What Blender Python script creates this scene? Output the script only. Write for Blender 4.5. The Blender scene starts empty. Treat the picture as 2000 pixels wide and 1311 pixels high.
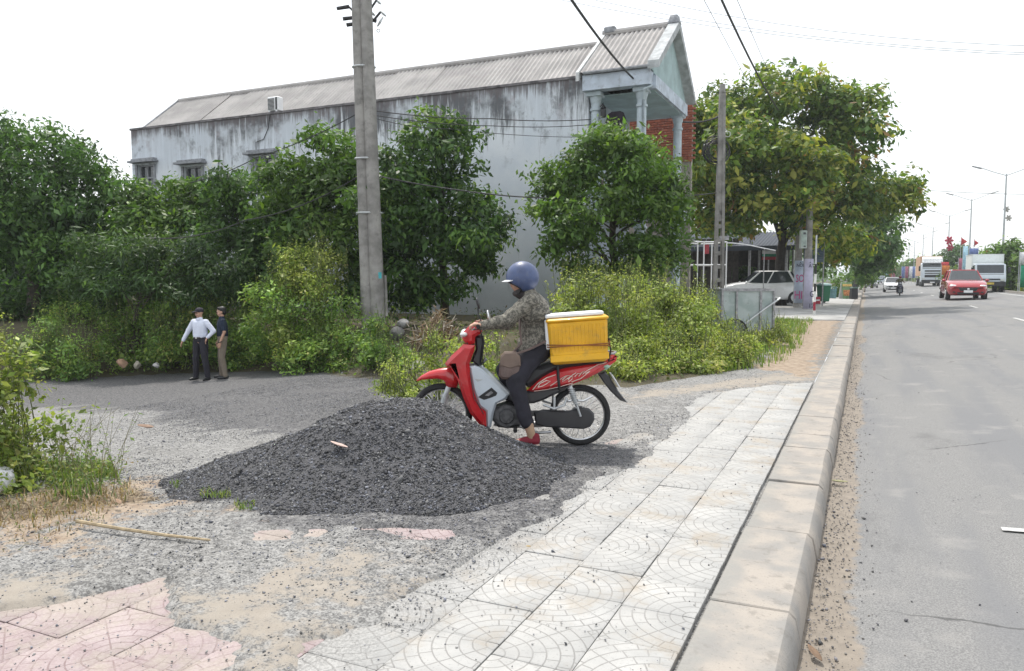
import bpy, bmesh, math, random
import numpy as np
from mathutils import Vector, Matrix
random.seed(7); rng = np.random.default_rng(7)
R_ = math.radians
SC = bpy.context.scene
COL = SC.collection

# ------------------------------------------------------------------ camera, sky, sun, exposure
YAW, PITCH, FPX = 24.93, 4.404, 1480.0
cam = bpy.data.cameras.new('camera'); cam.sensor_width = 36; cam.lens = 36*FPX/2000
cam.clip_start = 0.05; cam.clip_end = 4000
camo = bpy.data.objects.new('camera', cam); COL.objects.link(camo)
camo.location = (0, 0, 1.5); camo.rotation_euler = (R_(90-PITCH), 0, R_(YAW))
SC.camera = camo
SUN_EL, SUN_AZ = R_(64), math.atan2(-.58, .66)       # azimuth from +Y towards +X
world = bpy.data.worlds.new('World'); SC.world = world; world.use_nodes = True
wn = world.node_tree; wn.nodes.clear()
sky = wn.nodes.new('ShaderNodeTexSky'); sky.sky_type = 'NISHITA'; sky.sun_disc = False
sky.sun_elevation = SUN_EL; sky.sun_rotation = SUN_AZ % (2*math.pi)
sky.air_density = 1.0; sky.dust_density = 4.0; sky.ozone_density = 1.0
wmix = wn.nodes.new('ShaderNodeMixRGB'); wmix.inputs[0].default_value = .72
wmix.inputs[2].default_value = (9.6, 9.9, 10.1, 1)     # thin bright overcast over the whole dome
bgn = wn.nodes.new('ShaderNodeBackground'); bgn.inputs[1].default_value = .115
wo = wn.nodes.new('ShaderNodeOutputWorld')
wn.links.new(sky.outputs[0], wmix.inputs[1]); wn.links.new(wmix.outputs[0], bgn.inputs[0]); wn.links.new(bgn.outputs[0], wo.inputs[0])
sl = bpy.data.lights.new('sun', 'SUN'); sl.energy = 2.7; sl.angle = R_(1.5); sl.color = (1, .955, .88)
so = bpy.data.objects.new('sun', sl); COL.objects.link(so)
sd = Vector((math.sin(SUN_AZ)*math.cos(SUN_EL), math.cos(SUN_AZ)*math.cos(SUN_EL), math.sin(SUN_EL)))
so.rotation_euler = sd.to_track_quat('Z', 'Y').to_euler(); so.location = sd*50
SC.view_settings.view_transform = 'Standard'; SC.view_settings.look = 'None'
SC.view_settings.exposure = 0.5; SC.view_settings.gamma = 1; SC.view_settings.use_curve_mapping = False

# ------------------------------------------------------------------ placing helpers (sight lines with real distances)
_y, _p = R_(YAW), R_(PITCH)
FW = np.array([-math.sin(_y)*math.cos(_p), math.cos(_y)*math.cos(_p), -math.sin(_p)])
RT = np.array([math.cos(_y), math.sin(_y), 0.]); UP = np.cross(RT, FW); CP = np.array([0, 0, 1.5])
def ray(x, y): return FW+(x-1000)/FPX*RT+(655.5-y)/FPX*UP
def onz(x, y, z=0.): d = ray(x, y); return CP+d*(z-1.5)/d[2]
def onY(x, y, Y): d = ray(x, y); return CP+d*Y/d[1]
def onX(x, y, X): d = ray(x, y); return CP+d*X/d[0]
def atD(x, y, D): return CP+ray(x, y)*D

# ------------------------------------------------------------------ object helpers
def link(name, me, mats=(), parent=None):
    o = bpy.data.objects.new(name, me); COL.objects.link(o)
    for m in (mats if isinstance(mats, (list, tuple)) else [mats]): me.materials.append(m)
    if parent is not None: o.parent = parent
    return o
def tag(o, label=None, cat=None, group=None, kind=None):
    if label: o['label'] = label
    if cat: o['category'] = cat
    if group: o['group'] = group
    if kind: o['kind'] = kind
    return o
def thing(name, label, cat, loc=(0, 0, 0), rz=0., group=None, scale=1.):
    o = bpy.data.objects.new(name, None); COL.objects.link(o); o.empty_display_size = .2
    o.location = loc; o.rotation_euler = (0, 0, rz); o.scale = (scale,)*3
    return tag(o, label, cat, group)
def children(o): return [c for c in bpy.data.objects if c.parent == o]
def copy_tree(o, parent=None):
    c = o.copy(); COL.objects.link(c)
    if parent is not None: c.parent = parent
    for ch in children(o): copy_tree(ch, c)
    return c

class MB:
    def __init__(s): s.v = []; s.f = []; s.m = []; s.cur = 0
    def add(s, vs, fs):
        b = len(s.v); s.v += [tuple(map(float, p)) for p in vs]
        for q in fs: s.f.append([b+i for i in q]); s.m.append(s.cur)
        return s
    def box(s, c, d, rz=0., rx=0., ry=0., taper=1., bevel=0.):
        hx, hy, hz = d[0]/2, d[1]/2, d[2]/2
        M = Matrix.Rotation(rz, 3, 'Z') @ Matrix.Rotation(ry, 3, 'Y') @ Matrix.Rotation(rx, 3, 'X')
        if bevel <= 0:
            vs = [(x*hx*(taper if z > 0 else 1), y*hy*(taper if z > 0 else 1), z*hz) for z in (-1, 1) for x, y in ((-1, -1), (1, -1), (1, 1), (-1, 1))]
            fs = [(3, 2, 1, 0), (4, 5, 6, 7), (0, 1, 5, 4), (1, 2, 6, 5), (2, 3, 7, 6), (3, 0, 4, 7)]
        else:
            b = min(bevel, hx*.9, hy*.9, hz*.9); vs = []
            def ring(ix, iy, z):
                return [(-ix+b, -iy, z), (ix-b, -iy, z), (ix, -iy+b, z), (ix, iy-b, z), (ix-b, iy, z), (-ix+b, iy, z), (-ix, iy-b, z), (-ix, -iy+b, z)]
            def ring2(ix, iy, z): return [(-ix, -iy, z), (ix, -iy, z), (ix, -iy, z), (ix, iy, z), (ix, iy, z), (-ix, iy, z), (-ix, iy, z), (-ix, -iy, z)]
            t = taper
            vs = ring(hx-b, hy-b, -hz)+ring(hx, hy, -hz+b)+ring(hx*t, hy*t, hz-b)+ring((hx-b)*t, (hy-b)*t, hz)
            fs = [tuple(range(7, -1, -1)), tuple(range(24, 32))]
            for k in range(3):
                for i in range(8): j = (i+1) % 8; fs.append((k*8+i, k*8+j, k*8+8+j, k*8+8+i))
        C = Vector(c)
        return s.add([C+M @ Vector(p) for p in vs], fs)
    def cyl(s, p0, p1, r0, r1=None, n=10, cap=True):
        r1 = r0 if r1 is None else r1
        p0, p1 = Vector(p0), Vector(p1); a = (p1-p0)
        if a.length < 1e-7: return s
        q = a.to_track_quat('Z', 'Y'); vs = []
        for p, r in ((p0, r0), (p1, r1)):
            for i in range(n):
                t = 2*math.pi*i/n; vs.append(p+q @ Vector((r*math.cos(t), r*math.sin(t), 0)))
        fs = [(i, (i+1) % n, n+(i+1) % n, n+i) for i in range(n)]
        if cap: fs += [tuple(range(n-1, -1, -1)), tuple(range(n, 2*n))]
        return s.add(vs, fs)
    def tube(s, pts, r, n=6, cap=True):
        pts = [Vector(p) for p in pts]; rs = r if isinstance(r, (list, tuple)) else [r]*len(pts)
        vs = []; up = None
        for i, p in enumerate(pts):
            t = (pts[min(i+1, len(pts)-1)]-pts[max(i-1, 0)]).normalized()
            if up is None: up = Vector((0, 0, 1)) if abs(t.z) < .9 else Vector((1, 0, 0))
            a = t.cross(up)
            if a.length < 1e-5: a = t.orthogonal()
            a.normalize(); b = t.cross(a).normalized(); up = -b if False else up
            for k in range(n):
                w = 2*math.pi*k/n; vs.append(p+(a*math.cos(w)+b*math.sin(w))*rs[i])
        fs = []
        for i in range(len(pts)-1):
            for k in range(n): fs.append((i*n+k, i*n+(k+1) % n, (i+1)*n+(k+1) % n, (i+1)*n+k))
        if cap: fs += [tuple(range(n-1, -1, -1)), tuple(range((len(pts)-1)*n, len(pts)*n))]
        return s.add(vs, fs)
    def ell(s, c, r, nu=12, nv=8, rot=None):
        c = Vector(c); M = rot or Matrix.Identity(3); vs = [c+M @ Vector((0, 0, -r[2]))]
        for j in range(1, nv):
            t = -math.pi/2+math.pi*j/nv
            for i in range(nu):
                w = 2*math.pi*i/nu; vs.append(c+M @ Vector((r[0]*math.cos(t)*math.cos(w), r[1]*math.cos(t)*math.sin(w), r[2]*math.sin(t))))
        vs.append(c+M @ Vector((0, 0, r[2]))); fs = []
        for i in range(nu): fs.append((0, 1+(i+1) % nu, 1+i))
        for j in range(nv-2):
            for i in range(nu): a = 1+j*nu; fs.append((a+i, a+(i+1) % nu, a+nu+(i+1) % nu, a+nu+i))
        L = len(vs)-1; a = 1+(nv-2)*nu
        for i in range(nu): fs.append((a+i, a+(i+1) % nu, L))
        return s.add(vs, fs)
    def torus(s, c, ax, R, r, n=32, m=8, sq=1.):
        q = Vector(ax).normalized().to_track_quat('Z', 'Y'); c = Vector(c); vs = []
        for i in range(n):
            t = 2*math.pi*i/n
            for k in range(m):
                w = 2*math.pi*k/m; rr = R+r*math.cos(w)
                vs.append(c+q @ Vector((rr*math.cos(t), rr*math.sin(t), r*sq*math.sin(w))))
        fs = [(i*m+k, ((i+1) % n)*m+k, ((i+1) % n)*m+(k+1) % m, i*m+(k+1) % m) for i in range(n) for k in range(m)]
        return s.add(vs, fs)
    def prism(s, out, h0, h1, bev=0., axis='y', taper=None):
        """outline in (x,z), extruded along y (axis='y'); other axes permute"""
        n = len(out)
        ar = sum(out[i][0]*out[(i+1) % n][1]-out[(i+1) % n][0]*out[i][1] for i in range(n))
        if ar < 0: out = out[::-1]
        def inset(d):
            res = []
            for i in range(n):
                p0, p, p1 = Vector(out[i-1]), Vector(out[i]), Vector(out[(i+1) % n])
                a, b = (p-p0), (p1-p)
                na, nb = Vector((-a.y, a.x)).normalized(), Vector((-b.y, b.x)).normalized()
                m = (na+nb); m = m.normalized() if m.length > 1e-4 else na
                res.append(p+m*d/max(.5, m.dot(na)))
            return res
        secs = [(h0, inset(bev)), (h0+bev, inset(0)), (h1-bev, inset(0)), (h1, inset(bev))] if bev > 0 else [(h0, inset(0)), (h1, inset(0))]
        vs = []
        for h, o in secs:
            for p in o:
                x, z = p[0], p[1]; y = h
                if taper: y = h*taper(x, z)
                vs.append((x, y, z) if axis == 'y' else ((y, x, z) if axis == 'x' else (x, z, y)))
        fs = [tuple(range(n)), tuple(range(len(vs)-1, len(vs)-n-1, -1))]
        for k in range(len(secs)-1):
            for i in range(n): j = (i+1) % n; fs.append((k*n+j, k*n+i, (k+1)*n+i, (k+1)*n+j))
        if axis == 'x': fs = [q[::-1] for q in fs]
        return s.add(vs, fs)
    def mesh(s, name, smooth=True, angle=38):
        me = bpy.data.meshes.new(name); me.from_pydata(s.v, [], s.f)
        bm = bmesh.new(); bm.from_mesh(me); bmesh.ops.recalc_face_normals(bm, faces=bm.faces); bm.to_mesh(me); bm.free()
        if any(s.m): me.polygons.foreach_set('material_index', s.m)
        if smooth:
            me.shade_smooth()
            try: me.set_sharp_from_angle(angle=R_(angle))
            except Exception: pass
        return me
    def build(s, name, mats, parent=None, smooth=True, angle=38):
        return link(name, s.mesh(name, smooth, angle), mats, parent)

def np_mesh(name, V, F, attrs=None, smooth=False):
    """V (n,3), F (m,k) constant k"""
    me = bpy.data.meshes.new(name); n, (m, k) = len(V), F.shape
    me.vertices.add(n); me.vertices.foreach_set('co', V.astype(np.float32).ravel())
    me.loops.add(m*k); me.loops.foreach_set('vertex_index', F.astype(np.int32).ravel())
    me.polygons.add(m); me.polygons.foreach_set('loop_start', np.arange(0, m*k, k, dtype=np.int32))
    if smooth: me.polygons.foreach_set('use_smooth', np.ones(m, dtype=bool))
    me.update(calc_edges=True)
    for nm, (dom, arr) in (attrs or {}).items():
        a = me.attributes.new(nm, 'FLOAT_COLOR', dom)
        c = np.ones((len(arr), 4), np.float32); c[:, :arr.shape[1]] = arr
        a.data.foreach_set('color', c.ravel())
    return me

# value noise for heights and masks
_perm = rng.random((256, 256))
def vnoise(x, y, s=1.):
    x = np.asarray(x)*s+1000.; y = np.asarray(y)*s+1000.
    xi, yi = np.floor(x).astype(int), np.floor(y).astype(int); fx, fy = x-xi, y-yi
    fx = fx*fx*(3-2*fx); fy = fy*fy*(3-2*fy)
    g = lambda i, j: _perm[i & 255, j & 255]
    return (g(xi, yi)*(1-fx)+g(xi+1, yi)*fx)*(1-fy)+(g(xi, yi+1)*(1-fx)+g(xi+1, yi+1)*fx)*fy
def fbm(x, y, s=1., o=4):
    t = 0; a = .5
    for _ in range(o): t = t+a*vnoise(x, y, s); a *= .5; s *= 2.1
    return t/.94

# ------------------------------------------------------------------ materials
class NT:
    def __init__(s, name):
        s.m = bpy.data.materials.new(name); s.m.use_nodes = True; s.t = s.m.node_tree; s.b = s.t.nodes['Principled BSDF']
    def n(s, ty, **kw):
        nd = s.t.nodes.new(ty)
        for k, v in kw.items(): setattr(nd, k, v)
        return nd
    def l(s, a, b): s.t.links.new(a, b); return b
    def set(s, nd, i, v):
        if hasattr(v, 'is_output'): s.l(v, nd.inputs[i])
        else:
            if isinstance(v, (tuple, list)) and len(v) == 3 and nd.inputs[i].type == 'RGBA': v = (*v, 1)
            nd.inputs[i].default_value = v
    def math(s, op, a, b=None, c=None, clamp=False):
        nd = s.n('ShaderNodeMath', operation=op, use_clamp=clamp)
        for i, v in enumerate((a, b, c)):
            if v is not None: s.set(nd, i, v)
        return nd.outputs[0]
    def mix(s, f, a, b, mode='MIX'):
        nd = s.n('ShaderNodeMixRGB', blend_type=mode); s.set(nd, 0, f); s.set(nd, 1, a); s.set(nd, 2, b); return nd.outputs[0]
    def coord(s, kind='Object', scale=None):
        o = s.n('ShaderNodeNewGeometry').outputs['Position'] if kind == 'World' else s.n('ShaderNodeTexCoord').outputs[kind]
        if scale:
            mp = s.n('ShaderNodeMapping'); s.l(o, mp.inputs[0]); mp.inputs['Scale'].default_value = scale; o = mp.outputs[0]
        return o
    def noise(s, vec, scale=5., detail=5., rough=.55, col=False):
        nd = s.n('ShaderNodeTexNoise'); s.l(vec, nd.inputs['Vector']); nd.inputs['Scale'].default_value = scale
        nd.inputs['Detail'].default_value = detail; nd.inputs['Roughness'].default_value = rough
        return nd.outputs['Color' if col else 'Fac']
    def ramp(s, f, a, b): 
        nd = s.n('ShaderNodeMapRange'); s.set(nd, 0, f); nd.inputs[1].default_value = a; nd.inputs[2].default_value = b
        nd.interpolation_type = 'SMOOTHSTEP'; return nd.outputs[0]
    def bump(s, h, strength=.3, dist=.02):
        nd = s.n('ShaderNodeBump'); s.l(h, nd.inputs['Height']); nd.inputs['Strength'].default_value = strength; nd.inputs['Distance'].default_value = dist
        s.l(nd.outputs[0], s.b.inputs['Normal'])
    def attr(s, name): return s.n('ShaderNodeAttribute', attribute_name=name).outputs['Color']
    def out(s, **kw):
        for k, v in kw.items(): s.set(s.b, k.replace('_', ' '), v)
        return s.m

def mat(name, c, rough=.6, metal=0., var=.25, scale=6., bump=0., bscale=40., coat=0., dirt=None, kind='Object', spec=.5):
    t = NT(name); co = t.coord(kind)
    nz = t.noise(co, scale, 5)
    lo = tuple(x*(1-var) for x in c); hi = tuple(min(1, x*(1+var*.7)) for x in c)
    colr = t.mix(t.ramp(nz, .3, .7), lo, hi)
    if dirt:
        dn = t.ramp(t.noise(co, scale*2.3, 6, .65), .52, .72); colr = t.mix(t.math('MULTIPLY', dn, dirt[1]), colr, dirt[0])
    if bump > 0: t.bump(t.noise(co, bscale, 4, .6), bump, .01)
    return t.out(Base_Color=colr, Roughness=rough, Metallic=metal, Coat_Weight=coat, Specular_IOR_Level=spec)

def leaf_mat(name, trans=.42, rough=.5):
    t = NT(name); a = t.attr('tint')
    t.set(t.b, 'Base Color', a); t.set(t.b, 'Roughness', rough); t.set(t.b, 'Specular IOR Level', .35)
    tr = t.n('ShaderNodeBsdfTranslucent')
    t.l(t.mix(1., a, (1.25, 1.35, .55), 'MULTIPLY'), tr.inputs[0])
    mx = t.n('ShaderNodeMixShader'); mx.inputs[0].default_value = trans
    t.l(t.b.outputs[0], mx.inputs[1]); t.l(tr.outputs[0], mx.inputs[2])
    t.l(mx.outputs[0], t.t.nodes['Material Output'].inputs[0]); return t.m
M_LEAF = leaf_mat('leaf'); M_GRASS = leaf_mat('grass_blade', .3, .6)
M_BARK = mat('bark', (.07, .058, .045), .9, var=.4, scale=9, bump=.6, bscale=30)
M_CONC = mat('weathered_concrete', (.27, .26, .245), .85, var=.3, scale=3, bump=.3, bscale=25, dirt=((.10, .095, .09), .5))
M_BLACK = mat('black_plastic', (.018, .018, .02), .45, var=.2)
M_RUBBER = mat('tyre_rubber', (.022, .022, .023), .85, var=.3, scale=20)
M_CHROME = mat('bright_metal', (.72, .72, .73), .28, 1., var=.1)
M_STEEL = mat('dull_steel', (.33, .33, .34), .45, .9, var=.3, scale=12)
M_GLASS = mat('dark_glass', (.03, .038, .045), .06, var=.15, coat=.5)
M_WHITE = mat('white_paint', (.78, .79, .8), .4, var=.06, coat=.2)
M_WIRE = mat('cable_sheath', (.03, .03, .032), .6)
M_GALV = mat('galvanised_steel', (.5, .52, .53), .45, .5, var=.15)
M_SKIN = mat('skin', (.46, .27, .19), .55, var=.12, scale=14)
M_HAIR = mat('black_hair', (.012, .011, .011), .55, var=.3, scale=40)
print('helpers ok')

# ------------------------------------------------------------------ terrain
def seg_dist(x, y, a, b):
    ax, ay, bx, by = a[0], a[1], b[0], b[1]; dx, dy = bx-ax, by-ay
    t = np.clip(((x-ax)*dx+(y-ay)*dy)/(dx*dx+dy*dy), 0, 1)
    return np.hypot(x-ax-t*dx, y-ay-t*dy)
def inside(x, y, poly):
    c = np.zeros(np.shape(x), bool); n = len(poly)
    for i in range(n):
        (x0, y0), (x1, y1) = poly[i][:2], poly[(i+1) % n][:2]
        if y0 == y1: continue
        k = ((y0 > y) != (y1 > y)) & (x < (x1-x0)*(y-y0)/(y1-y0)+x0); c ^= k
    return c
def poly_mask(x, y, poly, soft):
    """1 inside, fading to 0 over `soft` metres outside"""
    d = np.full(np.shape(x), 1e9)
    for i in range(len(poly)): d = np.minimum(d, seg_dist(x, y, poly[i], poly[(i+1) % len(poly)]))
    d = np.where(inside(x, y, poly), -d, d)
    return np.clip(.5-d/soft, 0, 1)
# edge of the gravel yard, beyond it the overgrown bank rises
EDGE = [(-60, -2), (-30, 2.5), (-21.5, 7.2), (-17.5, 11.0), (-14.8, 14.0), (-11.4, 13.6), (-9.2, 12.0), (-7.0, 11.0), (-4.6, 10.2), (-2.9, 9.9), (-1.5, 13.4), (-1.45, 28)]
BANK = EDGE+[(-1.45, 300), (-900, 300), (-900, -2)]
def base_z(x, y):
    z = -.078*np.maximum(0, -3.3-x); z = np.maximum(z, -.88)
    return z
def ground_z(x, y):
    x = np.asarray(x, float); y = np.asarray(y, float)
    z = base_z(x, y)
    d = np.full(x.shape, 1e9)
    for i in range(len(EDGE)-1): d = np.minimum(d, seg_dist(x, y, EDGE[i], EDGE[i+1]))
    ins = inside(x, y, BANK); rise = np.clip(d/2.2, 0, 1); rise = rise*rise*(3-2*rise)
    top = np.where(x < -6, .25+.02*d, .1); top = np.where((y > 27) & (x > -9), -.08, top)
    z = np.where(ins, z+(np.minimum(top, .5)-z)*rise, z)
    m = np.exp(-(((x+5.6)/1.3)**2+((y-3.3)/1.0)**2)); z = z+.16*m*(x < -4)      # weedy mound at the left edge
    far = np.clip((np.hypot(x, y)-60)/60, 0, 1); z = z*(1-far)+(-.05)*far
    near = np.clip(1-np.hypot(x, y)/30, 0, 1)
    z = z+(fbm(x, y, 1.1)-.5)*.05*near*np.clip((-2.2-x)/2, 0, 1)+(fbm(x, y, 6.)-.5)*.018*near
    return z
# where the paving still shows (ground sheet sinks below the tiles there)
P2 = lambda px, py: tuple(onz(px, py, 0)[:2])
PINKS = [[P2(-150, 1500), P2(-150, 1225), P2(120, 1180), P2(250, 1150), P2(340, 1120), P2(365, 1165), P2(360, 1210), P2(425, 1270), P2(400, 1500)],
         [P2(470, 1040), P2(560, 1035), P2(560, 1055), P2(480, 1056)], [P2(590, 1036), P2(625, 1036), P2(625, 1050), P2(590, 1050)],
         [P2(725, 1030), P2(850, 1038), P2(845, 1056), P2(770, 1055)], [P2(1000, 955), P2(1075, 957), P2(1065, 978), P2(1005, 975)],
         [P2(1180, 862), P2(1250, 845), P2(1270, 860), P2(1190, 872)]]
PAVED = [(-.6, -5), (-6.5, -5), (-5.2, 2.0), (-4.2, 3.6), (-3.45, 4.6), (-3.45, 9), (-2.2, 10.4), (-.6, 11.9)]
TILE = .34; TX0 = -.63
WHITE_POLY = [(-.40, .5), (-1.97, .5), (-1.94, 2.2), (-1.98, 2.7), (-1.86, 3.2), (-1.96, 3.6), (-1.66, 4.4), (-1.8, 5.2), (-1.6, 6.2), (-1.75, 7.2), (-1.7, 8.2), (-1.85, 9.8), (-1.2, 11.0), (-.40, 11.75)]
def tile_mask(x, y):
    w = (fbm(x, y, 3.)-.5)*.42+(fbm(x, y, 14.)-.5)*.07
    m = poly_mask(x+w, y+w, WHITE_POLY, .06)
    for p in PINKS: m = np.maximum(m, poly_mask(x+w*.7, y+w*.5, p, .06))
    return m
SAND = [P2(300, 1311), P2(380, 1180), P2(520, 1110), P2(560, 1075), P2(800, 1075), P2(830, 1140), P2(700, 1215), P2(590, 1311)]
SAND2 = [P2(-200, 1260), P2(-200, 1130), P2(60, 1120), P2(330, 1150), P2(380, 1180), P2(330, 1240)]
SOIL = [P2(-100, 1110), P2(-50, 960), P2(200, 935), P2(350, 900), P2(420, 965), P2(430, 1010), P2(250, 1020), P2(120, 1090)]
PATH = [(-1.7, 13), (-.6, 11.6), (-.6, 28.4), (-2.2, 28.4), (-1.9, 20)]
PATHL = [P2(1180, 800), P2(1215, 765), P2(1330, 752), P2(1500, 728), P2(1620, 700), P2(1600, 745), P2(1390, 770)]
DARK = [P2(-150, 810), P2(-60, 745), P2(400, 725), P2(760, 722), P2(830, 770), P2(790, 820), P2(560, 800), P2(480, 835), P2(200, 815)]
def gmask(x, y):
    w = (fbm(x, y, 2.)-.5)*.8+(fbm(x+9, y, 8.)-.5)*.35
    S = np.maximum(poly_mask(x+w, y+w*.6, SAND, 1.5), poly_mask(x+w, y+w*.6, SAND2, 1.2))
    S = np.maximum(S, .9*poly_mask(x+w*.5, y+w, PATHL, 1.))
    B = np.maximum(poly_mask(x+w, y+w, SOIL, 1.2), poly_mask(x+w*.4, y+w, PATH, .9))
    yard = np.where((x < -3.5) & (y > 4.4), 1., 0.)
    wob = (fbm(x, y, .35)-.5)*4.0+(fbm(x, y, 2.2)-.5)*3.0
    D = np.where((x < -4.2), np.clip((y-5.4+.30*(x+6)+wob*.45)/1.6, 0, 1), 0)            # dark gravel lane further out
    D = np.maximum(D, np.exp(-(((x+2.2)/1.1)**2+((y-5.9)/.75)**2)*1.1))
    D = np.maximum(D, np.exp(-(((x+3.05)/2.25)**2+((y-4.65)/1.5)**2)**1.3)*1.0)
    V = np.where(inside(x, y, BANK), np.clip(1-poly_mask(x, y, PATH, .3), 0, 1), 0.)
    return np.stack([S, B, np.clip(D, 0, 1), V], -1)

def axis(segs):
    o = []
    for a, b, st in segs: o += list(np.arange(a, b, st))
    return o
xs = np.array(axis([(-900, -100, 80), (-100, -40, 6), (-40, -20, 1.2), (-20, -8, .3), (-8, -5, .1), (-5, -.6, .04)])+[-.61])
ys = np.array(axis([(-60, 0, 6), (0, 1.2, .2), (1.2, 9, .045), (9, 16, .12), (16, 30, .4), (30, 80, 3), (80, 300, 20), (300, 1600, 120)]))
X, Y = np.meshgrid(xs, ys); Z = ground_z(X, Y)
TM = tile_mask(X, Y)
cov = .012+.03*np.clip(fbm(X, Y, 3.)-.35, 0, 1)*1.5
pave = poly_mask(X, Y, PAVED, .5)      # the strip that has paving under the dirt
Z = np.where(pave > 0, Z*(1-pave)+cov*pave, Z)
Z = Z*(1-TM)+(-.03)*TM
gm = gmask(X, Y)
nx, ny = len(xs), len(ys)
idx = np.arange(nx*ny).reshape(ny, nx)
Fq = np.stack([idx[:-1, :-1], idx[:-1, 1:], idx[1:, 1:], idx[1:, :-1]], -1).reshape(-1, 4)
me = np_mesh('ground', np.stack([X, Y, Z], -1).reshape(-1, 3), Fq, {'zone': ('POINT', gm[..., :3].reshape(-1, 3)), 'green': ('POINT', np.repeat(gm[..., 3].reshape(-1, 1), 3, 1))}, True)
t = NT('dusty_ground'); wp = t.coord('World')
sep = t.n('ShaderNodeSeparateColor'); t.l(t.attr('zone'), sep.inputs[0])
n1 = t.math('ADD', t.math('MULTIPLY', t.noise(wp, 75, 4, .75), .6), t.math('MULTIPLY', t.noise(wp, 24, 4, .7), .4)); n2 = t.noise(wp, 9, 5, .6); n3 = t.noise(wp, 1.3, 6, .65)
def brk(v, k=2.6): return t.ramp(t.math('ADD', t.math('SUBTRACT', v, .14), t.math('MULTIPLY', t.math('SUBTRACT', t.math('ADD', t.math('MULTIPLY', t.noise(wp, 3.2, 9, .8), .75), t.math('MULTIPLY', n1, .25)), .5), k)), .36, .62)
c0 = t.mix(t.ramp(n1, .4, .6), (.12, .12, .12), (.36, .355, .345))
c0 = t.mix(t.ramp(n3, .35, .65), c0, t.mix(t.ramp(n1, .42, .6), (.115, .113, .11), (.32, .315, .305)))
sand = t.mix(n2, (.25, .222, .19), (.37, .335, .292)); sand = t.mix(t.ramp(n1, .58, .72), sand, (.19, .165, .145))
soil = t.mix(t.ramp(n2, .35, .65), (.24, .185, .14), (.36, .295, .23)); soil = t.mix(t.ramp(n1, .58, .7), soil, (.16, .12, .085))
dark = t.mix(t.ramp(n1, .42, .62), (.055, .055, .059), (.225, .222, .222))
c = t.mix(brk(sep.outputs[2]), c0, dark); c = t.mix(brk(sep.outputs[0]), c, sand); c = t.mix(brk(sep.outputs[1]), c, soil)
gs = t.n('ShaderNodeSeparateColor'); t.l(t.attr('green'), gs.inputs[0])
c = t.mix(brk(gs.outputs[0], .6), c, t.mix(n2, (.06, .055, .035), (.12, .105, .07)))
t.bump(t.math('ADD', n1, t.math('MULTIPLY', n2, .8)), .55, .012)
t.out(Base_Color=c, Roughness=.95, Specular_IOR_Level=.15)
ground = tag(link('ground', me, t.m), kind='structure')
def gz1(x, y):
    """height of the finished ground sheet"""
    z = float(ground_z(np.array([x]), np.array([y]))[0]); return z

# ------------------------------------------------------------------ road
def road_z(x): return -.15+.054*np.clip(np.asarray(x)+.24, 0, None)
rx = np.array(axis([(-.24, 1.2, .06), (1.2, 9.4, .6)])+[9.6]); ry = np.array(axis([(-40, 1, 4), (1, 10, .12), (10, 40, 1), (40, 200, 10), (200, 1600, 60)]))
Xr, Yr = np.meshgrid(rx, ry); nearr = np.clip(1-Yr/40, 0, 1)
Zr = road_z(Xr)+(fbm(Xr, Yr, 4.)-.5)*.012*nearr+np.where(Xr < .15, (fbm(Xr, Yr, 7.)-.45)*.03*nearr, 0)
ri = np.arange(len(rx)*len(ry)).reshape(len(ry), len(rx)); Fr = np.stack([ri[:-1, :-1], ri[:-1, 1:], ri[1:, 1:], ri[1:, :-1]], -1).reshape(-1, 4)
gut = np.clip(1-(Xr+.24-.21-(fbm(Xr, Yr, 1.5)-.5)*.3)/.12, 0, 1)
gut = gut*np.clip(.35+1.3*(fbm(Xr*3, Yr*.8, 1.2)), 0, 1)
me = np_mesh('road', np.stack([Xr, Yr, Zr], -1).reshape(-1, 3), Fr, {'dirt': ('POINT', np.repeat(gut.reshape(-1, 1), 3, 1))}, True)
t = NT('worn_asphalt'); wp = t.coord('World')
n1 = t.noise(wp, 120, 3, .7); n2 = t.noise(wp, 2.2, 5, .6); ns = t.noise(t.coord('World', (1.2, .12, 1)), 1.4, 4); n4 = t.noise(wp, 14, 4)
c = t.mix(t.ramp(n1, .35, .66), (.145, .145, .145), (.26, .257, .252)); c = t.mix(t.ramp(ns, .42, .64), c, t.mix(n1, (.125, .127, .133), (.22, .222, .227)))
c = t.mix(t.math('MULTIPLY', t.ramp(n2, .55, .75), .5), c, (.30, .29, .275))
c = t.mix(t.math('MULTIPLY', t.ramp(t.noise(t.coord('World', (.5, .3, 1)), 1.1, 7, .7), .55, .68), .45), c, (.095, .095, .097))
vc = t.n('ShaderNodeTexVoronoi', feature='DISTANCE_TO_EDGE'); t.l(t.mix(.25, wp, t.noise(wp, 1.5, 5, .6, True)), vc.inputs['Vector']); vc.inputs['Scale'].default_value = .55
c = t.mix(t.math('MULTIPLY', t.math('MULTIPLY', t.ramp(vc.outputs['Distance'], .006, .002), t.ramp(t.noise(wp, .35, 3), .5, .62)), .7), c, (.06, .06, .06))
d = t.n('ShaderNodeSeparateColor'); t.l(t.attr('dirt'), d.inputs[0])
dm = t.ramp(t.math('ADD', d.outputs[0], t.math('MULTIPLY', t.math('SUBTRACT', n4, .5), .9)), .35, .7)
c = t.mix(dm, c, t.mix(n4, (.155, .135, .115), (.31, .27, .225)))
t.bump(n1, .45, .006)
tag(link('road', me, t.out(Base_Color=c, Roughness=.85, Specular_IOR_Level=.25)), kind='structure')
M_PAINT = mat('road_paint', (.50, .50, .49), .7, var=.25, scale=30, dirt=((.3, .3, .29), .7))
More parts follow.
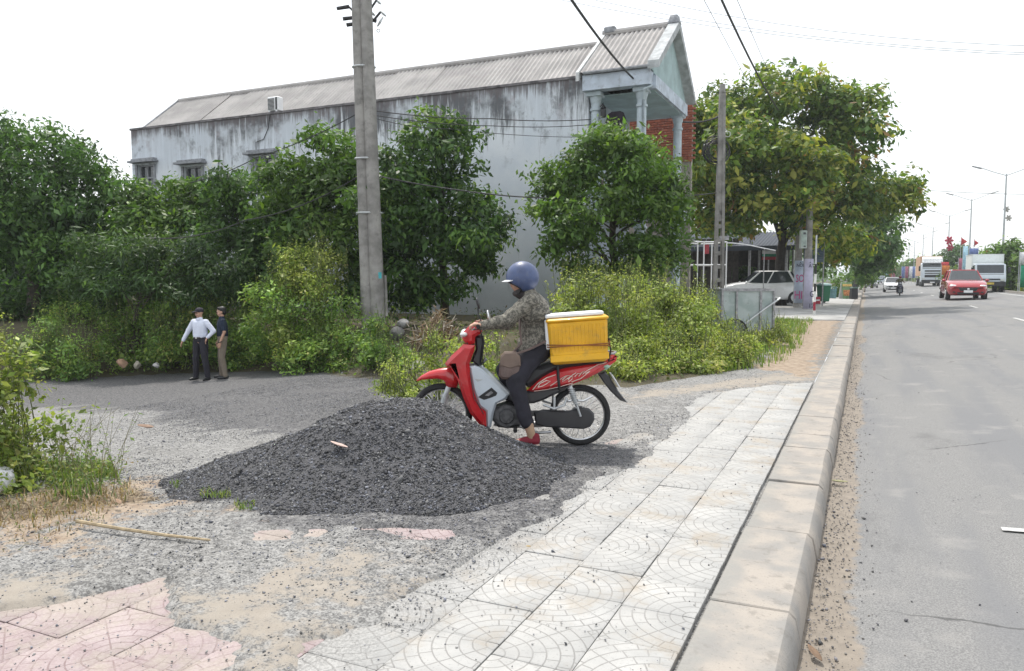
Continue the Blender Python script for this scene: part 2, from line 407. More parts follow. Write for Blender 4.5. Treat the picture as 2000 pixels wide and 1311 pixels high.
def marking(x0, x1, y0, y1):
    mb = MB(); n = max(1, int((x1-x0)/1.)); 
    for i in range(n):
        a, b = x0+(x1-x0)*i/n, x0+(x1-x0)*(i+1)/n
        mb.add([(a, y0, float(road_z(a))+.012), (b, y0, float(road_z(b))+.012), (b, y1, float(road_z(b))+.012), (a, y1, float(road_z(a))+.012)], [(0, 1, 2, 3)])
    return tag(mb.build('road_marking', M_PAINT), kind='structure')
marking(.83, 4, 5.5, 5.57)
for k in range(12): marking(4.57, 4.68, 27.8+k*12, 30.5+k*12)
marking(8.75, 8.9, 10, 400)
# far side of the road: median strip and verge
xs2 = np.array([9.6, 9.61, 9.9, 11.5, 13, 20, 40, 120, 900]); ys2 = np.array([-40, 0, 40, 80, 160, 320, 640, 1600]); 
X2, Y2 = np.meshgrid(xs2, ys2); Z2 = np.where(X2 < 9.605, .2, .50)+0*X2
i2 = np.arange(X2.size).reshape(X2.shape); F2 = np.stack([i2[:-1, :-1], i2[:-1, 1:], i2[1:, 1:], i2[1:, :-1]], -1).reshape(-1, 4)
tag(link('median', np_mesh('median', np.stack([X2, Y2, Z2], -1).reshape(-1, 3), F2), mat('verge', (.12, .13, .06), .95, var=.4, scale=.5, kind='World')), kind='structure')

# ------------------------------------------------------------------ kerb: separate stones
M_KERB = None
t = NT('kerb_concrete'); wp = t.coord('World'); n1 = t.noise(wp, 70, 4, .65); n2 = t.noise(wp, 3.5, 5); oi = t.n('ShaderNodeObjectInfo').outputs['Random']
c = t.mix(t.ramp(n2, .38, .64), (.26, .252, .24), (.355, .322, .286)); c = t.mix(t.math('MULTIPLY', oi, .35), c, (.37, .325, .283)); c = t.mix(t.ramp(n1, .55, .75), c, (.21, .20, .185))
c = t.mix(t.math('MULTIPLY', t.ramp(t.noise(wp, 8, 6, .7), .54, .68), .6), c, (.19, .178, .162))
sx = t.n('ShaderNodeSeparateXYZ'); t.l(wp, sx.inputs[0]); edge = t.ramp(t.math('ADD', sx.outputs[0], t.math('MULTIPLY', t.math('SUBTRACT', t.noise(wp, 5, 6, .7), .5), .35)), -.50, -.62)
c = t.mix(t.math('MULTIPLY', edge, .8), c, t.mix(n1, (.20, .20, .19), (.34, .33, .31)))
t.bump(n1, .35, .006); M_KERB = t.out(Base_Color=c, Roughness=.9, Specular_IOR_Level=.2)
kroot = bpy.data.objects.new('kerb', None); COL.objects.link(kroot); tag(kroot, kind='structure')
mb = MB(); prof = [(-.607, -.30), (-.20, -.30), (-.205, -.13), (-.228, -.025), (-.258, .004), (-.60, .006), (-.607, -.002)]
mb.prism(prof, 0, .993, .006); kme = mb.mesh('kerb_stone')
yk = -2.2
for i in range(104):
    L_ = random.choice((.62, .9, 1., 1., 1.15, 1.4)); o = bpy.data.objects.new('kerb_stone', kme); COL.objects.link(o); o.parent = kroot
    if i == 0: kme.materials.append(M_KERB)
    o.location = (random.uniform(-.006, .006), yk, random.uniform(-.007, .005)+.002); o.scale = (1, L_, 1); o.rotation_euler = (random.uniform(-.005, .005), random.uniform(-.02, .010), random.uniform(-.004, .004)); yk += L_
YK1 = yk
mb = MB(); mb.box((-.405, YK1+300, -.148), (.39, 599.9, .30)); mb.build('far_kerb', M_KERB, kroot)
# median kerb
mb = MB(); mb.box((9.55, 300, .34), (.16, 700, .36)); tag(mb.build('median_kerb', M_KERB), kind='structure')

# ------------------------------------------------------------------ paving tiles
def tile_mat(name, ca, cb, groove, dust, d0=.50, d1=.68, grit=.8):
    t = NT(name); co = t.coord('Object'); wp = t.coord('World')
    sp = t.n('ShaderNodeSeparateXYZ'); t.l(co, sp.inputs[0]); x, y = t.math('SUBTRACT', sp.outputs[0], .17), t.math('SUBTRACT', sp.outputs[1], .17)
    r = t.math('SQRT', t.math('ADD', t.math('MULTIPLY', x, x), t.math('MULTIPLY', y, y)))
    k = t.math('DIVIDE', r, .0555); ring = t.math('FLOOR', k); fr = t.math('FRACT', k)
    dr = t.math('MULTIPLY', t.math('MINIMUM', fr, t.math('SUBTRACT', 1., fr)), .0555)
    ang = t.math('ADD', t.math('DIVIDE', t.math('ARCTAN2', y, x), 6.28318), .5)
    nseg = t.math('MAXIMUM', t.math('MULTIPLY', ring, 4.), 4.)
    fa = t.math('FRACT', t.math('ADD', t.math('MULTIPLY', ang, nseg), t.math('MULTIPLY', ring, .37)))
    da = t.math('DIVIDE', t.math('MULTIPLY', t.math('MINIMUM', fa, t.math('SUBTRACT', 1., fa)), t.math('MULTIPLY', r, 6.28318)), nseg)
    da = t.math('ADD', da, 0.)
    dd = t.math('MINIMUM', dr, da)
    jit = t.math('MULTIPLY', t.math('SUBTRACT', t.noise(wp, 60, 3), .5), .004)
    g = t.ramp(t.math('ADD', dd, jit), .0042, .0012)
    fade = t.ramp(t.noise(wp, 2.5, 4), .30, .55)
    n1 = t.noise(wp, 5, 5); n2 = t.noise(wp, 80, 3, .7); oi = t.n('ShaderNodeObjectInfo').outputs['Random']
    c = t.mix(t.ramp(n1, .35, .65), ca, cb); c = t.mix(t.math('MULTIPLY', oi, .3), c, tuple(v*.8 for v in ca)); c = t.mix(t.ramp(n2, .56, .72), c, tuple(v*.72 for v in ca))
    c = t.mix(t.math('MULTIPLY', g, t.math('ADD', .3, t.math('MULTIPLY', fade, .55))), c, groove)
    dn = t.ramp(t.noise(wp, 1.9, 7, .7), d0, d1); c = t.mix(t.math('MULTIPLY', dn, .75), c, dust)
    sx = t.n('ShaderNodeSeparateXYZ'); t.l(wp, sx.inputs[0])
    e = t.ramp(t.math('ADD', sx.outputs[0], t.math('MULTIPLY', t.math('SUBTRACT', t.noise(wp, 2.6, 8, .75), .5), 1.1)), -1.5, -2.08)
    c = t.mix(t.math('MULTIPLY', e, grit), c, t.mix(t.ramp(t.noise(wp, 70, 4, .75), .4, .62), (.15, .148, .145), (.36, .355, .345)))
    t.bump(t.math('SUBTRACT', t.math('MULTIPLY', n2, .15), g), .5, .004)
    return t.out(Base_Color=c, Roughness=.85, Specular_IOR_Level=.25)
M_TW = tile_mat('grey_white_tile', (.365, .363, .355), (.435, .43, .418), (.235, .23, .22), (.34, .295, .24))
M_TP = tile_mat('pink_tile', (.36, .275, .28), (.43, .35, .352), (.23, .15, .15), (.38, .33, .28), .44, .58, .22)
sroot = bpy.data.objects.new('sidewalk', None); COL.objects.link(sroot); tag(sroot, kind='structure')
tmw = MB().box((0, 0, -.025), (TILE-.0045, TILE-.0045, .05), bevel=.004).mesh('paving_tile'); tmw.materials.append(M_TW)
tmp = tmw.copy(); tmp.materials.clear(); tmp.materials.append(M_TP)
def lay(me, i, j, off):
    x, y = TX0-TILE*(i+.5), .9+TILE*(j+.5)+off
    q = np.array([x-.13, x, x+.13, x-.13, x+.13, x-.16, x+.16]); r = np.array([y, y, y, y-.13, y+.13, y+.16, y-.16])
    if tile_mask(q, r).max() < .15: return
    o = bpy.data.objects.new('paving_tile', me); COL.objects.link(o); o.parent = sroot
    o.location = (x+random.uniform(-.002, .002), y+random.uniform(-.002, .002), random.uniform(-.004, .003))
    o.rotation_euler = (random.uniform(-.006, .006), random.uniform(-.006, .006), ((0, 3), (1, 2))[i % 2][j % 2]*math.pi/2+random.uniform(-.006, .006))
    return o
for i in range(4):
    off = (.0, .02, .10, .06)[i]
    for j in range(32): lay(tmw, i, j, off)
for i in range(4, 12):
    for j in range(0, 18): lay(tmp if i < 10 else tmp, i, j, .05)
# concrete pavement further along
t = NT('pavement_concrete'); wp = t.coord('World'); n1 = t.noise(wp, 40, 4, .7); n2 = t.noise(wp, .9, 5)
c = t.mix(t.ramp(n2, .4, .62), (.31, .305, .295), (.43, .425, .41)); c = t.mix(t.ramp(n1, .55, .7), c, (.24, .235, .225))
M_PAVE = t.out(Base_Color=c, Roughness=.9)
pv = MB()
for k in range(24):
    pv.box((-4.75, 28.5+2.0+k*4.0, -.052), (8.28, 3.985, .16), bevel=.01)
pv.build('concrete_slab', M_PAVE, sroot)

# ------------------------------------------------------------------ loose stones
def stones(name, P, size, cols, material, parent=None, flat=.7):
    n = len(P)
    oct_ = np.array([[1, 0, 0], [0, 1, 0], [-1, 0, 0], [0, -1, 0], [0, 0, 1], [0, 0, -1]], float)
    fo = np.array([[0, 1, 4], [1, 2, 4], [2, 3, 4], [3, 0, 4], [1, 0, 5], [2, 1, 5], [3, 2, 5], [0, 3, 5]])
    V = oct_[None]*rng.uniform(.6, 1.25, (n, 6, 1))+rng.normal(0, .18, (n, 6, 3)); V[..., 2] *= flat
    a = rng.uniform(0, 6.28, n); ca, sa = np.cos(a)[:, None], np.sin(a)[:, None]
    tl = rng.normal(0, .4, n)[:, None]; 
    x, y, z = V[..., 0], V[..., 1], V[..., 2]; x, z = x*np.cos(tl)-z*np.sin(tl), x*np.sin(tl)+z*np.cos(tl)
    V = np.stack([x*ca-y*sa, x*sa+y*ca, z], -1)*size[:, None, None]+P[:, None, :]
    F = (fo[None]+np.arange(n)[:, None, None]*6).reshape(-1, 3)
    me = np_mesh(name, V.reshape(-1, 3), F, {'tint': ('FACE', np.repeat(cols, 8, 0))})
    return tag(link(name, me, material, parent), kind='stuff')
t = NT('crushed_stone'); M_STONE = t.out(Base_Color=t.mix(t.math('MULTIPLY', t.noise(t.coord('World'), 150, 2), .5), t.attr('tint'), (.03, .03, .032)), Roughness=.75, Specular_IOR_Level=.35)

PILE_C = (-3.18, 4.98); PA = math.atan2(.50, .86)
def pile_h(x, y):
    dx, dy = x-PILE_C[0], y-PILE_C[1]
    u = dx*math.cos(PA)+dy*math.sin(PA); v = -dx*math.sin(PA)+dy*math.cos(PA)
    u = u+.10; a = np.where(u > 0, 1.20, 1.60); b = np.where(v > 0, 1.0, 1.10)
    r = np.sqrt((u/a)**2+(v/b)**2)+(fbm(x, y, 1.3)-.5)*.20+(fbm(x, y, 4.)-.5)*.07
    h = np.clip(1-r/1.12, 0, 1); h = .76*(h*.55+.45*h**1.9)
    return h/(1+.34*np.exp(-(r/.2)**2))
gx = np.arange(-5.6, -.7, .045); gy = np.arange(3.0, 7.0, .045); XP, YP = np.meshgrid(gx, gy)
H = pile_h(XP, YP); Zp = ground_z(XP, YP)*np.where(XP > -3.4, .3, 1)+np.where(H > .001, H+.012, -.10)+(fbm(XP, YP, 9.)-.5)*.035*np.clip(H*8, 0, 1)
ip = np.arange(XP.size).reshape(XP.shape); Fp = np.stack([ip[:-1, :-1], ip[:-1, 1:], ip[1:, 1:], ip[1:, :-1]], -1).reshape(-1, 4)
keep = (H.ravel()[Fp] > 0).any(1)
c_loc = (PILE_C[0], PILE_C[1], 0)
proot = thing('gravel_pile', 'dark heap of crushed stone in front of the red motorbike', 'gravel pile', c_loc)
t = NT('pile_gravel'); wp = t.coord('World'); v = t.n('ShaderNodeTexVoronoi'); t.l(wp, v.inputs['Vector']); v.inputs['Scale'].default_value = 60
c = t.mix(t.noise(wp, 60, 3), (.045, .045, .05), (.105, .105, .112)); t.bump(v.outputs[0], .5, .008)
mp_ = np_mesh('heap', np.stack([XP-c_loc[0], YP-c_loc[1], Zp], -1).reshape(-1, 3), Fp[keep], None, True)
link('heap', mp_, t.out(Base_Color=c, Roughness=.85, Specular_IOR_Level=.3), proot)
def grey(n, lo, hi, warm=0., p=1.4):
    g = lo+(hi-lo)*rng.random(n)**p
    c = np.stack([g*(1+warm), g, g*(1-warm)], -1); b = rng.random(n) < .42; c[b] *= np.array([.93, .97, 1.13]); return c
def pile_z(x, y): 
    h = pile_h(x, y); return ground_z(x, y)*np.where(x > -3.4, .3, 1)+np.where(h > .001, h+.012, .0)+(fbm(x, y, 9.)-.5)*.035*np.clip(h*8, 0, 1)
n = 170000; px = rng.uniform(-5.5, -1., n); py = rng.uniform(3.1, 6.9, n); h = pile_h(px, py); k = h > .004
px, py = px[k], py[k]; n = len(px); sz = rng.lognormal(math.log(.0062), .40, n)
stones('stone', np.stack([px-c_loc[0], py-c_loc[1], pile_z(px, py)+sz*.05], -1), sz, grey(n, .03, .30, 0, 2.4), M_STONE, proot)
# scattered gravel on the ground
n = 620000; px = rng.uniform(-10.5, -.62, n); py = 1.4+(rng.random(n)**1.4)*11.5
gm_ = gmask(px, py); tm_ = tile_mask(px, py)
skirt = np.clip(1.25-np.hypot((px+3.1)/2.3, (py-4.5)/1.75), 0, 1); dens = .22+.75*gm_[:, 2]; dens *= (1-.8*gm_[:, 0])*(1-.8*gm_[:, 1]); dens += skirt*1.3*(1-.55*gm_[:, 3])
dens *= np.clip(.25+2.6*(fbm(px, py, 1.2)-.33), .06, 1.3)
band = np.exp(-((px+2.05-(py-4.0)*.08)/.42)**2)*(py > 2.9)*(py < 8.2)
dens = np.maximum(dens, band*.55*(1-gm_[:, 0]*.6)); dens = np.where(tm_ > .5, np.where(px < -2.05, .05, .016)+.30*np.exp(-((px+1.8)/.16)**2)*(py > 2.6)*(py < 8), dens)
k = rng.random(n) < dens*.62; px, py = px[k], py[k]; n = len(px)
pv_ = poly_mask(px, py, PAVED, .5)
zz = ground_z(px, py); cv = .012+.03*np.clip(fbm(px, py, 3.)-.35, 0, 1)*1.5; zz = zz*(1-pv_)+cv*pv_; zz = np.where(tile_mask(px, py) > .4, .002, zz)
sz = rng.lognormal(math.log(.0039), .40, n); light = rng.random(n) < .62
light |= rng.random(n) < np.maximum(gmask(px, py)[:, 0]*.9, (px < -2.05)*tile_mask(px, py)*.8)
cols = np.where(light[:, None], grey(n, .18, .44, .02), grey(n, .05, .2))
stones('gravel', np.stack([px, py, zz+sz*.3], -1), sz, cols, M_STONE)
# grit in the gutter
n = 7000; px = -.2+np.abs(rng.normal(0, .13, n)); py = 1.5+rng.random(n)**1.5*22; sz = rng.lognormal(math.log(.0036), .5, n)
stones('gutter_grit', np.stack([px, py, road_z(px)+.006], -1), sz, np.where(rng.random(n)[:, None] < .8, grey(n, .13, .36, .08), grey(n, .09, .22)), M_STONE)
n = 500; px = rng.uniform(.2, 4.5, n); py = 2+rng.random(n)**1.3*14; sz = rng.lognormal(math.log(.004), .35, n)
stones('road_grit', np.stack([px, py, road_z(px)+.004], -1), sz, grey(n, .06, .35), M_STONE)

# ------------------------------------------------------------------ the long two-storey house
house = thing('house', 'long pale blue two-storey house with mould-streaked side wall and grey corrugated roof', 'house', (-7, 20, 0))
HX, HY = -7.0, 20.0
def hp(x, y, z): return (x-HX, y-HY, z)
t = NT('stained_plaster'); wp = t.coord('World'); sp = t.n('ShaderNodeSeparateXYZ'); t.l(wp, sp.inputs[0]); z = sp.outputs[2]
streak = t.noise(t.coord('World', (1.7, 1.7, .16)), 3.2, 6, .7); streak2 = t.noise(t.coord('World', (6, 6, .3)), 1.6, 5, .7); blot = t.noise(wp, .55, 5, .6)
fine = t.noise(wp, 14, 5, .65)
top = t.ramp(z, 4.6, 6.95)
amt = t.math('ADD', t.math('MULTIPLY', streak, .62), t.math('MULTIPLY', streak2, .38))
mask = t.ramp(t.math('ADD', amt, t.math('MULTIPLY', top, .24)), .582, .72)
patch = t.noise(t.coord('World', (.55, .55, .45)), 1.3, 7, .72)
mask = t.math('MULTIPLY', mask, t.math('ADD', .12, t.math('MULTIPLY', t.ramp(blot, .40, .56), .9)))
mask = t.math('MAXIMUM', mask, t.math('MULTIPLY', t.math('MULTIPLY', t.ramp(patch, .56, .66), t.ramp(z, 3.8, 6.2)), t.math('ADD', .25, t.math('MULTIPLY', streak2, .8))))
crown = t.math('MULTIPLY', t.ramp(t.math('ADD', z, t.math('MULTIPLY', t.math('SUBTRACT', streak2, .5), 1.6)), 6.55, 6.95), .85)
base = t.mix(t.ramp(blot, .35, .65), (.60, .645, .70), (.71, .74, .775)); base = t.mix(t.ramp(fine, .6, .8), base, (.42, .45, .50))
c = t.mix(mask, base, (.135, .14, .15)); 
red = t.math('MULTIPLY', t.ramp(t.noise(wp, 2.1, 4), .58, .7), t.ramp(z, 5.0, 6.9))
c = t.mix(t.math('MULTIPLY', red, .35), c, (.22, .14, .14)); c = t.mix(crown, c, t.mix(streak, (.09, .085, .09), (.20, .17, .175)))
low = t.ramp(t.math('ADD', z, t.math('MULTIPLY', t.math('SUBTRACT', blot, .5), 1.5)), 2.2, .5); c = t.mix(t.math('MULTIPLY', low, .5), c, (.22, .23, .23))
t.bump(fine, .25, .01); M_WALL = t.out(Base_Color=c, Roughness=.9, Specular_IOR_Level=.2)
M_BLUEW = mat('pale_blue_plaster', (.50, .56, .64), .85, var=.18, scale=2.5, dirt=((.22, .22, .23), .6), kind='World')
M_TEALW = mat('pale_teal_plaster', (.36, .47, .48), .85, var=.15, scale=2, dirt=((.25, .28, .28), .4), kind='World')
M_TRIM = mat('grey_plaster_trim', (.27, .28, .30), .85, var=.3, scale=8, dirt=((.13, .13, .13), .6), kind='World')
WZ = 6.92; XL, XR = -24.9, -7.0
mb = MB()
# side wall facing the camera, built round three window openings
wins = [(258+12, 300, 322, 352), (360, 394, 325, 384), (496, 534, 306, 345)]
W = []
for (a, b, t0, b0) in wins:
    p0, p1 = onY(a, t0, HY), onY(b, t0, HY); x0, x1 = p0[0], p1[0]; zt = (p0[2]+p1[2])/2; zb = zt-1.25; W.append((x0, x1, zb, zt))
xcut = sorted([XL, XR]+[w[i] for w in W for i in (0, 1)])
for i in range(len(xcut)-1):
    x0, x1 = xcut[i], xcut[i+1]; w = next((w for w in W if abs(w[0]-x0) < 1e-6), None)
    if w:
        mb.box(hp((x0+x1)/2, HY+.11, (w[2]-.5)/2), (x1-x0, .22, w[2]+.5)); mb.box(hp((x0+x1)/2, HY+.11, (w[3]+WZ)/2), (x1-x0, .22, WZ-w[3]))
    else: mb.box(hp((x0+x1)/2, HY+.11, (WZ-.5)/2), (x1-x0, .22, WZ+.5))
mb.box(hp(XL+.11, 22, (WZ-.5)/2), (.22, 3.54, WZ+.5)); mb.box(hp((XL+XR)/2, 23.89, (WZ-.5)/2), (XR-XL, .22, WZ+.5))
mb.build('wall', M_WALL, house, smooth=False)
mb = MB(); mb.box(hp((XL+XR)/2, HY+.095, WZ+.035), (XR-XL+.06, .27, .07)); mb.build('parapet_coping', mat('mouldy_coping', (.15, .14, .145), .95, var=.5, scale=4, kind='World'), house)
for (x0, x1, zb, zt) in W:
    wr = MB(); wr.box(hp((x0+x1)/2, HY+.13, (zb+zt)/2), (x1-x0, .02, zt-zb)); wo_ = wr.build('window', M_GLASS, house)
    fr = MB(); xm = (x0+x1)/2; zm = zb+(zt-zb)*.62
    for xx in (x0+.03, xm, x1-.03): fr.box(hp(xx, HY+.09, (zb+zt)/2), (.06, .06, zt-zb))
    for zz in (zb+.03, zm, zt-.03): fr.box(hp(xm, HY+.088, zz), (x1-x0, .065, .06))
    fr.build('frame', M_TRIM, wo_)
    s = MB(); s.box(hp(xm, HY-.10, zt+.10), (x1-x0+.5, .36, .07)); s.box(hp(xm, HY-.05, zt+.175), (x1-x0+.36, .26, .08))
    for xx in (x0-.06, x1+.06): s.box(hp(xx, HY-.02, (zb+zt)/2-.02), (.10, .07, zt-zb+.06))
    s.build('hood', M_TRIM, wo_)
# front wall set back behind the porch, with a door and a window upstairs
mb = MB(); mb.box(hp(XR-.11, 22, 1.6), (.22, 3.54, 3.4)); mb.box(hp(XR-.11, 22, 5.25), (.22, 3.54, 3.3)); mb.build('front_wall', M_BLUEW, house)
d = MB(); d.box(hp(XR+.02, 21.4, 4.75), (.05, 1.0, 2.1)); d.build('door', mat('dark_wood', (.05, .03, .022), .5, var=.3), house)
d = MB(); d.box(hp(XR+.02, 22.9, 4.95), (.05, .9, 1.2)); d.build('window', M_GLASS, house)
# roof: corrugated sheets, each a piece of its own
YR, ZR, YE, ZE = 22.0, 8.36, HY+.16, WZ-.02
M_ROOF = None
t = NT('fibre_cement'); wp = t.coord('World'); n1 = t.noise(wp, 1.2, 5); n2 = t.noise(wp, 22, 4, .7); oi = t.n('ShaderNodeObjectInfo').outputs['Random']
c = t.mix(t.ramp(n1, .35, .65), (.36, .345, .335), (.47, .45, .435)); c = t.mix(t.math('MULTIPLY', oi, .35), c, (.32, .305, .30)); c = t.mix(t.ramp(n2, .58, .72), c, (.15, .14, .135))
M_ROOF = t.out(Base_Color=c, Roughness=.9, Specular_IOR_Level=.2)
def sheet_mesh(w, y0, z0, y1, z1, pitch=.155, amp=.028):
    m = MB(); n = max(4, int(round(w/pitch*6))); vs = []; L = math.hypot(y1-y0, z1-z0); ny_, nz_ = -(z1-z0)/L, (y1-y0)/L
    if nz_ < 0: ny_, nz_ = -ny_, -nz_
    for i in range(n+1):
        x = w*i/n; a = amp*math.sin(2*math.pi*x/pitch)
        for (yy, zz) in ((y0, z0), (y1, z1)): vs.append((x, yy+ny_*a, zz+nz_*a))
    return m.add(vs, [(2*i, 2*i+2, 2*i+3, 2*i+1) for i in range(n)]).mesh('roof_sheet')
sw = .93; ns = int((XR+.15-(-24.6))/sw)+0
for (y0, z0, y1, z1) in ((YE-HY, ZE, YR-HY, ZR), (24.1-HY, ZE-.1, YR-HY, ZR)):
    sm = sheet_mesh(sw+.02, y0, z0, y1, z1); sm.materials.append(M_ROOF)
    for i in range(ns+1):
        o = bpy.data.objects.new('roof_sheet', sm); COL.objects.link(o); o.parent = house
        o.location = (-24.6-HX+i*sw, 0, .004*(i % 2)); o.rotation_euler = (random.uniform(-.003, .003), 0, 0)
m = MB(); m.tube([hp(-24.62, YR, ZR+.03), hp(XR+.1, YR, ZR+.03)], .085, 8); m.build('ridge_cap', M_ROOF, house)
m = MB()
for sy in (0, 1):
    y0 = YE-.02 if sy == 0 else 24.1
    m.add([hp(-24.66, y0, ZE+.05), hp(-24.58, y0, ZE+.05), hp(-24.58, YR, ZR+.09), hp(-24.66, YR, ZR+.09), hp(-24.66, y0, ZE-.12), hp(-24.58, y0, ZE-.12), hp(-24.58, YR, ZR-.08), hp(-24.66, YR, ZR-.08)],
          [(0, 1, 2, 3), (7, 6, 5, 4), (0, 4, 5, 1), (3, 2, 6, 7), (0, 3, 7, 4), (1, 5, 6, 2)])
m.add([hp(-24.56, HY+.2, WZ-.2), hp(-24.56, 24, WZ-.2), hp(-24.56, YR, ZR-.05)], [(0, 1, 2)]); m.build('gable_board', M_TRIM, house)
# taller porch roof with gable front
XP0, XP1, ZP = XR-.16, -5.22, 8.62; YF0, YF1 = 19.72, 24.25; ZPE = 6.98
for (y0, y1) in ((YF0+.02, YR), (YF1-.02, YR)):
    sm = sheet_mesh(.93, y0-HY, ZPE, y1-HY, ZP); sm.materials.append(M_ROOF)
    for i in range(2):
        o = bpy.data.objects.new('roof_sheet', sm); COL.objects.link(o); o.parent = house; o.location = (XP0-HX+i*.9, 0, .004*i)
def slope_strip(name, xa, xb, dz0, dz1, material):
    m = MB()
    for y0 in (YF0-.06, YF1+.06):
        m.add([hp(xa, y0, ZPE+dz1-.03), hp(xb, y0, ZPE+dz1-.03), hp(xb, YR, ZP+dz1), hp(xa, YR, ZP+dz1), hp(xa, y0, ZPE+dz0), hp(xb, y0, ZPE+dz0), hp(xb, YR, ZP+dz0), hp(xa, YR, ZP+dz0)],
              [(0, 1, 2, 3), (7, 6, 5, 4), (0, 4, 5, 1), (3, 2, 6, 7), (0, 3, 7, 4), (1, 5, 6, 2)])
    return m.build(name, material, house)
slope_strip('verge_strip', XP0-.09, XP0-.005, -.22, .05, mat('worn_white_trim', (.56, .57, .57), .8, var=.2, scale=5, kind='World'))
slope_strip('gable_coping', XP1-.06, XP1+.24, -.10, .13, mat('worn_coping', (.42, .44, .45), .85, var=.25, scale=5, kind='World'))
m = MB(); m.tube([hp(XP0-.1, YR, ZP+.05), hp(XP1, YR, ZP+.05)], .09, 8); m.build('ridge_cap', M_ROOF, house)
m = MB(); m.box(hp(XP0+.12, YR, ZP+.12), (.34, .2, .2), bevel=.03); m.build('finial', M_TRIM, house); m = MB(); m.box(hp(XP1+.08, YR, ZP+.14), (.34, .34, .26), taper=.7, bevel=.03); m.build('finial', M_TRIM, house)
m = MB(); m.prism([(YF0+.12, ZPE-.1), (YF1-.12, ZPE-.1), (YR, ZP-.12)], XP1-.12, XP1-.02, axis='x')
gb = MB(); gb.v = [hp(*v) for v in m.v]; gb.f = m.f; gb.m = m.m; gb.build('gable', M_TEALW, house)
# fascia beam with overhang, side beam, ceiling, columns
m = MB(); m.box(hp((XR+XP1)/2-.06, HY-.05, WZ-.20), (XP1-XR+.12-.04, .34, .40)); m.build('eaves_beam', M_BLUEW, house)
m = MB(); m.box(hp(XP1-.08, YR, WZ-.29), (.30, YF1-YF0-.64, .34)); m.box(hp((XR+XP1)/2-.1, 23.9, WZ-.29), (XP1-XR-.15, .22, .34)); m.build('porch_beam', M_BLUEW, house)
m = MB(); m.box(hp((XR+XP1)/2, 22, WZ-.475), (XP1-XR-.04, 3.5, .03)); m.build('porch_ceiling', M_TEALW, house)
m = MB(); m.box(hp((XR+XP1)/2+.05, 22, 3.42), (XP1-XR+.1, 4.05, .24), bevel=.02); m.build('balcony_slab', M_BLUEW, house)
M_COL = mat('pale_column', (.48, .55, .60), .8, var=.12, scale=5, dirt=((.3, .32, .33), .6), kind='World')
def column(x, y, z0, z1, r, mtl, nm='column'):
    m = MB(); m.cyl(hp(x, y, z0), hp(x, y, z1-.30), r, r*.93, 16); m.cyl(hp(x, y, z1-.5), hp(x, y, z1-.44), r*1.18, r*1.18, 16); m.cyl(hp(x, y, z1-.3), hp(x, y, z1-.13), r*.98, r*1.3, 16)
    m.box(hp(x, y, z1-.065), (r*3, r*3, .13), bevel=.015); m.cyl(hp(x, y, z0), hp(x, y, z0+.16), r*1.35, r*1.2, 16); m.build(nm, mtl, house)
for (x, y) in ((XR+.16, HY+.14), (-5.55, HY+.14), (-5.4, 23.75)):
    column(x, y, 3.54, WZ-.40, .135, M_COL); column(x, y, -.3, 3.3, .16, M_COL)
m = MB()
for (a, b) in (((-6.7, HY+.1), (-5.45, HY+.1)), ((-5.3, HY+.3), (-5.3, 23.6))):
    m.box(hp((a[0]+b[0])/2, (a[1]+b[1])/2, 4.36), (abs(a[0]-b[0])+.1, abs(a[1]-b[1])+.1, .1)); m.box(hp((a[0]+b[0])/2, (a[1]+b[1])/2, 3.62), (abs(a[0]-b[0])+.1, abs(a[1]-b[1])+.1, .1))
    k = int(max(abs(a[0]-b[0]), abs(a[1]-b[1]))/.17)
    for i in range(k+1): f = i/k; p = (a[0]+(b[0]-a[0])*f, a[1]+(b[1]-a[1])*f); m.cyl(hp(*p, 3.66), hp(*p, 4.32), .045, .045, 6)
m.build('balustrade', M_COL, house)
m = MB(); m.tube([hp(XP1+.02, HY-.1, WZ-.42), hp(XP1-.18, HY-.16, WZ-.5), hp(XP1-.24, HY-.02, WZ-.75), hp(XP1-.24, HY-.02, 3.6)], .035, 7); m.build('downpipe', M_COL, house)
m = MB(); m.box(hp(XR+.42, HY+.02, 5.93), (.13, .13, .24), bevel=.02); m.cyl(hp(XR+.42, HY+.02, 6.05), hp(XR+.42, HY+.02, 6.17), .09, .01, 6); m.tube([hp(XR+.3, HY+.1, 6.12), hp(XR+.42, HY+.02, 6.2)], .012); m.build('lantern', M_BLACK, house)
# corrugated lean-to strip painted in between: gutter along the porch
m = MB(); m.tube([hp(XR-.05, YF0-.02, ZPE-.02), hp(XP1, YF0-.02, ZPE-.02)], .045, 7); m.build('gutter', M_TRIM, house)
# dark shirt hanging on the balcony
sh = MB(); sh.prism([(-.22, .25), (-.12, .3), (.12, .3), (.22, .25), (.3, .02), (.2, -.03), (.17, .1), (.17, -.35), (-.17, -.35), (-.17, .1), (-.2, -.03), (-.3, .02)], -.03, .03, .01)
o = sh.build('hanging_shirt', mat('dark_cloth', (.03, .022, .032), .95)); tag(o, 'dark shirt hung up to dry under the porch roof', 'shirt'); o.location = onY(1203, 240, HY+.25)
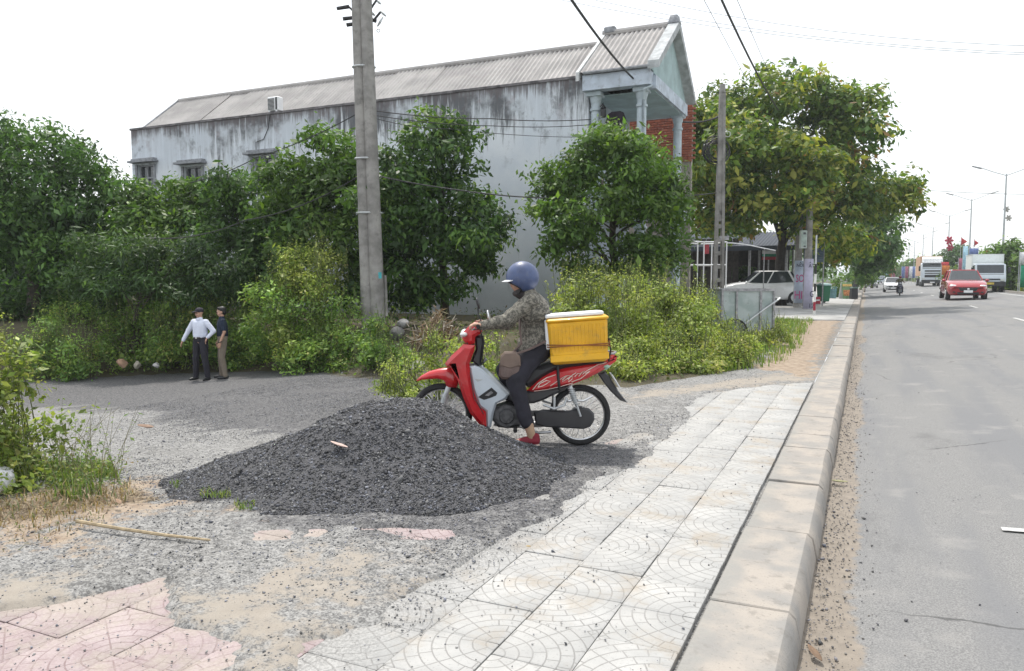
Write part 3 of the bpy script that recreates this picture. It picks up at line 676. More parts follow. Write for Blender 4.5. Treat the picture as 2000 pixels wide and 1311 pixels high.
# small air-conditioner unit on the parapet
p = onY(537, 213, HY+.1)
ac = thing('air_conditioner', 'small white air conditioner unit standing on the parapet of the house', 'air conditioner', (p[0], HY+.12, WZ+.07))
m = MB(); m.box((0, 0, .27), (.46, .26, .46), bevel=.02); m.box((-.15, 0, .03), (.05, .26, .06)); m.box((.15, 0, .03), (.05, .26, .06)); m.build('casing', M_WHITE, ac)
m = MB()
for i in range(9): m.box((-.06, -.135, .09+i*.042), (.27, .02, .022))
m.build('grille', M_BLACK, ac); m = MB(); m.box((.16, -.134, .27), (.07, .012, .40)); m.build('side_panel', M_BLACK, ac)
cable_pts = [onY(527, 224, HY-.03), onY(524, 250, HY-.03), onY(515, 272, HY-.03), onY(500, 278, HY-.03), onY(500, 296, HY-.03)]
m = MB(); m.tube(cable_pts, .013, 6); tag(m.build('wall_cable', M_WIRE), 'dark cable running down the house wall from the air conditioner', 'cable')

# neighbouring brick wall seen under the porch
bw = thing('brick_wall', 'bare red brick wall of the neighbouring house beyond the porch', 'brick wall', (-6.55, 25.2, 0))
m = MB(); m.box((-.08, .15, 3.5), (2.7, .2, 7.4)); m.build('mortar_core', mat('old_mortar', (.32, .29, .26), .95, kind='World'), bw)
bm_ = MB().box((0, 0, 0), (.215, .11, .068), bevel=.006).mesh('brick')
t = NT('red_brick'); oi = t.n('ShaderNodeObjectInfo').outputs['Random']; c = t.mix(oi, (.36, .12, .07), (.24, .075, .05)); t.bump(t.noise(t.coord('Object'), 60, 3), .4, .004)
bm_.materials.append(t.out(Base_Color=t.mix(t.ramp(t.noise(t.coord('World'), 12, 4), .55, .75), c, (.42, .30, .24)), Roughness=.9))
for r in range(24):
    for i in range(12):
        o = bpy.data.objects.new('brick', bm_); COL.objects.link(o); o.parent = bw
        o.location = (-1.3+i*.225+(.112 if r % 2 else 0), .03+random.uniform(-.004, .004), 5.3+r*.079); o.rotation_euler = (0, 0, random.uniform(-.01, .01))

# ------------------------------------------------------------------ vegetation
def leafmesh(name, C, Nn, size, cols, aspect=.5, droop=0.):
    n = len(C); Nn = Nn/np.linalg.norm(Nn, axis=1, keepdims=True)
    r = rng.normal(0, 1, (n, 3)); r[:, 2] -= droop
    T = np.cross(Nn, r); T /= np.linalg.norm(T, axis=1, keepdims=True)+1e-9; D = np.cross(T, Nn); s = np.where((D*r).sum(1) < 0, -1., 1.)[:, None]; D = D*s
    L = size[:, None]; w = L*aspect*.5
    A = C; B = C+D*L*.45+T*w-Nn*L*.06; E = C+D*L-Nn*L*.16; G = C+D*L*.45-T*w-Nn*L*.06
    mid = C+D*L*.5+Nn*L*.05
    V = np.stack([A, B, E, G], 1).reshape(-1, 3); F = np.arange(4*n).reshape(n, 4)
    return np_mesh(name, V, F, {'tint': ('FACE', cols)})
def tint(n, pal, w=None, jit=.18, base=None):
    pal = np.array(pal); i = rng.choice(len(pal), n, p=w) if base is None else base
    return np.clip(pal[i]*(1+rng.normal(0, jit, (n, 1))), .004, .9)
def crown_leaves(blobs, nclus, per, spread, size, pal, w, up=.5, shell=.45, jit=.15, sizevar=.3, gap=0., gscale=.8, flat=.6, lump=11):
    """leaf clumps through the volume of several ellipsoids"""
    if lump:
        nb = []
        for q in blobs:
            q = np.array(q[:6]); r3 = (q[3]*q[4]*q[5])**(1/3)
            for k in range(lump):
                d = rng.normal(0, 1, 3); d /= np.linalg.norm(d); rr_ = rng.uniform(.35, .95); f = rng.uniform(.26, .46)
                nb.append((*(q[:3]+d*rr_*q[3:6]), *(q[3:6]*.45*f+r3*.55*f)))
        blobs = nb
    b = np.array([q[:6] for q in blobs]); vol = (b[:, 3]*b[:, 4]*b[:, 5])**.75; pb = vol/vol.sum()
    i = rng.choice(len(b), nclus, p=pb); d = rng.normal(0, 1, (nclus, 3)); d /= np.linalg.norm(d, axis=1, keepdims=True)
    r = shell+(1.03-shell)*rng.random(nclus)**.65; r = np.where(rng.random(nclus) < .09, r*rng.uniform(1.05, 1.28, nclus), r)
    cc = b[i, :3]+d*r[:, None]*b[i, 3:6]
    k = None
    if gap > 0:
        g = vnoise(cc[:, 0]+cc[:, 2]*.7, cc[:, 1]-cc[:, 2]*1.1, gscale); k = g > gap*.6; cc, d = cc[k], d[k]
    lc = rng.choice(len(pal), len(b), p=w); lt = 1+rng.normal(0, .16, len(b))
    ii = i if gap <= 0 else i[k]; m = len(cc); ci = np.where(rng.random(m) < .6, lc[ii], rng.choice(len(pal), m, p=w))
    C = np.repeat(cc, per, 0); n = len(C); off = rng.normal(0, spread, (n, 3)); off[:, 2] *= flat; C = C+off
    N = np.repeat(d, per, 0)*.6+rng.normal(0, .55, (n, 3))+np.array([0, 0, up]); N += off*1.2
    sz = size*np.exp(rng.normal(0, sizevar, n))
    pick = np.repeat(ci, per); sw_ = rng.random(n) < .2; pick[sw_] = rng.choice(len(pal), sw_.sum(), p=w)
    cols = tint(n, pal, jit=jit, base=pick)*np.repeat(lt[ii][:, None]*(1+rng.normal(0, .08, (m, 1))), per, 0)
    return C, N, sz, np.clip(cols, .004, .9)
def branchy(mb, base, top, r0, ends, seed=0, bend=.25):
    rr = random.Random(seed); base, top = Vector(base), Vector(top); pts = []
    for k in range(7):
        f = k/6; p = base.lerp(top, f); j = bend*math.sin(f*3.1)*.4
        pts.append(p+Vector((rr.uniform(-j, j), rr.uniform(-j, j), 0)))
    mb.tube(pts, [r0*(1.25 if k == 0 else 1-.5*k/6) for k in range(7)], 9)
    for i, e in enumerate(ends):
        f = .45+.5*rr.random(); k = min(5, int(f*6)); s = pts[k].lerp(pts[k+1], f*6-k); e = Vector(e)
        m1 = s.lerp(e, .5)+Vector((rr.uniform(-.2, .2), rr.uniform(-.2, .2), (e-s).length*.12)); r = r0*(.42-.18*f)
        mb.tube([s, s.lerp(m1, .5)+Vector((0, 0, .05)), m1, m1.lerp(e, .5), e], [r, r*.85, r*.65, r*.42, r*.15], 6)
M_STEM = mat('green_stem', (.11, .13, .045), .8, var=.3, scale=20)
M_BARKD = mat('dark_bark', (.028, .023, .019), .95, var=.4, scale=9, bump=.6, bscale=30)
def tree(name, label, cat, base, trunk_top, r0, blobs, leaf, group=None, ends=None, **kw):
    ro = thing(name, label, cat, base, 0, group); B = np.array(base)
    bl = [(q[0]-B[0], q[1]-B[1], q[2]-B[2], *q[3:]) for q in blobs]
    mb = MB(); branchy(mb, (0, 0, -.2), np.array(trunk_top)-B, r0, [q[:3] for q in bl][:10] if ends is None else ends, seed=len(blobs)); mb.build('trunk', M_BARKD if r0 > .2 else M_BARK, ro)
    C, N, s, c = crown_leaves(bl, **leaf)
    link('crown', leafmesh('crown', C, N, s, c, kw.get('aspect', .5), kw.get('droop', .3)), M_LEAF, ro); return ro
def blobs_at(lst):
    """(px, py, D, radius px x, radius px y, depth m)"""
    o = []
    for (px, py, D, rx_, ry_, dd) in lst:
        p = atD(px, py, D); o.append((p[0], p[1], p[2], rx_/FPX*D*.8+dd*.2, dd*.8+rx_/FPX*D*.2, ry_/FPX*D))
    return o
G_DARK = [(.038, .085, .028), (.058, .122, .036), (.082, .160, .044), (.048, .092, .042)]
G_MID = [(.060, .125, .032), (.088, .170, .042), (.125, .215, .052), (.066, .115, .042)]
G_LITE = [(.10, .17, .04), (.14, .215, .05), (.19, .25, .065), (.075, .14, .038), (.20, .185, .07)]
G_ALMOND = [(.095, .155, .034), (.16, .205, .042), (.25, .255, .06), (.24, .14, .06), (.06, .115, .03)]

G_DARK = [(r*1.22, g*1.15, b) for r, g, b in G_DARK]; G_MID = [(r*1.25, g*1.16, b) for r, g, b in G_MID]; G_ALMOND = [(r*1.15, g*1.15, b) for r, g, b in G_ALMOND]
# big street tree on the right (broad rounded crown, yellowing young leaves)
tb = onz(1524, 597, 0)
D0 = 37.5
bl = blobs_at([(1480, 210, D0, 95, 65, 3.2), (1570, 190, D0, 75, 60, 3.), (1400, 235, D0-1, 60, 50, 2.6), (1640, 215, D0, 75, 55, 3.), (1440, 320, D0-1, 105, 80, 4.2), (1560, 310, D0, 120, 95, 5.), (1670, 300, D0, 62, 85, 3.5),
               (1385, 360, D0-1, 70, 75, 3.6), (1470, 385, D0-2, 80, 42, 3.5), (1600, 400, D0, 100, 70, 4.2), (1690, 390, D0, 62, 55, 3.), (1760, 355, D0, 52, 42, 2.2), (1775, 400, D0, 30, 30, 1.4), (1560, 145, D0, 22, 28, 1.), (1490, 140, D0, 25, 25, 1.), (1350, 300, D0-1, 45, 60, 2.4), (1345, 250, D0-1, 35, 40, 2.), (1370, 410, D0-1, 50, 45, 2.6), (1450, 260, D0-3, 60, 60, 2.4), (1420, 440, D0, 60, 30, 2.4), (1640, 350, D0-2, 60, 60, 3.), (1580, 370, D0-4.5, 50, 40, 1.6), (1600, 320, D0-4.5, 55, 50, 1.6), (1545, 300, D0-4.5, 50, 50, 1.6), (1640, 470, D0+3, 70, 45, 2.8), (1400, 430, D0-2, 60, 35, 2.4)])
tree('almond_tree', 'big spreading street tree with yellowing leaves beside the pavement', 'tree', (tb[0], tb[1], -.02), atD(1530, 330, D0+.3), .29, bl,
     dict(nclus=5600, per=9, spread=.28, size=.27, pal=G_ALMOND, w=[.34, .29, .17, .02, .18], up=.75, shell=.35, gap=.24, gscale=.9, flat=.45), aspect=.52, droop=.6)
# second tree in the row behind it
tb2 = onz(1668, 566, 0)
bl = blobs_at([(1690, 455, 62, 65, 60, 3.8), (1720, 430, 64, 36, 40, 2.6), (1650, 500, 60, 60, 40, 3.2), (1735, 495, 64, 26, 24, 1.8), (1700, 505, 62, 36, 28, 2.2)])
tree('street_tree', 'dark green rounded street tree behind the big yellowing one', 'tree', (tb2[0], tb2[1], 0), atD(1680, 490, 62), .25, bl,
     dict(nclus=1300, per=8, spread=.35, size=.36, pal=G_DARK, w=[.3, .35, .2, .15], up=.5, shell=.4, gap=.2, gscale=.6), aspect=.55)
# trees against the house
tree('leafy_tree', 'tall dark leafy tree against the middle of the house wall', 'tree', (*onY(870, 600, 17.6)[:2], .35), atD(865, 400, 18.5), .13,
     blobs_at([(850, 265, 18.6, 58, 42, .9), (915, 275, 18.8, 28, 26, .5), (810, 330, 18.5, 75, 65, 1.2), (880, 340, 18.6, 65, 55, 1.2), (770, 400, 18.4, 80, 70, 1.3), (870, 420, 18.4, 85, 65, 1.4), (950, 455, 18.5, 55, 42, 1.), (900, 480, 18.2, 80, 35, 1.2), (795, 480, 18.3, 75, 50, 1.2), (870, 235, 18.6, 25, 22, .5), (765, 305, 18.4, 20, 35, .4), (780, 555, 18.4, 75, 45, 1.1), (850, 545, 18.6, 60, 40, 1.), (745, 470, 18.6, 45, 70, 1.), (700, 560, 18.6, 45, 50, .9), (925, 520, 18.6, 45, 28, .8)]),
     dict(nclus=2700, per=9, spread=.15, size=.15, pal=G_DARK+[G_MID[2]], w=[.28, .3, .2, .1, .12], up=.45, shell=.4, gap=.2, gscale=1.6), aspect=.42, droop=.7)
tree('leafy_tree', 'dense round leafy tree in front of the porch of the house', 'tree', (*onY(1205, 560, 18.0)[:2], .15), atD(1195, 400, 18.5), .13,
     blobs_at([(1190, 285, 18.4, 85, 45, 1.3), (1120, 350, 18.2, 75, 50, 1.3), (1220, 350, 18.2, 95, 60, 1.5), (1290, 320, 18.6, 50, 55, 1.), (1080, 395, 18., 62, 45, 1.), (1170, 430, 17.8, 95, 50, 1.4), (1275, 420, 18.2, 62, 55, 1.2), (1110, 480, 17.7, 65, 35, 1.), (1230, 490, 17.8, 75, 35, 1.1), (1060, 330, 18.2, 28, 26, .5), (1300, 480, 18.4, 45, 50, .9), (1150, 525, 18, 70, 26, .9), (1260, 530, 18.2, 60, 35, .9), (1315, 380, 18.6, 35, 40, .8)]),
     dict(nclus=2700, per=9, spread=.14, size=.135, pal=G_MID, w=[.33, .3, .15, .22], up=.5, shell=.4, gap=.16, gscale=1.8), aspect=.42, droop=.4)
tree('leafy_tree', 'bushy tree directly left of the concrete pole', 'tree', (*atD(625, 600, 18.6)[:2], .1), atD(630, 420, 19), .12,
     blobs_at([(640, 300, 19, 62, 48, 1.), (600, 345, 19.2, 70, 45, 1.2), (670, 350, 19, 55, 60, 1.1), (620, 420, 19, 85, 60, 1.4), (680, 450, 18.8, 55, 65, 1.1), (560, 395, 19.4, 70, 40, 1.2), (720, 500, 18.6, 45, 60, 1.), (600, 490, 19, 60, 45, 1.)]),
     dict(nclus=1700, per=9, spread=.16, size=.15, pal=G_MID, w=[.3, .34, .2, .16], up=.5, shell=.4, gap=.18, gscale=1.6), aspect=.42, droop=.4)
tree('leafy_tree', 'low wide tree below the barred windows of the house', 'tree', (*atD(480, 600, 19.8)[:2], 0), atD(480, 440, 20), .11,
     blobs_at([(470, 375, 20.2, 75, 40, 1.2), (540, 400, 20, 62, 45, 1.1), (420, 410, 20.2, 60, 45, 1.1), (510, 455, 19.8, 85, 50, 1.3), (430, 470, 20, 70, 45, 1.2), (560, 470, 19.6, 60, 50, 1.1), (500, 540, 19.6, 95, 50, 1.2), (420, 545, 19.8, 70, 45, 1.1), (580, 550, 19.4, 60, 45, 1.)]),
     dict(nclus=2200, per=9, spread=.16, size=.145, pal=G_DARK, w=[.3, .36, .2, .14], up=.5, shell=.4, gap=.14, gscale=1.6), aspect=.42)
tree('leafy_tree', 'young tree at the left end of the house under the small window', 'tree', (*atD(320, 600, 20.5)[:2], -.1), atD(320, 430, 21), .1,
     blobs_at([(330, 375, 21, 58, 38, 1.1), (280, 400, 20.8, 50, 45, 1.), (340, 430, 20.6, 70, 45, 1.2), (290, 460, 20.4, 65, 45, 1.2), (375, 395, 21, 40, 35, .8), (300, 540, 20.4, 80, 50, 1.2), (220, 520, 20.4, 60, 55, 1.1)]),
     dict(nclus=1700, per=9, spread=.16, size=.14, pal=G_MID, w=[.4, .3, .1, .2], up=.5, shell=.4, gap=.14, gscale=1.6), aspect=.42)
tree('leafy_tree', 'tall dark tree at the left edge of the yard', 'tree', (*atD(60, 640, 20.5)[:2], -.3), atD(70, 380, 21), .2,
     blobs_at([(30, 270, 21.5, 75, 42, 1.5), (110, 310, 21, 80, 50, 1.6), (0, 360, 21, 90, 70, 1.8), (90, 390, 20.6, 95, 70, 1.8), (180, 355, 21, 60, 45, 1.2), (215, 400, 20.8, 45, 50, 1.), (-50, 300, 21.5, 70, 60, 1.5), (160, 440, 20.4, 80, 55, 1.4), (40, 470, 20.2, 95, 55, 1.6), (-60, 450, 20.5, 80, 80, 1.6), (140, 285, 21, 30, 25, .7), (30, 560, 21, 90, 55, 1.4), (120, 540, 20.8, 80, 60, 1.3), (-60, 570, 21, 80, 60, 1.4), (70, 610, 21, 90, 45, 1.2), (180, 600, 20.6, 60, 45, 1.)]),
     dict(nclus=3600, per=9, spread=.17, size=.15, pal=G_DARK, w=[.34, .34, .17, .15], up=.45, shell=.4, gap=.16, gscale=1.3), aspect=.4, droop=.5)
tree('feathery_shrub', 'feathery leaved shrub bending over in front of the dark trees', 'shrub', (*atD(260, 640, 19)[:2], -.2), atD(270, 540, 18.8), .07,
     blobs_at([(200, 480, 18.8, 75, 32, .9), (290, 490, 18.6, 85, 38, 1.), (380, 500, 18.6, 75, 36, .9), (250, 540, 18.4, 85, 40, 1.), (440, 530, 18.6, 60, 35, .8), (350, 560, 18.3, 75, 40, .9), (180, 550, 18.6, 50, 50, .7), (400, 465, 18.8, 40, 25, .5)]),
     dict(nclus=1300, per=10, spread=.15, size=.13, pal=[(.06, .115, .04), (.085, .15, .055), (.045, .085, .035), (.10, .16, .05)], w=[.35, .28, .25, .12], up=.9, shell=.3, gap=.2, gscale=2.), aspect=.26, droop=1.)
# dense shade of more trees far behind the left corner
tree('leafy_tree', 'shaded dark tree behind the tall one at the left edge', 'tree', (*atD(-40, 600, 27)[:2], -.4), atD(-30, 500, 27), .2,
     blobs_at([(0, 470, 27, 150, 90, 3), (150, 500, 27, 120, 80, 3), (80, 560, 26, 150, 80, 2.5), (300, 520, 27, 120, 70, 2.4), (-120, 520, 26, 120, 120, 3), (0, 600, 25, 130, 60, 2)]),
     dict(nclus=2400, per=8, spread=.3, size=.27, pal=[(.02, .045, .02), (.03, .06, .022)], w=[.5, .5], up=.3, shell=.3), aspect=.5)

# weeds: shrubs on the bank and beside the cart
def shrub(label, lst, nclus, size=.075, pal=G_LITE, w=None, per=9, shoots=60, cat='bush', name='weedy_bush', aspect=.48, ground=None, stem=1.):
    bl = blobs_at(lst); c0 = np.mean([q[:3] for q in bl], 0); g = gz1(c0[0], c0[1]) if ground is None else ground
    base = np.array([c0[0], c0[1], g]); ro = thing(name, label, cat, tuple(base))
    bl = [(q[0]-base[0], q[1]-base[1], q[2]-base[2], *q[3:]) for q in bl]; w = w or [1/len(pal)]*len(pal)
    bl = bl+[(q[0]+rng.normal(0, .1)+FW[0]*-.08*q[4], q[1]+rng.normal(0, .1)+FW[1]*-.08*q[4], max(.12, q[2]*.42), q[3]*.95, q[4]*.9, max(.14, min(q[5], q[2]*.5))) for q in bl]
    C, N, s, c = crown_leaves(bl, int(nclus*1.7), per, size*1.25, size, pal, w, up=.8, shell=.35, gap=.12, gscale=2.5, flat=.8, lump=7)
    st = MB(); Cs, Ns, Ss, cs = [], [], [], []
    for k in range(int(shoots*1.6)):
        q = bl[rng.integers(len(bl)//2)]; a = rng.uniform(0, 6.28); rr = .85*math.sqrt(rng.random())
        p = np.array([q[0]+math.cos(a)*q[3]*rr, q[1]+math.sin(a)*q[4]*rr, q[2]+q[5]*math.sqrt(max(0, 1-rr*rr))*.85])
        lean = np.array([rng.normal(0, .25), rng.normal(0, .25), 1.]); L = rng.uniform(.15, .62)*size/.075
        st.tube([tuple(p-lean*.35*size/.075), tuple(p), tuple(p+lean*L*.6), tuple(p+lean*L)], [.006*stem, .005*stem, .004*stem, .002*stem], 4, False)
        m = 9; f = rng.random(m); pc = rng.choice(len(pal), p=w); pts = p+lean*L*f[:, None]
        Cs.append(pts); Ns.append(rng.normal(0, .5, (m, 3))+np.array([0, 0, .9])); Ss.append(size*rng.uniform(.5, 1.05, m)*(1.1-.5*f)); cs.append(tint(m, pal, base=np.full(m, pc)))
    for q in bl:
        for k in range(5):
            e = np.array(q[:3])+rng.normal(0, .3, 3)*np.array(q[3:6]); s0 = np.array([e[0]*.6+rng.normal(0, .15), e[1]*.6+rng.normal(0, .15), -.05])
            st.tube([tuple(s0), tuple((s0+e)/2+np.array([0, 0, .1])), tuple(e)], [.014*stem, .010*stem, .005*stem], 4, False)
    if Cs: C, N, s, c = np.concatenate([C]+Cs), np.concatenate([N]+Ns), np.concatenate([s]+Ss), np.concatenate([c]+cs)
    st.build('stem', M_STEM, ro); link('foliage', leafmesh('foliage', C, N, s, np.clip(c, .004, .9), aspect), M_LEAF, ro); return ro
G_WEED = [(.12, .20, .05), (.17, .255, .06), (.22, .29, .07), (.085, .15, .042), (.26, .26, .09)]; G_WEED = [tuple(v*1.45 for v in c) for c in G_WEED]
G_WEEDR = [(.19, .24, .06), (.25, .29, .075), (.30, .32, .10), (.13, .175, .05), (.33, .31, .12)]; G_WEEDR = [tuple(v*1.45 for v in c) for c in G_WEEDR]
shrub('low weedy bush at the far left end of the bank', [(110, 670, 18, 48, 38, .8), (160, 690, 17.6, 42, 26, .7), (85, 690, 17.8, 28, 26, .5)], 420, pal=G_WEED, w=[.36, .26, .08, .26, .04])
shrub('bright green weedy bush left of the man in the white shirt', [(235, 640, 18.8, 55, 38, .8), (300, 630, 18.8, 60, 45, .9), (270, 675, 19.2, 75, 32, .8), (340, 660, 18.6, 50, 45, .8)], 700, pal=G_WEED, w=[.28, .3, .16, .2, .06])
shrub('weedy bush right behind the two standing men', [(400, 610, 19.2, 60, 35, .8), (460, 625, 19.0, 70, 50, .9), (520, 640, 18.9, 60, 55, .9), (430, 670, 19.1, 80, 35, .7), (500, 690, 19.2, 60, 26, .6)], 900, pal=G_WEED, w=[.24, .3, .2, .18, .08])
shrub('row of light green weeds on top of the bank at the far left', [(120, 615, 20, 60, 32, .8), (210, 600, 20, 60, 34, .8), (300, 590, 20, 60, 36, .8), (385, 575, 20.2, 55, 36, .8), (470, 570, 20, 55, 38, .8)], 850, pal=G_WEED, w=[.28, .28, .14, .26, .04])
shrub('tall yellow-green bush left of the concrete pole', [(615, 510, 17.6, 48, 35, .7), (640, 545, 17.4, 48, 40, .7), (590, 570, 17.4, 62, 40, .8), (560, 540, 17.6, 40, 40, .6)], 620, pal=G_WEEDR, w=[.3, .28, .16, .2, .06], shoots=80)
shrub('thick weedy bush at the foot of the concrete pole', [(580, 630, 17.2, 70, 45, .8), (650, 620, 17., 62, 55, .8), (600, 680, 16.8, 75, 30, .7), (680, 670, 16.4, 55, 32, .6), (545, 590, 17.6, 60, 50, .8)], 900, pal=G_WEED, w=[.3, .32, .14, .2, .04])
shrub('small weed clump between the concrete pole and the motorbike', [(740, 650, 15.5, 32, 26, .4), (770, 690, 14.6, 40, 20, .4), (720, 690, 15, 35, 20, .4)], 320, size=.07, pal=G_WEED, w=[.3, .3, .1, .26, .04], shoots=30)
shrub('weeds growing right in front of the motorbike', [(845, 685, 10.2, 22, 34, .25), (790, 722, 10, 30, 22, .3), (770, 745, 9.4, 28, 20, .3), (960, 690, 10, 26, 34, .25), (900, 690, 11, 38, 30, .3)], 420, size=.045, pal=G_WEEDR, w=[.34, .3, .12, .22, .02], shoots=45)
shrub('large yellow-green bush behind the yellow box', [(1130, 572, 13.4, 56, 32, .7), (1190, 588, 13.2, 70, 46, .9), (1120, 620, 13, 55, 50, .8), (1220, 640, 12.8, 75, 55, .9), (1160, 690, 12.2, 75, 35, .7)], 1250, size=.062, pal=G_WEEDR, w=[.3, .26, .12, .28, .04], shoots=110)
shrub('tall yellow-green bush left of the handcart', [(1265, 574, 14.4, 62, 30, .8), (1330, 592, 14.6, 52, 32, .8), (1290, 620, 14, 80, 50, .9), (1360, 620, 14.4, 40, 42, .6), (1340, 670, 13.4, 62, 32, .7)], 1250, size=.062, pal=G_WEEDR, w=[.28, .28, .14, .26, .04], shoots=110)
shrub('low bright weeds edging the tiled pavement', [(1270, 700, 12, 75, 30, .5), (1350, 705, 12.2, 62, 26, .45), (1425, 700, 12.8, 55, 24, .4), (1220, 725, 11.2, 42, 16, .3), (1440, 670, 14, 40, 18, .4)], 950, size=.055, pal=G_WEEDR, w=[.3, .3, .16, .2, .04], shoots=90)
shrub('low weeds at the wheel of the handcart', [(1490, 665, 15.8, 28, 20, .35), (1450, 668, 15.6, 34, 18, .35), (1400, 650, 15.8, 34, 26, .35), (1385, 610, 16.2, 18, 30, .3), (1520, 650, 16.6, 22, 18, .3)], 420, size=.055, pal=G_WEEDR, w=[.3, .3, .16, .2, .04], shoots=40)
shrub('leafy roadside plant cut off by the left edge of the picture', [(22, 745, 5.6, 40, 48, .2), (30, 705, 5.7, 45, 30, .18), (-10, 790, 5.5, 42, 55, .22), (8, 840, 5.4, 32, 40, .18), (12, 880, 5.4, 30, 30, .18)], 300, size=.05, pal=[(.20, .26, .06), (.28, .32, .09), (.15, .21, .05), (.34, .33, .13)], w=[.35, .3, .25, .1], shoots=24, per=6, aspect=.5, name='leafy_plant', cat='plant', stem=.45)

# grass: blades, thin stalks
def grass(name, P, h, cols, lean=.5, width=.007):
    n = len(P); a = rng.uniform(0, 6.28, n); d = np.stack([np.cos(a), np.sin(a), np.zeros(n)], -1); s = np.stack([-np.sin(a), np.cos(a), np.zeros(n)], -1)
    w = (width*rng.uniform(.6, 1.4, n))[:, None]; H = h[:, None]; l = (lean*rng.uniform(.1, 1., n))[:, None]; u = np.array([0, 0, 1.])
    V = np.stack([P-s*w, P+s*w, P+s*w*.8+d*H*l*.35+u*H*.6, P-s*w*.8+d*H*l*.35+u*H*.6, P+s*w*.1+d*H*l+u*H*(1-.35*l), P-s*w*.1+d*H*l+u*H*(1-.35*l)], 1).reshape(-1, 3)
    F = (np.array([[0, 1, 2, 3], [3, 2, 4, 5]])[None]+np.arange(n)[:, None, None]*6).reshape(-1, 4)
    return tag(link(name, np_mesh(name, V, F, {'tint': ('FACE', np.repeat(cols, 2, 0))}), M_GRASS), kind='stuff')
def scatter(n, poly, zf=None):
    x0, y0 = np.min(poly, 0); x1, y1 = np.max(poly, 0); px = rng.uniform(x0, x1, n); py = rng.uniform(y0, y1, n)
    w = (fbm(px, py, 1.5)-.5)*1.0; k = inside(px+w*.5, py+w*.5, poly); px, py = px[k], py[k]
    return np.stack([px, py, ground_z(px, py) if zf is None else zf(px, py)], -1)
GP = [(.10, .17, .04), (.16, .23, .05), (.22, .25, .08), (.30, .25, .14), (.07, .12, .035)]
pm = [P2(-150, 1000), P2(-60, 900), P2(60, 860), P2(225, 915), P2(215, 950), P2(120, 990), P2(40, 1010)]
P = scatter(5200, pm); P = P[fbm(P[:, 0], P[:, 1], 2.4) > .44]; grass('grass', P, rng.uniform(.05, .19, len(P)), tint(len(P), GP, [.32, .3, .14, .08, .16]), 1., .0045)
pm = [P2(-150, 1130), P2(-120, 980), P2(100, 960), P2(260, 940), P2(230, 1020), P2(100, 1060)]
P = scatter(2600, pm); grass('dry_grass', P, rng.uniform(.03, .10, len(P)), tint(len(P), [(.30, .22, .14), (.22, .15, .09), (.12, .14, .06), (.38, .30, .2)], [.35, .25, .25, .15]), 1.6, .004)
pm = [(-1.6, 12.6), (-1.2, 14), (-1.35, 20), (-1.6, 28), (-3.4, 28), (-4.2, 20), (-2.6, 11.6)]
P = scatter(9000, pm); P = P[fbm(P[:, 0], P[:, 1], 1.7)+.25*(rng.random(len(P))-.5) > .46]; grass('verge_grass', P, rng.uniform(.05, .26, len(P)), tint(len(P), [(.15, .24, .05), (.20, .27, .06), (.11, .18, .04), (.26, .27, .10)], [.35, .3, .2, .15]), .8, .009)
pm = [(-1.3, 11.2), (-1.5, 13.2), (-3.2, 10.6), (-5, 9.4), (-4.8, 10.4), (-3, 11.2), (-1.6, 14)]
P = scatter(3000, pm); grass('verge_grass', P, rng.uniform(.04, .16, len(P)), tint(len(P), GP, [.25, .3, .2, .15, .1]), 1., .005)
for (ax, ay, bx, by, n) in ((390, 968, 450, 960, 160), (455, 985, 500, 992, 70), (330, 950, 350, 945, 30)):
    P = np.array([onz(rng.uniform(ax, bx), rng.uniform(min(ay, by)-4, max(ay, by)+4), .02) for _ in range(n)]); P[:, 2] = .015
    grass('grass_tuft', P, rng.uniform(.015, .05, n), tint(n, GP, [.25, .4, .25, .05, .05]), 1.2, .003)
# ground cover on the bank: low mixed weeds that nobody could count
n = 15000; px = rng.uniform(-19, -1.6, n); py = rng.uniform(9.6, 19.5, n); ins = inside(px, py, BANK) & ~inside(px, py, PATH)
px, py = px[ins], py[ins]; k = fbm(px, py, .7) > .36; px, py = px[k], py[k]; n = len(px)
pz = ground_z(px, py)+rng.random(n)**2*.30
o = link('ground_weeds', leafmesh('ground_weeds', np.stack([px, py, pz], -1), rng.normal(0, .6, (n, 3))+np.array([0, 0, .8]), rng.uniform(.05, .12, n), tint(n, [(.06, .10, .03), (.09, .13, .04), (.13, .12, .06), (.17, .13, .08), (.05, .06, .03)], [.25, .25, .2, .15, .15]), .35), M_LEAF)
tag(o, kind='stuff')
n = 5200; a = rng.uniform(0, 6.28, n); q = np.sqrt(rng.random(n)); c0_ = np.array([P2(rng.uniform(-80, 200), rng.uniform(890, 985)) for _ in range(26)])
ci_ = rng.integers(0, 26, n); px = c0_[ci_, 0]+rng.normal(0, .13, n); py = c0_[ci_, 1]+rng.normal(0, .10, n); hz = ground_z(px, py)+.01+rng.random(n)*np.array(rng.uniform(.06, .26, 26))[ci_]
cw = tint(n, [(.13, .20, .05), (.20, .26, .07), (.09, .15, .045), (.27, .28, .10), (.24, .17, .10)], base=np.where(rng.random(n) < .6, (ci_ % 5), rng.integers(0, 4, n)))
o = link('mound_weeds', leafmesh('mound_weeds', np.stack([px, py, hz], -1), rng.normal(0, .6, (n, 3))+np.array([0, 0, .8]), rng.uniform(.012, .045, n), cw, .45), M_LEAF); tag(o, kind='stuff')
n = 1500; pm_ = [P2(-150, 1120), P2(-100, 985), P2(120, 975), P2(270, 950), P2(330, 1000), P2(150, 1060)]; P = scatter(n*3, pm_); n = len(P)
V = np.stack([P+np.array([0, 0, .015]), P+np.array([0, 0, .015])], 1); ang = rng.uniform(0, 6.28, n); Ls = rng.uniform(.03, .14, n); dv = np.stack([np.cos(ang), np.sin(ang), rng.normal(0, .12, n)], -1)*Ls[:, None]; wv = np.stack([-np.sin(ang), np.cos(ang), np.zeros(n)], -1)*.0022
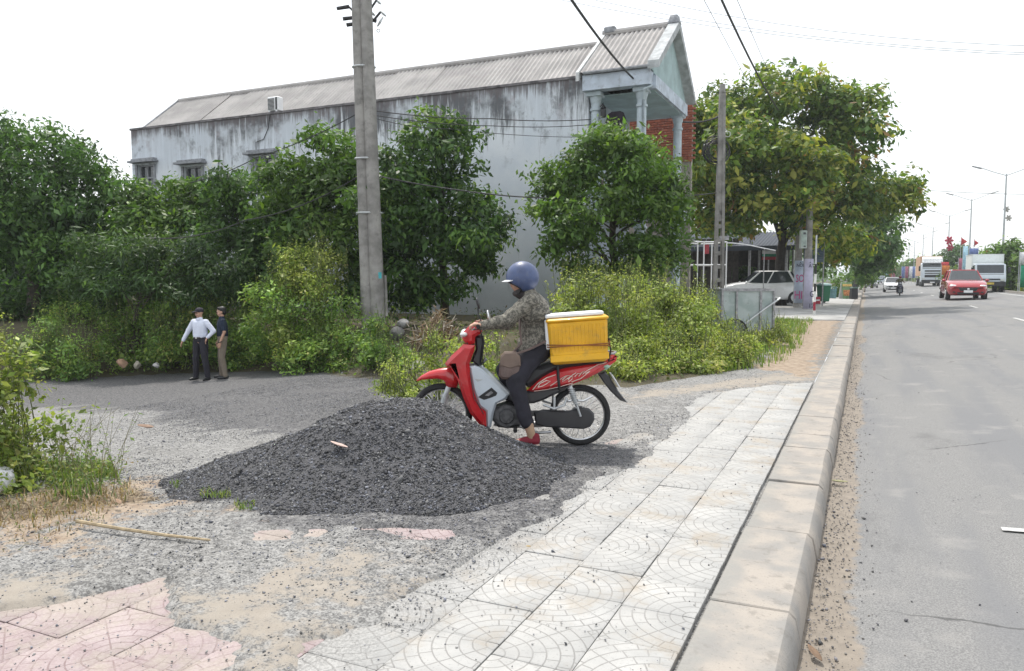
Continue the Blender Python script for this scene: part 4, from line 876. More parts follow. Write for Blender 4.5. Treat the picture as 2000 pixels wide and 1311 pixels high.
V = np.stack([V[:, 0]-wv, V[:, 0]+wv, V[:, 0]+dv+wv, V[:, 0]+dv-wv], 1).reshape(-1, 3)
o = link('straw', np_mesh('straw', V, np.arange(4*n).reshape(n, 4), {'tint': ('FACE', tint(n, [(.30, .23, .15), (.20, .14, .09), (.40, .33, .24), (.12, .09, .06)]))}), M_GRASS); tag(o, kind='stuff')
# thin stalks on the mound
st = MB(); Cs = []
for k in range(46):
    b = onz(rng.uniform(60, 235), rng.uniform(880, 955), .05); b[2] = gz1(b[0], b[1]); h_ = rng.uniform(.25, .62); d = np.array([rng.normal(0, .12), rng.normal(0, .12), 0])
    pts = [b, b+d*.3+np.array([0, 0, h_*.5]), b+d+np.array([0, 0, h_])]; st.tube([tuple(q) for q in pts], [.0028, .0022, .001], 4, False)
    m = rng.integers(2, 8); f = rng.uniform(.35, 1, m)[:, None]; Cs.append(b+d*f+np.array([0, 0, 1])*h_*f)
ro = thing('weed_stalks', 'thin straggly weed stalks on the grassy mound at the left', 'weeds', (0, 0, 0)); st.build('stem', mat('dry_stem', (.16, .15, .07), .8), ro)
C = np.concatenate(Cs); link('foliage', leafmesh('foliage', C, rng.normal(0, .5, (len(C), 3))+np.array([0, 0, .8]), rng.uniform(.02, .05, len(C)), tint(len(C), G_LITE[:3]), .5), M_LEAF, ro)

# ------------------------------------------------------------------ poles and cables
pp = atD(730, 622, 17.2); pz = gz1(pp[0], pp[1])
pole = thing('concrete_pole', 'tall twin concrete power pole standing in the weeds', 'utility pole', (pp[0], pp[1], pz-.2))
ax = np.array([RT[0], RT[1]]); lean = (-.022*RT[0], -.022*RT[1])
for s_, r0, r1 in ((-.115, .155, .115), (.125, .165, .12)):
    m = MB(); H_ = 10.2; n = 10; bx, by = s_*ax[0], s_*ax[1]; dy = .05 if s_ > 0 else 0
    m.tube([(bx*(1-.22*k/n)+lean[0]*H_*k/n-FW[0]*dy, by*(1-.22*k/n)+lean[1]*H_*k/n-FW[1]*dy, H_*k/n) for k in range(n+1)], [r0+(r1-r0)*k/n for k in range(n+1)], 18)
    m.build('shaft', M_CONC, pole)
for zz in (8.35, 6.35, 4.35, 3.15):
    m = MB(); cx, cy = lean[0]*zz, lean[1]*zz; w = .33-.012*zz
    pts = []
    for k in range(17):
        a = 2*math.pi*k/16; u = math.cos(a)*w*.98; v = math.sin(a)*(.20-.006*zz); pts.append((cx+u*ax[0]+v*FW[0]*1.0, cy+u*ax[1]+v*FW[1], zz))
    m.tube(pts, .022, 5); m.build('steel_band', M_GALV, pole)
def polep(px, py, off=-.2): # point on the pole face in local coordinates, seen at that height
    q = atD(px, py, 17.2+off); return q-np.array([pp[0], pp[1], pz-.2])
m = MB()
m.tube([polep(700, 25, 0), polep(690, 22, -.1), polep(680, 12, -.1)], .022, 6); m.cyl(polep(682, 13, -.1), polep(658, 17, -.1), .045, .04, 8); m.build('bracket', M_BLACK, pole)
for y_, x1 in ((36, 670), (48, 677)):
    m = MB(); m.cyl(polep(698, y_-2, -.1), polep(x1, y_+1, -.1), .04, .045, 8); m.build('bracket', M_BLACK, pole)
m = MB(); m.tube([polep(712, 8, -.1), polep(718, 24, -.2), polep(726, 39, -.25), polep(735, 41, -.25)], .045, 7)
m.tube([polep(721, 22, -.25), polep(735, 1, -.3), polep(741, -14, -.3)], .024, 6); m.tube([polep(729, 41, -.25), polep(743, 24, -.3)], .026, 6); m.build('cross_arm', M_BLACK, pole)
for a, b in (((743, 22), (754, 32)), ((737, 52), (748, 34)), ((736, 2), (744, 8)), ((726, 24), (732, 31))):
    m = MB(); m.tube([polep(*a, -.3), polep((a[0]+b[0])/2, (a[1]+b[1])/2, -.33), polep(*b, -.3)], [.016, .030, .016], 6); m.build('insulator', M_GALV, pole)
m = MB(); m.torus(polep(739, 60, -.3), FW, .035, .010, 14, 6); m.build('ring', M_GALV, pole)
def placard(px0, py0, px1, py1, material, nm='notice'):
    a, b = polep(px0, py1, -.26), polep(px1, py0, -.26); m = MB()
    m.add([a, (b[0], b[1], a[2]), b, (a[0], a[1], b[2])], [(0, 1, 2, 3)]); vs = [Vector(v) for v in m.v]; m.add([v+Vector((FW[0], FW[1], 0))*.012 for v in vs], [(3, 2, 1, 0)]); m.f += [[0, 4, 5, 1], [1, 5, 6, 2], [2, 6, 7, 3], [3, 7, 4, 0]]; m.m += [0]*4
    return m.build(nm, material, pole)
placard(727, 525, 735, 531, M_WHITE); placard(737, 532, 745, 544, mat('turquoise_sticker', (.05, .38, .42), .5)); placard(727, 517, 734, 524, mat('lilac_sticker', (.42, .38, .50), .5))
m = MB(); m.tube([polep(752, 538, -.05), polep(754, 580, -.05), polep(755, 618, -.05)], .035, 8); m.build('conduit', M_CONC, pole)

lp = atD(1402, 610, 24.0)
lat = thing('concrete_pole', 'slim ladder-like concrete pole with coiled cables behind the handcart', 'utility pole', (lp[0], lp[1], -.1))
H_ = 7.3; w0, w1 = .135, .08; m = MB(); dx, dy = RT[0], RT[1]; yawz = math.atan2(dy, dx)
for sx in (-1, 1):
    m.add([(dx*(sx*w0-.045)-dy*q*.09, dy*(sx*w0-.045)+dx*q*.09, 0) for q in (-1, 1)]+[(dx*(sx*w0+.045)-dy*q*.09, dy*(sx*w0+.045)+dx*q*.09, 0) for q in (1, -1)]+
          [(dx*(sx*w1*.55-.045)-dy*q*.07, dy*(sx*w1*.55-.045)+dx*q*.07, H_) for q in (-1, 1)]+[(dx*(sx*w1*.55+.045)-dy*q*.07, dy*(sx*w1*.55+.045)+dx*q*.07, H_) for q in (1, -1)],
          [(3, 2, 1, 0), (4, 5, 6, 7), (0, 1, 5, 4), (1, 2, 6, 5), (2, 3, 7, 6), (3, 0, 4, 7)])
m.box((0, 0, 5.35), (.16, .12, 4.0), rz=yawz)
for k in range(9):
    zz = .25+k*.42; m.box((0, 0, zz), (.22, .12, .13), rz=yawz)
m.build('shaft', M_CONC, lat)
def latp(px, py, off=-.2): return atD(px, py, 24+off)-np.array([lp[0], lp[1], -.1])
m = MB()
for k in range(12): 
    q = latp(1398+random.uniform(-7, 7), 293+random.uniform(-6, 6), -.2-.015*k); m.torus(q, FW+np.array([random.uniform(-.3, .3), random.uniform(-.3, .3), random.uniform(-.1, .1)]), random.uniform(.26, .44), .014, 28, 5)
m.build('cable_coil', M_WIRE, lat)
m = MB(); m.torus(latp(1421, 262), FW, .09, .012, 16, 5, 1); m.tube([latp(1421, 262), latp(1412, 240)], .01); m.build('cable_loop', M_GALV, lat)
m = MB(); m.box(latp(1414, 465, -.2), (.30, .10, .12), rz=yawz); m.build('clamp', M_STEEL, lat)
m = MB(); m.cyl((0, 0, H_), (0, 0, H_+.25), .10, .08, 10); m.build('cap', M_CONC, lat)

def cable(label, pts, r=.012, group=None, sag=0.):
    P = [Vector(p) for p in pts]; o = []
    for i in range(len(P)-1):
        for k in range(8):
            f = k/8; q = P[i].lerp(P[i+1], f); q.z -= sag*4*f*(1-f); o.append(q)
    o.append(P[-1]); m = MB(); m.tube(o, r, 5); return tag(m.build('overhead_cable', M_WIRE), label, 'cable', group)
A = lambda x, y, D: atD(x, y, D)
cable('thick black cable slanting down from the top to the corner of the porch', [A(1095, -32, 12), A(1250, 166, 21.2)], .026, sag=.12)
cable('grey service cable running under the porch eaves and across to the ladder-like pole', [A(1250, 166, 21.2), A(1303, 213, 23.2), A(1330, 238, 23.5), A(1370, 238, 23.8), A(1404, 228, 23.8)], .030, sag=.02)
cable('thick black cable slanting down from the top into the big tree', [A(1395, -32, 16), A(1520, 215, 31)], .028, sag=.15)
cable('thin cable slanting down just left of the thick one into the big tree', [A(1358, -32, 18), A(1455, 150, 30)], .008)
cable('thin cable slanting down just right of the thick one into the big tree', [A(1426, -32, 18), A(1505, 150, 30)], .008)
for nm, a, b in (('topmost', (1230, -8), (2080, 92)), ('middle', (1150, -2), (2080, 106)), ('lowest', (1060, -7), (2080, 111))):
    cable('%s of the three long wires crossing the sky at top right' % nm, [A(*a, 40), A(*b, 34)], .011, sag=.55)
cable('short upper wire in the sky above the street lamps', [A(1850, 238, 70), A(2040, 234, 60)], .012)
cable('middle wire in the sky above the street lamps', [A(1700, 292, 75), A(1810, 295, 72), A(2040, 293, 62)], .012)
cable('lower wire in the sky reaching the crown of the big tree', [A(1760, 368, 50), A(2040, 380, 50)], .014, sag=.1)
cable('upper wire from the twin pole to the porch column', [A(735, 217, 17), A(960, 232, 18.5), A(1160, 233, 20.8)], .012, sag=.05)
cable('lower wire from the twin pole to the wall beside the porch', [A(735, 226, 17), A(960, 246, 18.5), A(1160, 243, 20.8)], .010, sag=.05)
cable('third thin wire sagging from the twin pole across the house wall', [A(735, 232, 17), A(880, 252, 18), A(1160, 268, 20.7)], .008, sag=.06)
cable('cable from the twin pole through the tree crowns to the ladder-like pole', [A(742, 345, 17), A(900, 372, 17), A(1040, 386, 17.), A(1250, 388, 19.5), A(1400, 377, 23.7)], .016, sag=.02)
cable('upper cable running left from the twin pole past the house windows', [A(698, 222, 17), A(500, 308, 19), A(370, 357, 19.6)], .012, sag=.08)
cable('lower cable running left from the twin pole into the thicket', [A(696, 347, 17), A(480, 430, 17.8), A(290, 465, 18.2)], .013, sag=.15)

# ------------------------------------------------------------------ motorbike (local: x forward, y to its left, z up; origin under the rear hub)
def Q(zx, zy): return (1.6-zx/739.4, 1.6864-zy/739.4)
M_RED = mat('red_lacquer', (.50, .014, .02), .26, var=.12, coat=.6, scale=5, dirt=((.34, .14, .12), .35)); M_SILV = mat('silver_plastic', (.56, .62, .68), .35, .25, var=.06, coat=.3)
M_ENG = mat('engine_grey', (.12, .12, .125), .5, .5, var=.4, scale=30); M_DARKP = mat('charcoal_plastic', (.028, .028, .032), .4, var=.2, coat=.2); M_SEAT = mat('seat_vinyl', (.02, .02, .022), .5, var=.2, bump=.2, bscale=200)
M_CLEAR = mat('lamp_lens', (.60, .62, .62), .1, var=.05, coat=1.); M_ORANGE = mat('indicator_lens', (.6, .25, .03), .2, coat=.5); M_GRLENS = mat('green_white_lens', (.35, .55, .45), .2, coat=.6)
def wheel(root, x, z, tr=.272, rr=.0285, rim=.222, name='wheel'):
    w = bpy.data.objects.new(name, None); COL.objects.link(w); w.parent = root; w.location = (x, 0, z)
    m = MB(); m.torus((0, 0, 0), (0, 1, 0), tr-rr, rr, 44, 10, 1.15); m.build('tyre', M_RUBBER, w)
    m = MB(); m.torus((0, 0, 0), (0, 1, 0), rim, .013, 44, 8, 1.4); m.build('rim', M_CHROME, w)
    m = MB(); m.cyl((0, -.06, 0), (0, .06, 0), .05, .05, 16); m.cyl((0, -.075, 0), (0, -.035, 0), .075, .075, 18); m.cyl((0, -.1, 0), (0, .1, 0), .012, .012, 8); m.build('hub', M_STEEL, w)
    m = MB()
    for k in range(36):
        a = 2*math.pi*k/36; b = a+(.45 if k % 2 else -.45); sy = .045 if k % 4 < 2 else -.045
        m.cyl((math.cos(b)*.05, sy, math.sin(b)*.05), (math.cos(a)*rim, 0, math.sin(a)*rim), .0022, .0022, 4, False)
    tag(m.build('spokes', M_CHROME, w), kind='stuff'); return w
def motorbike(label, loc, rz, body=M_RED, decals=True):
    b = thing('motorbike', label, 'motorbike', loc, rz)
    wheel(b, 0, .278); fw = wheel(b, 1.222, .29)
    pr = lambda nm, pts, h0, h1, mtl, bev=.012, tp=None, par=None: MB().prism([Q(*p) for p in pts], h0, h1, bev, taper=tp).build(nm, mtl, par or b)
    # front mudguard: curved strip over the wheel plus side cheeks
    m = MB(); vs = []; arc = [Q(118, 808), Q(150, 783), Q(200, 758), Q(262, 742), Q(330, 735), Q(378, 742), Q(392, 790)]
    ins = [Q(124, 818), Q(155, 806), Q(205, 800), Q(262, 797), Q(300, 808), Q(318, 850), Q(382, 856)]
    for i, (p, q) in enumerate(zip(arc, ins)):
        for y, k in ((-.062, 0), (-.068, .5), (-.05, 1), (0, 1.12), (.05, 1), (.068, .5), (.062, 0)):
            vs.append((q[0]+(p[0]-q[0])*k, y*(.45+.55*min(1, i/2.5)), q[1]+(p[1]-q[1])*k))
    m.add(vs, [(i*7+j, i*7+j+1, (i+1)*7+j+1, (i+1)*7+j) for i in range(6) for j in range(6)]); o = m.build('front_mudguard', body, b, angle=60)
    sm = o.modifiers.new('thick', 'SOLIDIFY'); sm.thickness = .006
    for s in (-1, 1):
        m = MB(); m.tube([(*Q(330, 850)[:1], s*.062, Q(330, 850)[1]), (*Q(300, 920)[:1], s*.062, Q(300, 920)[1])], .024, 10); p1 = Q(282, 1005); m.tube([(Q(302, 915)[0], s*.062, Q(302, 915)[1]), (p1[0], s*.062, p1[1])], .027, 10); m.build('fork_leg', M_GALV, b)
    # leg shield
    pr('leg_shield', [(310, 692), (345, 650), (398, 602), (430, 568), (503, 575), (500, 605), (468, 690), (472, 745), (490, 850), (512, 925), (530, 972), (572, 1003), (576, 1098), (556, 1112), (520, 1075), (470, 1010), (425, 905), (392, 800), (366, 712), (322, 716)], -.165, .165, body, .03, lambda x, z: .40+.60*min(1, max(0, (1.36-x)/.28)))
    pr('shield_crease', [(330, 688), (400, 640), (460, 615), (462, 632), (400, 660), (345, 696)], -.150, .150, mat('pale_red_lacquer', (.62, .10, .10), .25, coat=.8), .01, lambda x, z: .45+.58*min(1, max(0, (1.36-x)/.28)))
    pr('inner_panel', [(466, 712), (500, 706), (542, 722), (620, 792), (722, 892), (702, 922), (642, 952), (622, 1012), (606, 1100), (592, 1118), (572, 1104), (570, 1000), (528, 968), (488, 850)], -.135, .135, M_SILV, .018)
    for s in (1, -1):
        h = (.128, .139) if s > 0 else (-.139, -.128)
        pr('side_vent', [(522, 908), (560, 880), (608, 846), (646, 880), (638, 898), (604, 912), (560, 926)], *h, M_BLACK, .002)
        pr('vent_rib', [(566, 896), (606, 868), (620, 880), (590, 900)], *((.138, .144) if s > 0 else (-.144, -.138)), M_STEEL, .001)
        pr('panel_slash', [(500, 790), (555, 795), (520, 808)], *((.130, .137) if s > 0 else (-.137, -.130)), M_GALV, .001)
    # steering head, cowl, lamp, bars, mirrors
    pr('steering_column', [(498, 515), (552, 520), (560, 560), (548, 640), (540, 705), (520, 715), (486, 690), (470, 690), (505, 600)], -.07, .07, M_DARKP, .02)
    pr('key_panel', [(530, 720), (560, 660), (580, 680), (545, 712)], -.03, .03, M_STEEL, .01)
    pr('handlebar_cowl', [(416, 518), (428, 490), (470, 448), (505, 428), (530, 452), (548, 485), (540, 502), (505, 522), (500, 566), (462, 572), (432, 556), (420, 540)], -.13, .13, body, .028, lambda x, z: .55+.45*min(1, max(0, (1.05-x)/.1)))
    m = MB(); c = Q(428, 512); m.ell((c[0]-.005, 0, c[1]), (.04, .085, .05), 14, 8); m.build('headlight', M_CLEAR, b)
    for s in (-1, 1):
        m = MB(); c = Q(408, 508); m.ell((c[0]-.03, s*.105, c[1]), (.035, .03, .022), 10, 6); m.build('indicator', M_CLEAR, b)
        g0, g1 = Q(540, 462), Q(515, 445)
        m = MB(); m.tube([(Q(520, 470)[0], 0, Q(520, 470)[1]), (g0[0]+.02, s*.15, g0[1]), (g1[0]-.02, s*.36, g1[1])], .011, 8); m.build('handlebar', M_CHROME, b)
        m = MB(); m.cyl((g0[0]+.012, s*.24, g0[1]+.008), (g1[0]-.022, s*.37, g1[1]+.002), .018, .018, 10); m.build('grip', M_RUBBER, b)
        m = MB(); m.tube([(g0[0]+.05, s*.235, g0[1]), (g0[0]+.06, s*.37, g0[1]-.005)], .006, 6); m.build('brake_lever', M_STEEL, b)
        if s < 0: tp_, cx = Q(510, 318), Q(512, 375)
        else: tp_, cx = Q(596, 385), Q(602, 420)
        yy = s*.27; m = MB(); m.tube([(g0[0], s*.22, g0[1]+.01), (cx[0], s*.26, cx[1]-.02), (tp_[0], yy, tp_[1]-.03)], .006, 6); mi = m.build('mirror_stalk', M_BLACK, b)
        m = MB(); m.ell((tp_[0], yy, tp_[1]), (.016, .042, .055), 14, 8, Matrix.Rotation(.25, 3, 'Y')); m.build('mirror', M_BLACK if s < 0 else M_CHROME, b)
    for s, pts in ((1, [(520, 470), (470, 480), (452, 560), (500, 650)]), (-1, [(520, 468), (462, 470), (446, 560), (490, 660)]), (1, [(535, 470), (560, 560), (548, 660), (560, 720)])):
        m = MB(); m.tube([(Q(*p)[0], s*(.16 if k == 0 else .09), Q(*p)[1]) for k, p in enumerate(pts)], .005, 5); m.build('control_cable', M_BLACK, b)
    pr('cover_seam', [(470, 748), (474, 742), (500, 905), (560, 1010), (556, 1014), (494, 908)], .1665, .1685, M_DARKP, .0005)
    pr('cover_seam', [(470, 748), (474, 742), (500, 905), (560, 1010), (556, 1014), (494, 908)], -.1685, -.1665, M_DARKP, .0005)
    # seat, tail, side cover
    pr('seat', [(770, 770), (800, 722), (862, 710), (930, 712), (985, 690), (1080, 676), (1200, 660), (1300, 648), (1335, 660), (1330, 690), (1100, 720), (1010, 742), (930, 785), (845, 850), (800, 820)], -.125, .125, M_SEAT, .03)
    pr('tail_cowl', [(832, 872), (880, 830), (935, 780), (1010, 738), (1130, 712), (1330, 678), (1405, 646), (1416, 650), (1412, 682), (1370, 712), (1330, 738), (1230, 790), (1120, 832), (1000, 856), (900, 880)], -.118, .118, body, .028, lambda x, z: 1-.42*min(1, max(0, (-x-.0)/.33)))
    pr('under_seat_cover', [(700, 925), (735, 880), (845, 872), (1000, 854), (1110, 835), (1080, 870), (1000, 905), (940, 935), (880, 955), (780, 960)], -.10, .10, M_DARKP, .02)
    pr('tail_light', [(1318, 742), (1345, 718), (1400, 686), (1385, 705), (1352, 740)], -.06, .06, M_GRLENS, .01)
    for s in (-1, 1):
        c = Q(1348, 716); m = MB(); m.ell((c[0], s*.075, c[1]), (.032, .022, .018), 10, 6); m.build('rear_indicator', M_GRLENS, b)
    pr('rear_mudguard', [(1298, 770), (1340, 752), (1375, 790), (1432, 882), (1492, 957), (1440, 940), (1378, 880), (1330, 820)], -.055, .055, M_DARKP, .01)
    m = MB(); c = Q(1402, 812); m.box((c[0]-.012, 0, c[1]), (.008, .19, .135), ry=.55); m.build('number_plate', M_WHITE, b)
    m = MB()
    for s in (-1, 1):
        pts = [Q(1190, 660), Q(1240, 652), Q(1330, 640), Q(1392, 640)]; m.tube([(p[0], s*.105, p[1]+.012) for p in pts], .010, 7)
    p = Q(1392, 640); m.tube([(p[0], -.105, p[1]+.012), (p[0]-.03, 0, p[1]+.015), (p[0], .105, p[1]+.012)], .010, 7); m.build('grab_rail', M_STEEL, b)
    if decals:
        dm = mat('pale_decal', (.72, .66, .58), .4)
        for s in (-1, 1):
            off = lambda x: (.1205*(1-.42*min(1, max(0, -x/.33))))*s
            for pts, w in (([(872, 862), (905, 822), (960, 785), (1020, 765)], .0035), ([(905, 846), (918, 822), (960, 802), (985, 806), (960, 824), (935, 838), (905, 846)], .0035), ([(985, 838), (1040, 800), (1085, 770), (1060, 812), (1100, 786)], .0035), ([(1060, 800), (1090, 772), (1112, 770), (1098, 790), (1128, 766), (1150, 752)], .003), ([(1098, 800), (1112, 780), (1130, 776), (1122, 796), (1100, 812)], .003), ([(1140, 778), (1160, 758), (1178, 756), (1166, 776), (1186, 750), (1204, 742), (1190, 764), (1216, 742), (1250, 722)], .0032), ([(1120, 812), (1180, 790), (1240, 742), (1210, 758)], .0026), ([(1230, 735), (1290, 702), (1345, 690)], .0028), ([(880, 872), (960, 862), (1050, 842), (1130, 818)], .0022)):
                m = MB(); m.tube([(Q(*p)[0], off(Q(*p)[0]), Q(*p)[1]) for p in pts], w, 5); m.build('decal', dm, b)
    # engine, chain case, swing arm, shocks, stand, pegs
    m = MB(); c = Q(705, 1035); m.cyl((c[0], -.11, c[1]), (c[0], .11, c[1]), .095, .095, 20); m.cyl((c[0], .10, c[1]), (c[0], .128, c[1]), .075, .06, 18)
    m.prism([Q(620, 985), Q(700, 958), Q(790, 985), Q(830, 1040), Q(800, 1105), Q(650, 1112), Q(608, 1060)], -.10, .10, .02); m.build('engine', M_ENG, b)
    m = MB()
    for k in range(7):
        p0 = Q(560+k*11, 1030-k*2); m.box((p0[0], 0, p0[1]), (.006, .15, .13), ry=.1)
    m.build('cylinder_fins', M_STEEL, b)
    m = MB(); p = [Q(640, 1085), Q(620, 1120), Q(700, 1135), Q(900, 1120), Q(1120, 1095), Q(1250, 1080)]; m.tube([(q[0], -.12, q[1]) for q in p], [.016, .016, .018, .03, .045, .04], 10); m.build('exhaust', M_STEEL, b)
    pr('chain_case', [(880, 1012), (940, 992), (1100, 1004), (1180, 978), (1235, 985), (1268, 1018), (1272, 1060), (1245, 1105), (1200, 1120), (1100, 1114), (960, 1108), (890, 1090)], .075, .115, M_DARKP, .014)
    pr('swing_arm', [(860, 1020), (1184, 1020), (1200, 1037), (1184, 1054), (860, 1062)], -.10, -.075, M_STEEL, .004)
    for s in (-1, 1):
        a, e = Q(1112, 838), Q(1180, 1035); m = MB(); m.cyl((a[0], s*.125, a[1]), ((a[0]+e[0])/2, s*.125, (a[1]+e[1])/2), .017, .017, 10); m.cyl((a[0], s*.125, a[1]), (e[0], s*.125, e[1]), .010, .010, 8)
        n = 8
        pts = []
        for k in range(n*10+1):
            f = .06+.55*k/(n*10); q = 2*math.pi*k/10; pts.append((a[0]+(e[0]-a[0])*f+.026*math.cos(q), s*.125+.026*math.sin(q), a[1]+(e[1]-a[1])*f))
        m.tube(pts, .0045, 5); m.build('shock_absorber', M_GALV, b)
        m = MB(); m.tube([(Q(940, 960)[0], s*.11, Q(940, 960)[1]), (Q(1010, 985)[0], s*.13, Q(1010, 985)[1]), (Q(1075, 960)[0], s*.13, Q(1075, 960)[1]), (Q(1090, 915)[0], s*.12, Q(1090, 915)[1])], .012, 7); m.tube([(Q(1010, 985)[0], s*.13, Q(1010, 985)[1]), (Q(1012, 910)[0], s*.12, Q(1012, 910)[1])], .010, 7); m.build('peg_bracket', M_GALV, b)
        m = MB(); c = Q(760, 1112); m.cyl((c[0], s*.10, c[1]), (c[0], s*.24, c[1]), .016, .018, 10); m.build('foot_peg', M_RUBBER, b)
    m = MB(); m.tube([(Q(790, 1100)[0], .12, Q(790, 1100)[1]), (Q(905, 1135)[0], .17, Q(905, 1135)[1]), (Q(990, 1130)[0], .16, Q(990, 1130)[1])], .012, 7); m.build('kick_stand', M_STEEL, b)
    m = MB(); m.tube([(Q(1090, 940)[0], .10, Q(1090, 940)[1]), (Q(1140, 930)[0], .11, Q(1140, 930)[1]), (Q(1200, 935)[0], .11, Q(1200, 935)[1]), (Q(1260, 905)[0], .10, Q(1260, 905)[1])], .009, 6); m.build('rear_brace', M_CHROME, b)
    return b
BD = 6.73
bo = atD(1132, 871, BD); BRZ = R_(YAW)+math.pi
bike = motorbike('red and silver step-through motorbike at the gravel heap with a yellow box strapped on', tuple(bo), BRZ)
MB_ = Matrix.Translation(Vector(bo)) @ Matrix.Rotation(BRZ, 4, 'Z')
# yellow box with its lid: rests on the seat
bx = thing('delivery_box', 'yellow ribbed plastic crate with white foam lid strapped behind the rider', 'crate', tuple(MB_ @ Vector((.018, 0, .752))), BRZ); bx.rotation_euler = (0, R_(4.2), BRZ)
M_YEL = mat('yellow_plastic', (.74, .40, .014), .45, var=.16, scale=4, dirt=((.40, .24, .06), .65), coat=.1)
m = MB(); m.box((0, 0, .195), (.485, .40, .375), bevel=.02, taper=1.06); m.build('crate_body', M_YEL, bx)
for s in (-1, 1):
    for k in range(15):
        m = MB(); x = -.222+k*.0318; m.box((x*1.02, s*.2065, .228), (.013, .014, .225), rx=s*-.032, bevel=.003); m.build('rib', M_YEL, bx)
    m = MB(); m.box((0, s*.203, .06), (.50, .012, .06), bevel=.004); m.build('crate_skirt', M_YEL, bx)
m = MB(); m.box((0, 0, .385), (.535, .445, .035), bevel=.012); m.build('crate_rim', M_YEL, bx)
m = MB(); m.box((.02, -.02, .418), (.50, .43, .038), rx=.03, bevel=.01); m.build('foam_lid', mat('white_foam', (.80, .82, .85), .7, var=.05), bx)
m = MB(); m.box((.262, -.01, .27), (.03, .38, .26), bevel=.008); m.build('foam_side', mat('white_foam_board', (.78, .8, .82), .7, var=.05), bx)
M_CORD = mat('rubber_cord', (.25, .09, .02), .7)
for zz, dz in ((.165, .012), (.145, -.010)):
    m = MB(); m.tube([(-.265, .20, zz+dz), (-.262, .222, zz), (0, .228, zz+.012-dz), (.255, .222, zz+.02), (.268, .19, zz+.02), (.268, -.19, zz+.02), (0, -.228, zz), (-.262, -.22, zz), (-.265, .20, zz+dz)], .0055, 6); m.build('cord', M_CORD, bx)
m = MB(); m.tube([(-.262, .15, .2), (-.275, .15, .1), (-.25, .15, .0)], .008, 6); m.build('hook', M_RUBBER, bx)
st_ = MB(); st_.tube([tuple(MB_ @ Vector((Q(1030, 735)[0], .125, Q(1030, 735)[1]+.07))), tuple(MB_ @ Vector((Q(1035, 780)[0], .135, Q(1035, 780)[1]))), tuple(MB_ @ Vector((Q(1045, 865)[0], .115, Q(1045, 865)[1])))], .012, 6)
tag(st_.build('tie_strap', M_BLACK), 'black strap tied down over the red tail of the motorbike', 'strap')

# ------------------------------------------------------------------ people: one continuous skin each, clothes as children
def blob(name, parts, voxel, mats, parent=None, smooth=4):
    m = MB()
    bm = bmesh.new()
    for p in parts:
        if p[0] == 'c':
            _, a, b, r0, r1 = p; t2 = bmesh.new(); 
            for c_, r in ((a, r0), (b, r1)):
                for v in bmesh.ops.create_icosphere(t2, subdivisions=2, radius=r)['verts']: v.co += Vector(c_)
            bmesh.ops.convex_hull(t2, input=t2.verts[:]); 
            bmesh.ops.delete(t2, geom=[v for v in t2.verts if not v.link_faces], context='VERTS')
        else:
            _, c_, r = p[:3]; M = p[3] if len(p) > 3 else Matrix.Identity(3); t2 = bmesh.new()
            for v in bmesh.ops.create_icosphere(t2, subdivisions=3, radius=1)['verts']: v.co = Vector(c_)+M @ Vector((v.co.x*r[0], v.co.y*r[1], v.co.z*r[2]))
        tm = bpy.data.meshes.new('t'); t2.to_mesh(tm); bm.from_mesh(tm); bpy.data.meshes.remove(tm); t2.free()
    me = bpy.data.meshes.new(name); bm.to_mesh(me); bm.free(); o = bpy.data.objects.new(name, me); COL.objects.link(o)
    r = o.modifiers.new('r', 'REMESH'); r.mode = 'VOXEL'; r.voxel_size = voxel
    if smooth: s = o.modifiers.new('s', 'SMOOTH'); s.factor = .5; s.iterations = smooth
    dg = bpy.context.evaluated_depsgraph_get(); me2 = bpy.data.meshes.new_from_object(o.evaluated_get(dg)); bpy.data.objects.remove(o); bpy.data.meshes.remove(me)
    me2.name = name; me2.materials.clear(); me2.shade_smooth(); return link(name, me2, mats, parent)
def hand(w, d, side, up=(0, 0, 1), curl=.9, s=1.):
    """palm + four curled fingers + thumb. w wrist, d pointing direction, side = direction across the palm (towards the thumb)"""
    w, d, sd_ = Vector(w), Vector(d).normalized(), Vector(side).normalized(); n = d.cross(sd_).normalized(); o = []
    if n.z > 0: n = -n                                   # fingers curl downwards
    for k in (-1, 1): o.append(('c', w+sd_*k*.014*s, w+d*.075*s+sd_*k*.026*s, .018*s, .015*s))
    for i, L in enumerate((.062, .072, .068, .054)):
        b = w+d*.082*s+sd_*(.030-.020*i)*s; L *= s
        m1 = b+(d*math.cos(curl*.5)+n*math.sin(curl*.5))*L*.45; m2 = m1+(d*math.cos(curl*1.3)+n*math.sin(curl*1.3))*L*.32; e = m2+(d*math.cos(curl*2.)+n*math.sin(curl*2.))*L*.26
        o += [('c', b-d*.02*s, m1, .0092*s, .0085*s), ('c', m1, m2, .0085*s, .008*s), ('c', m2, e, .008*s, .007*s)]
    tb_ = w+d*.028*s+sd_*.03*s; t1 = tb_+(sd_*.7+d*.7)*.032*s+n*.012*s; o += [('c', w+d*.01*s+sd_*.012*s, tb_, .014*s, .0115*s), ('c', tb_, t1, .0115*s, .010*s), ('c', t1, t1+(d*.8+n*.6)*.028*s, .010*s, .0085*s)]
    return o
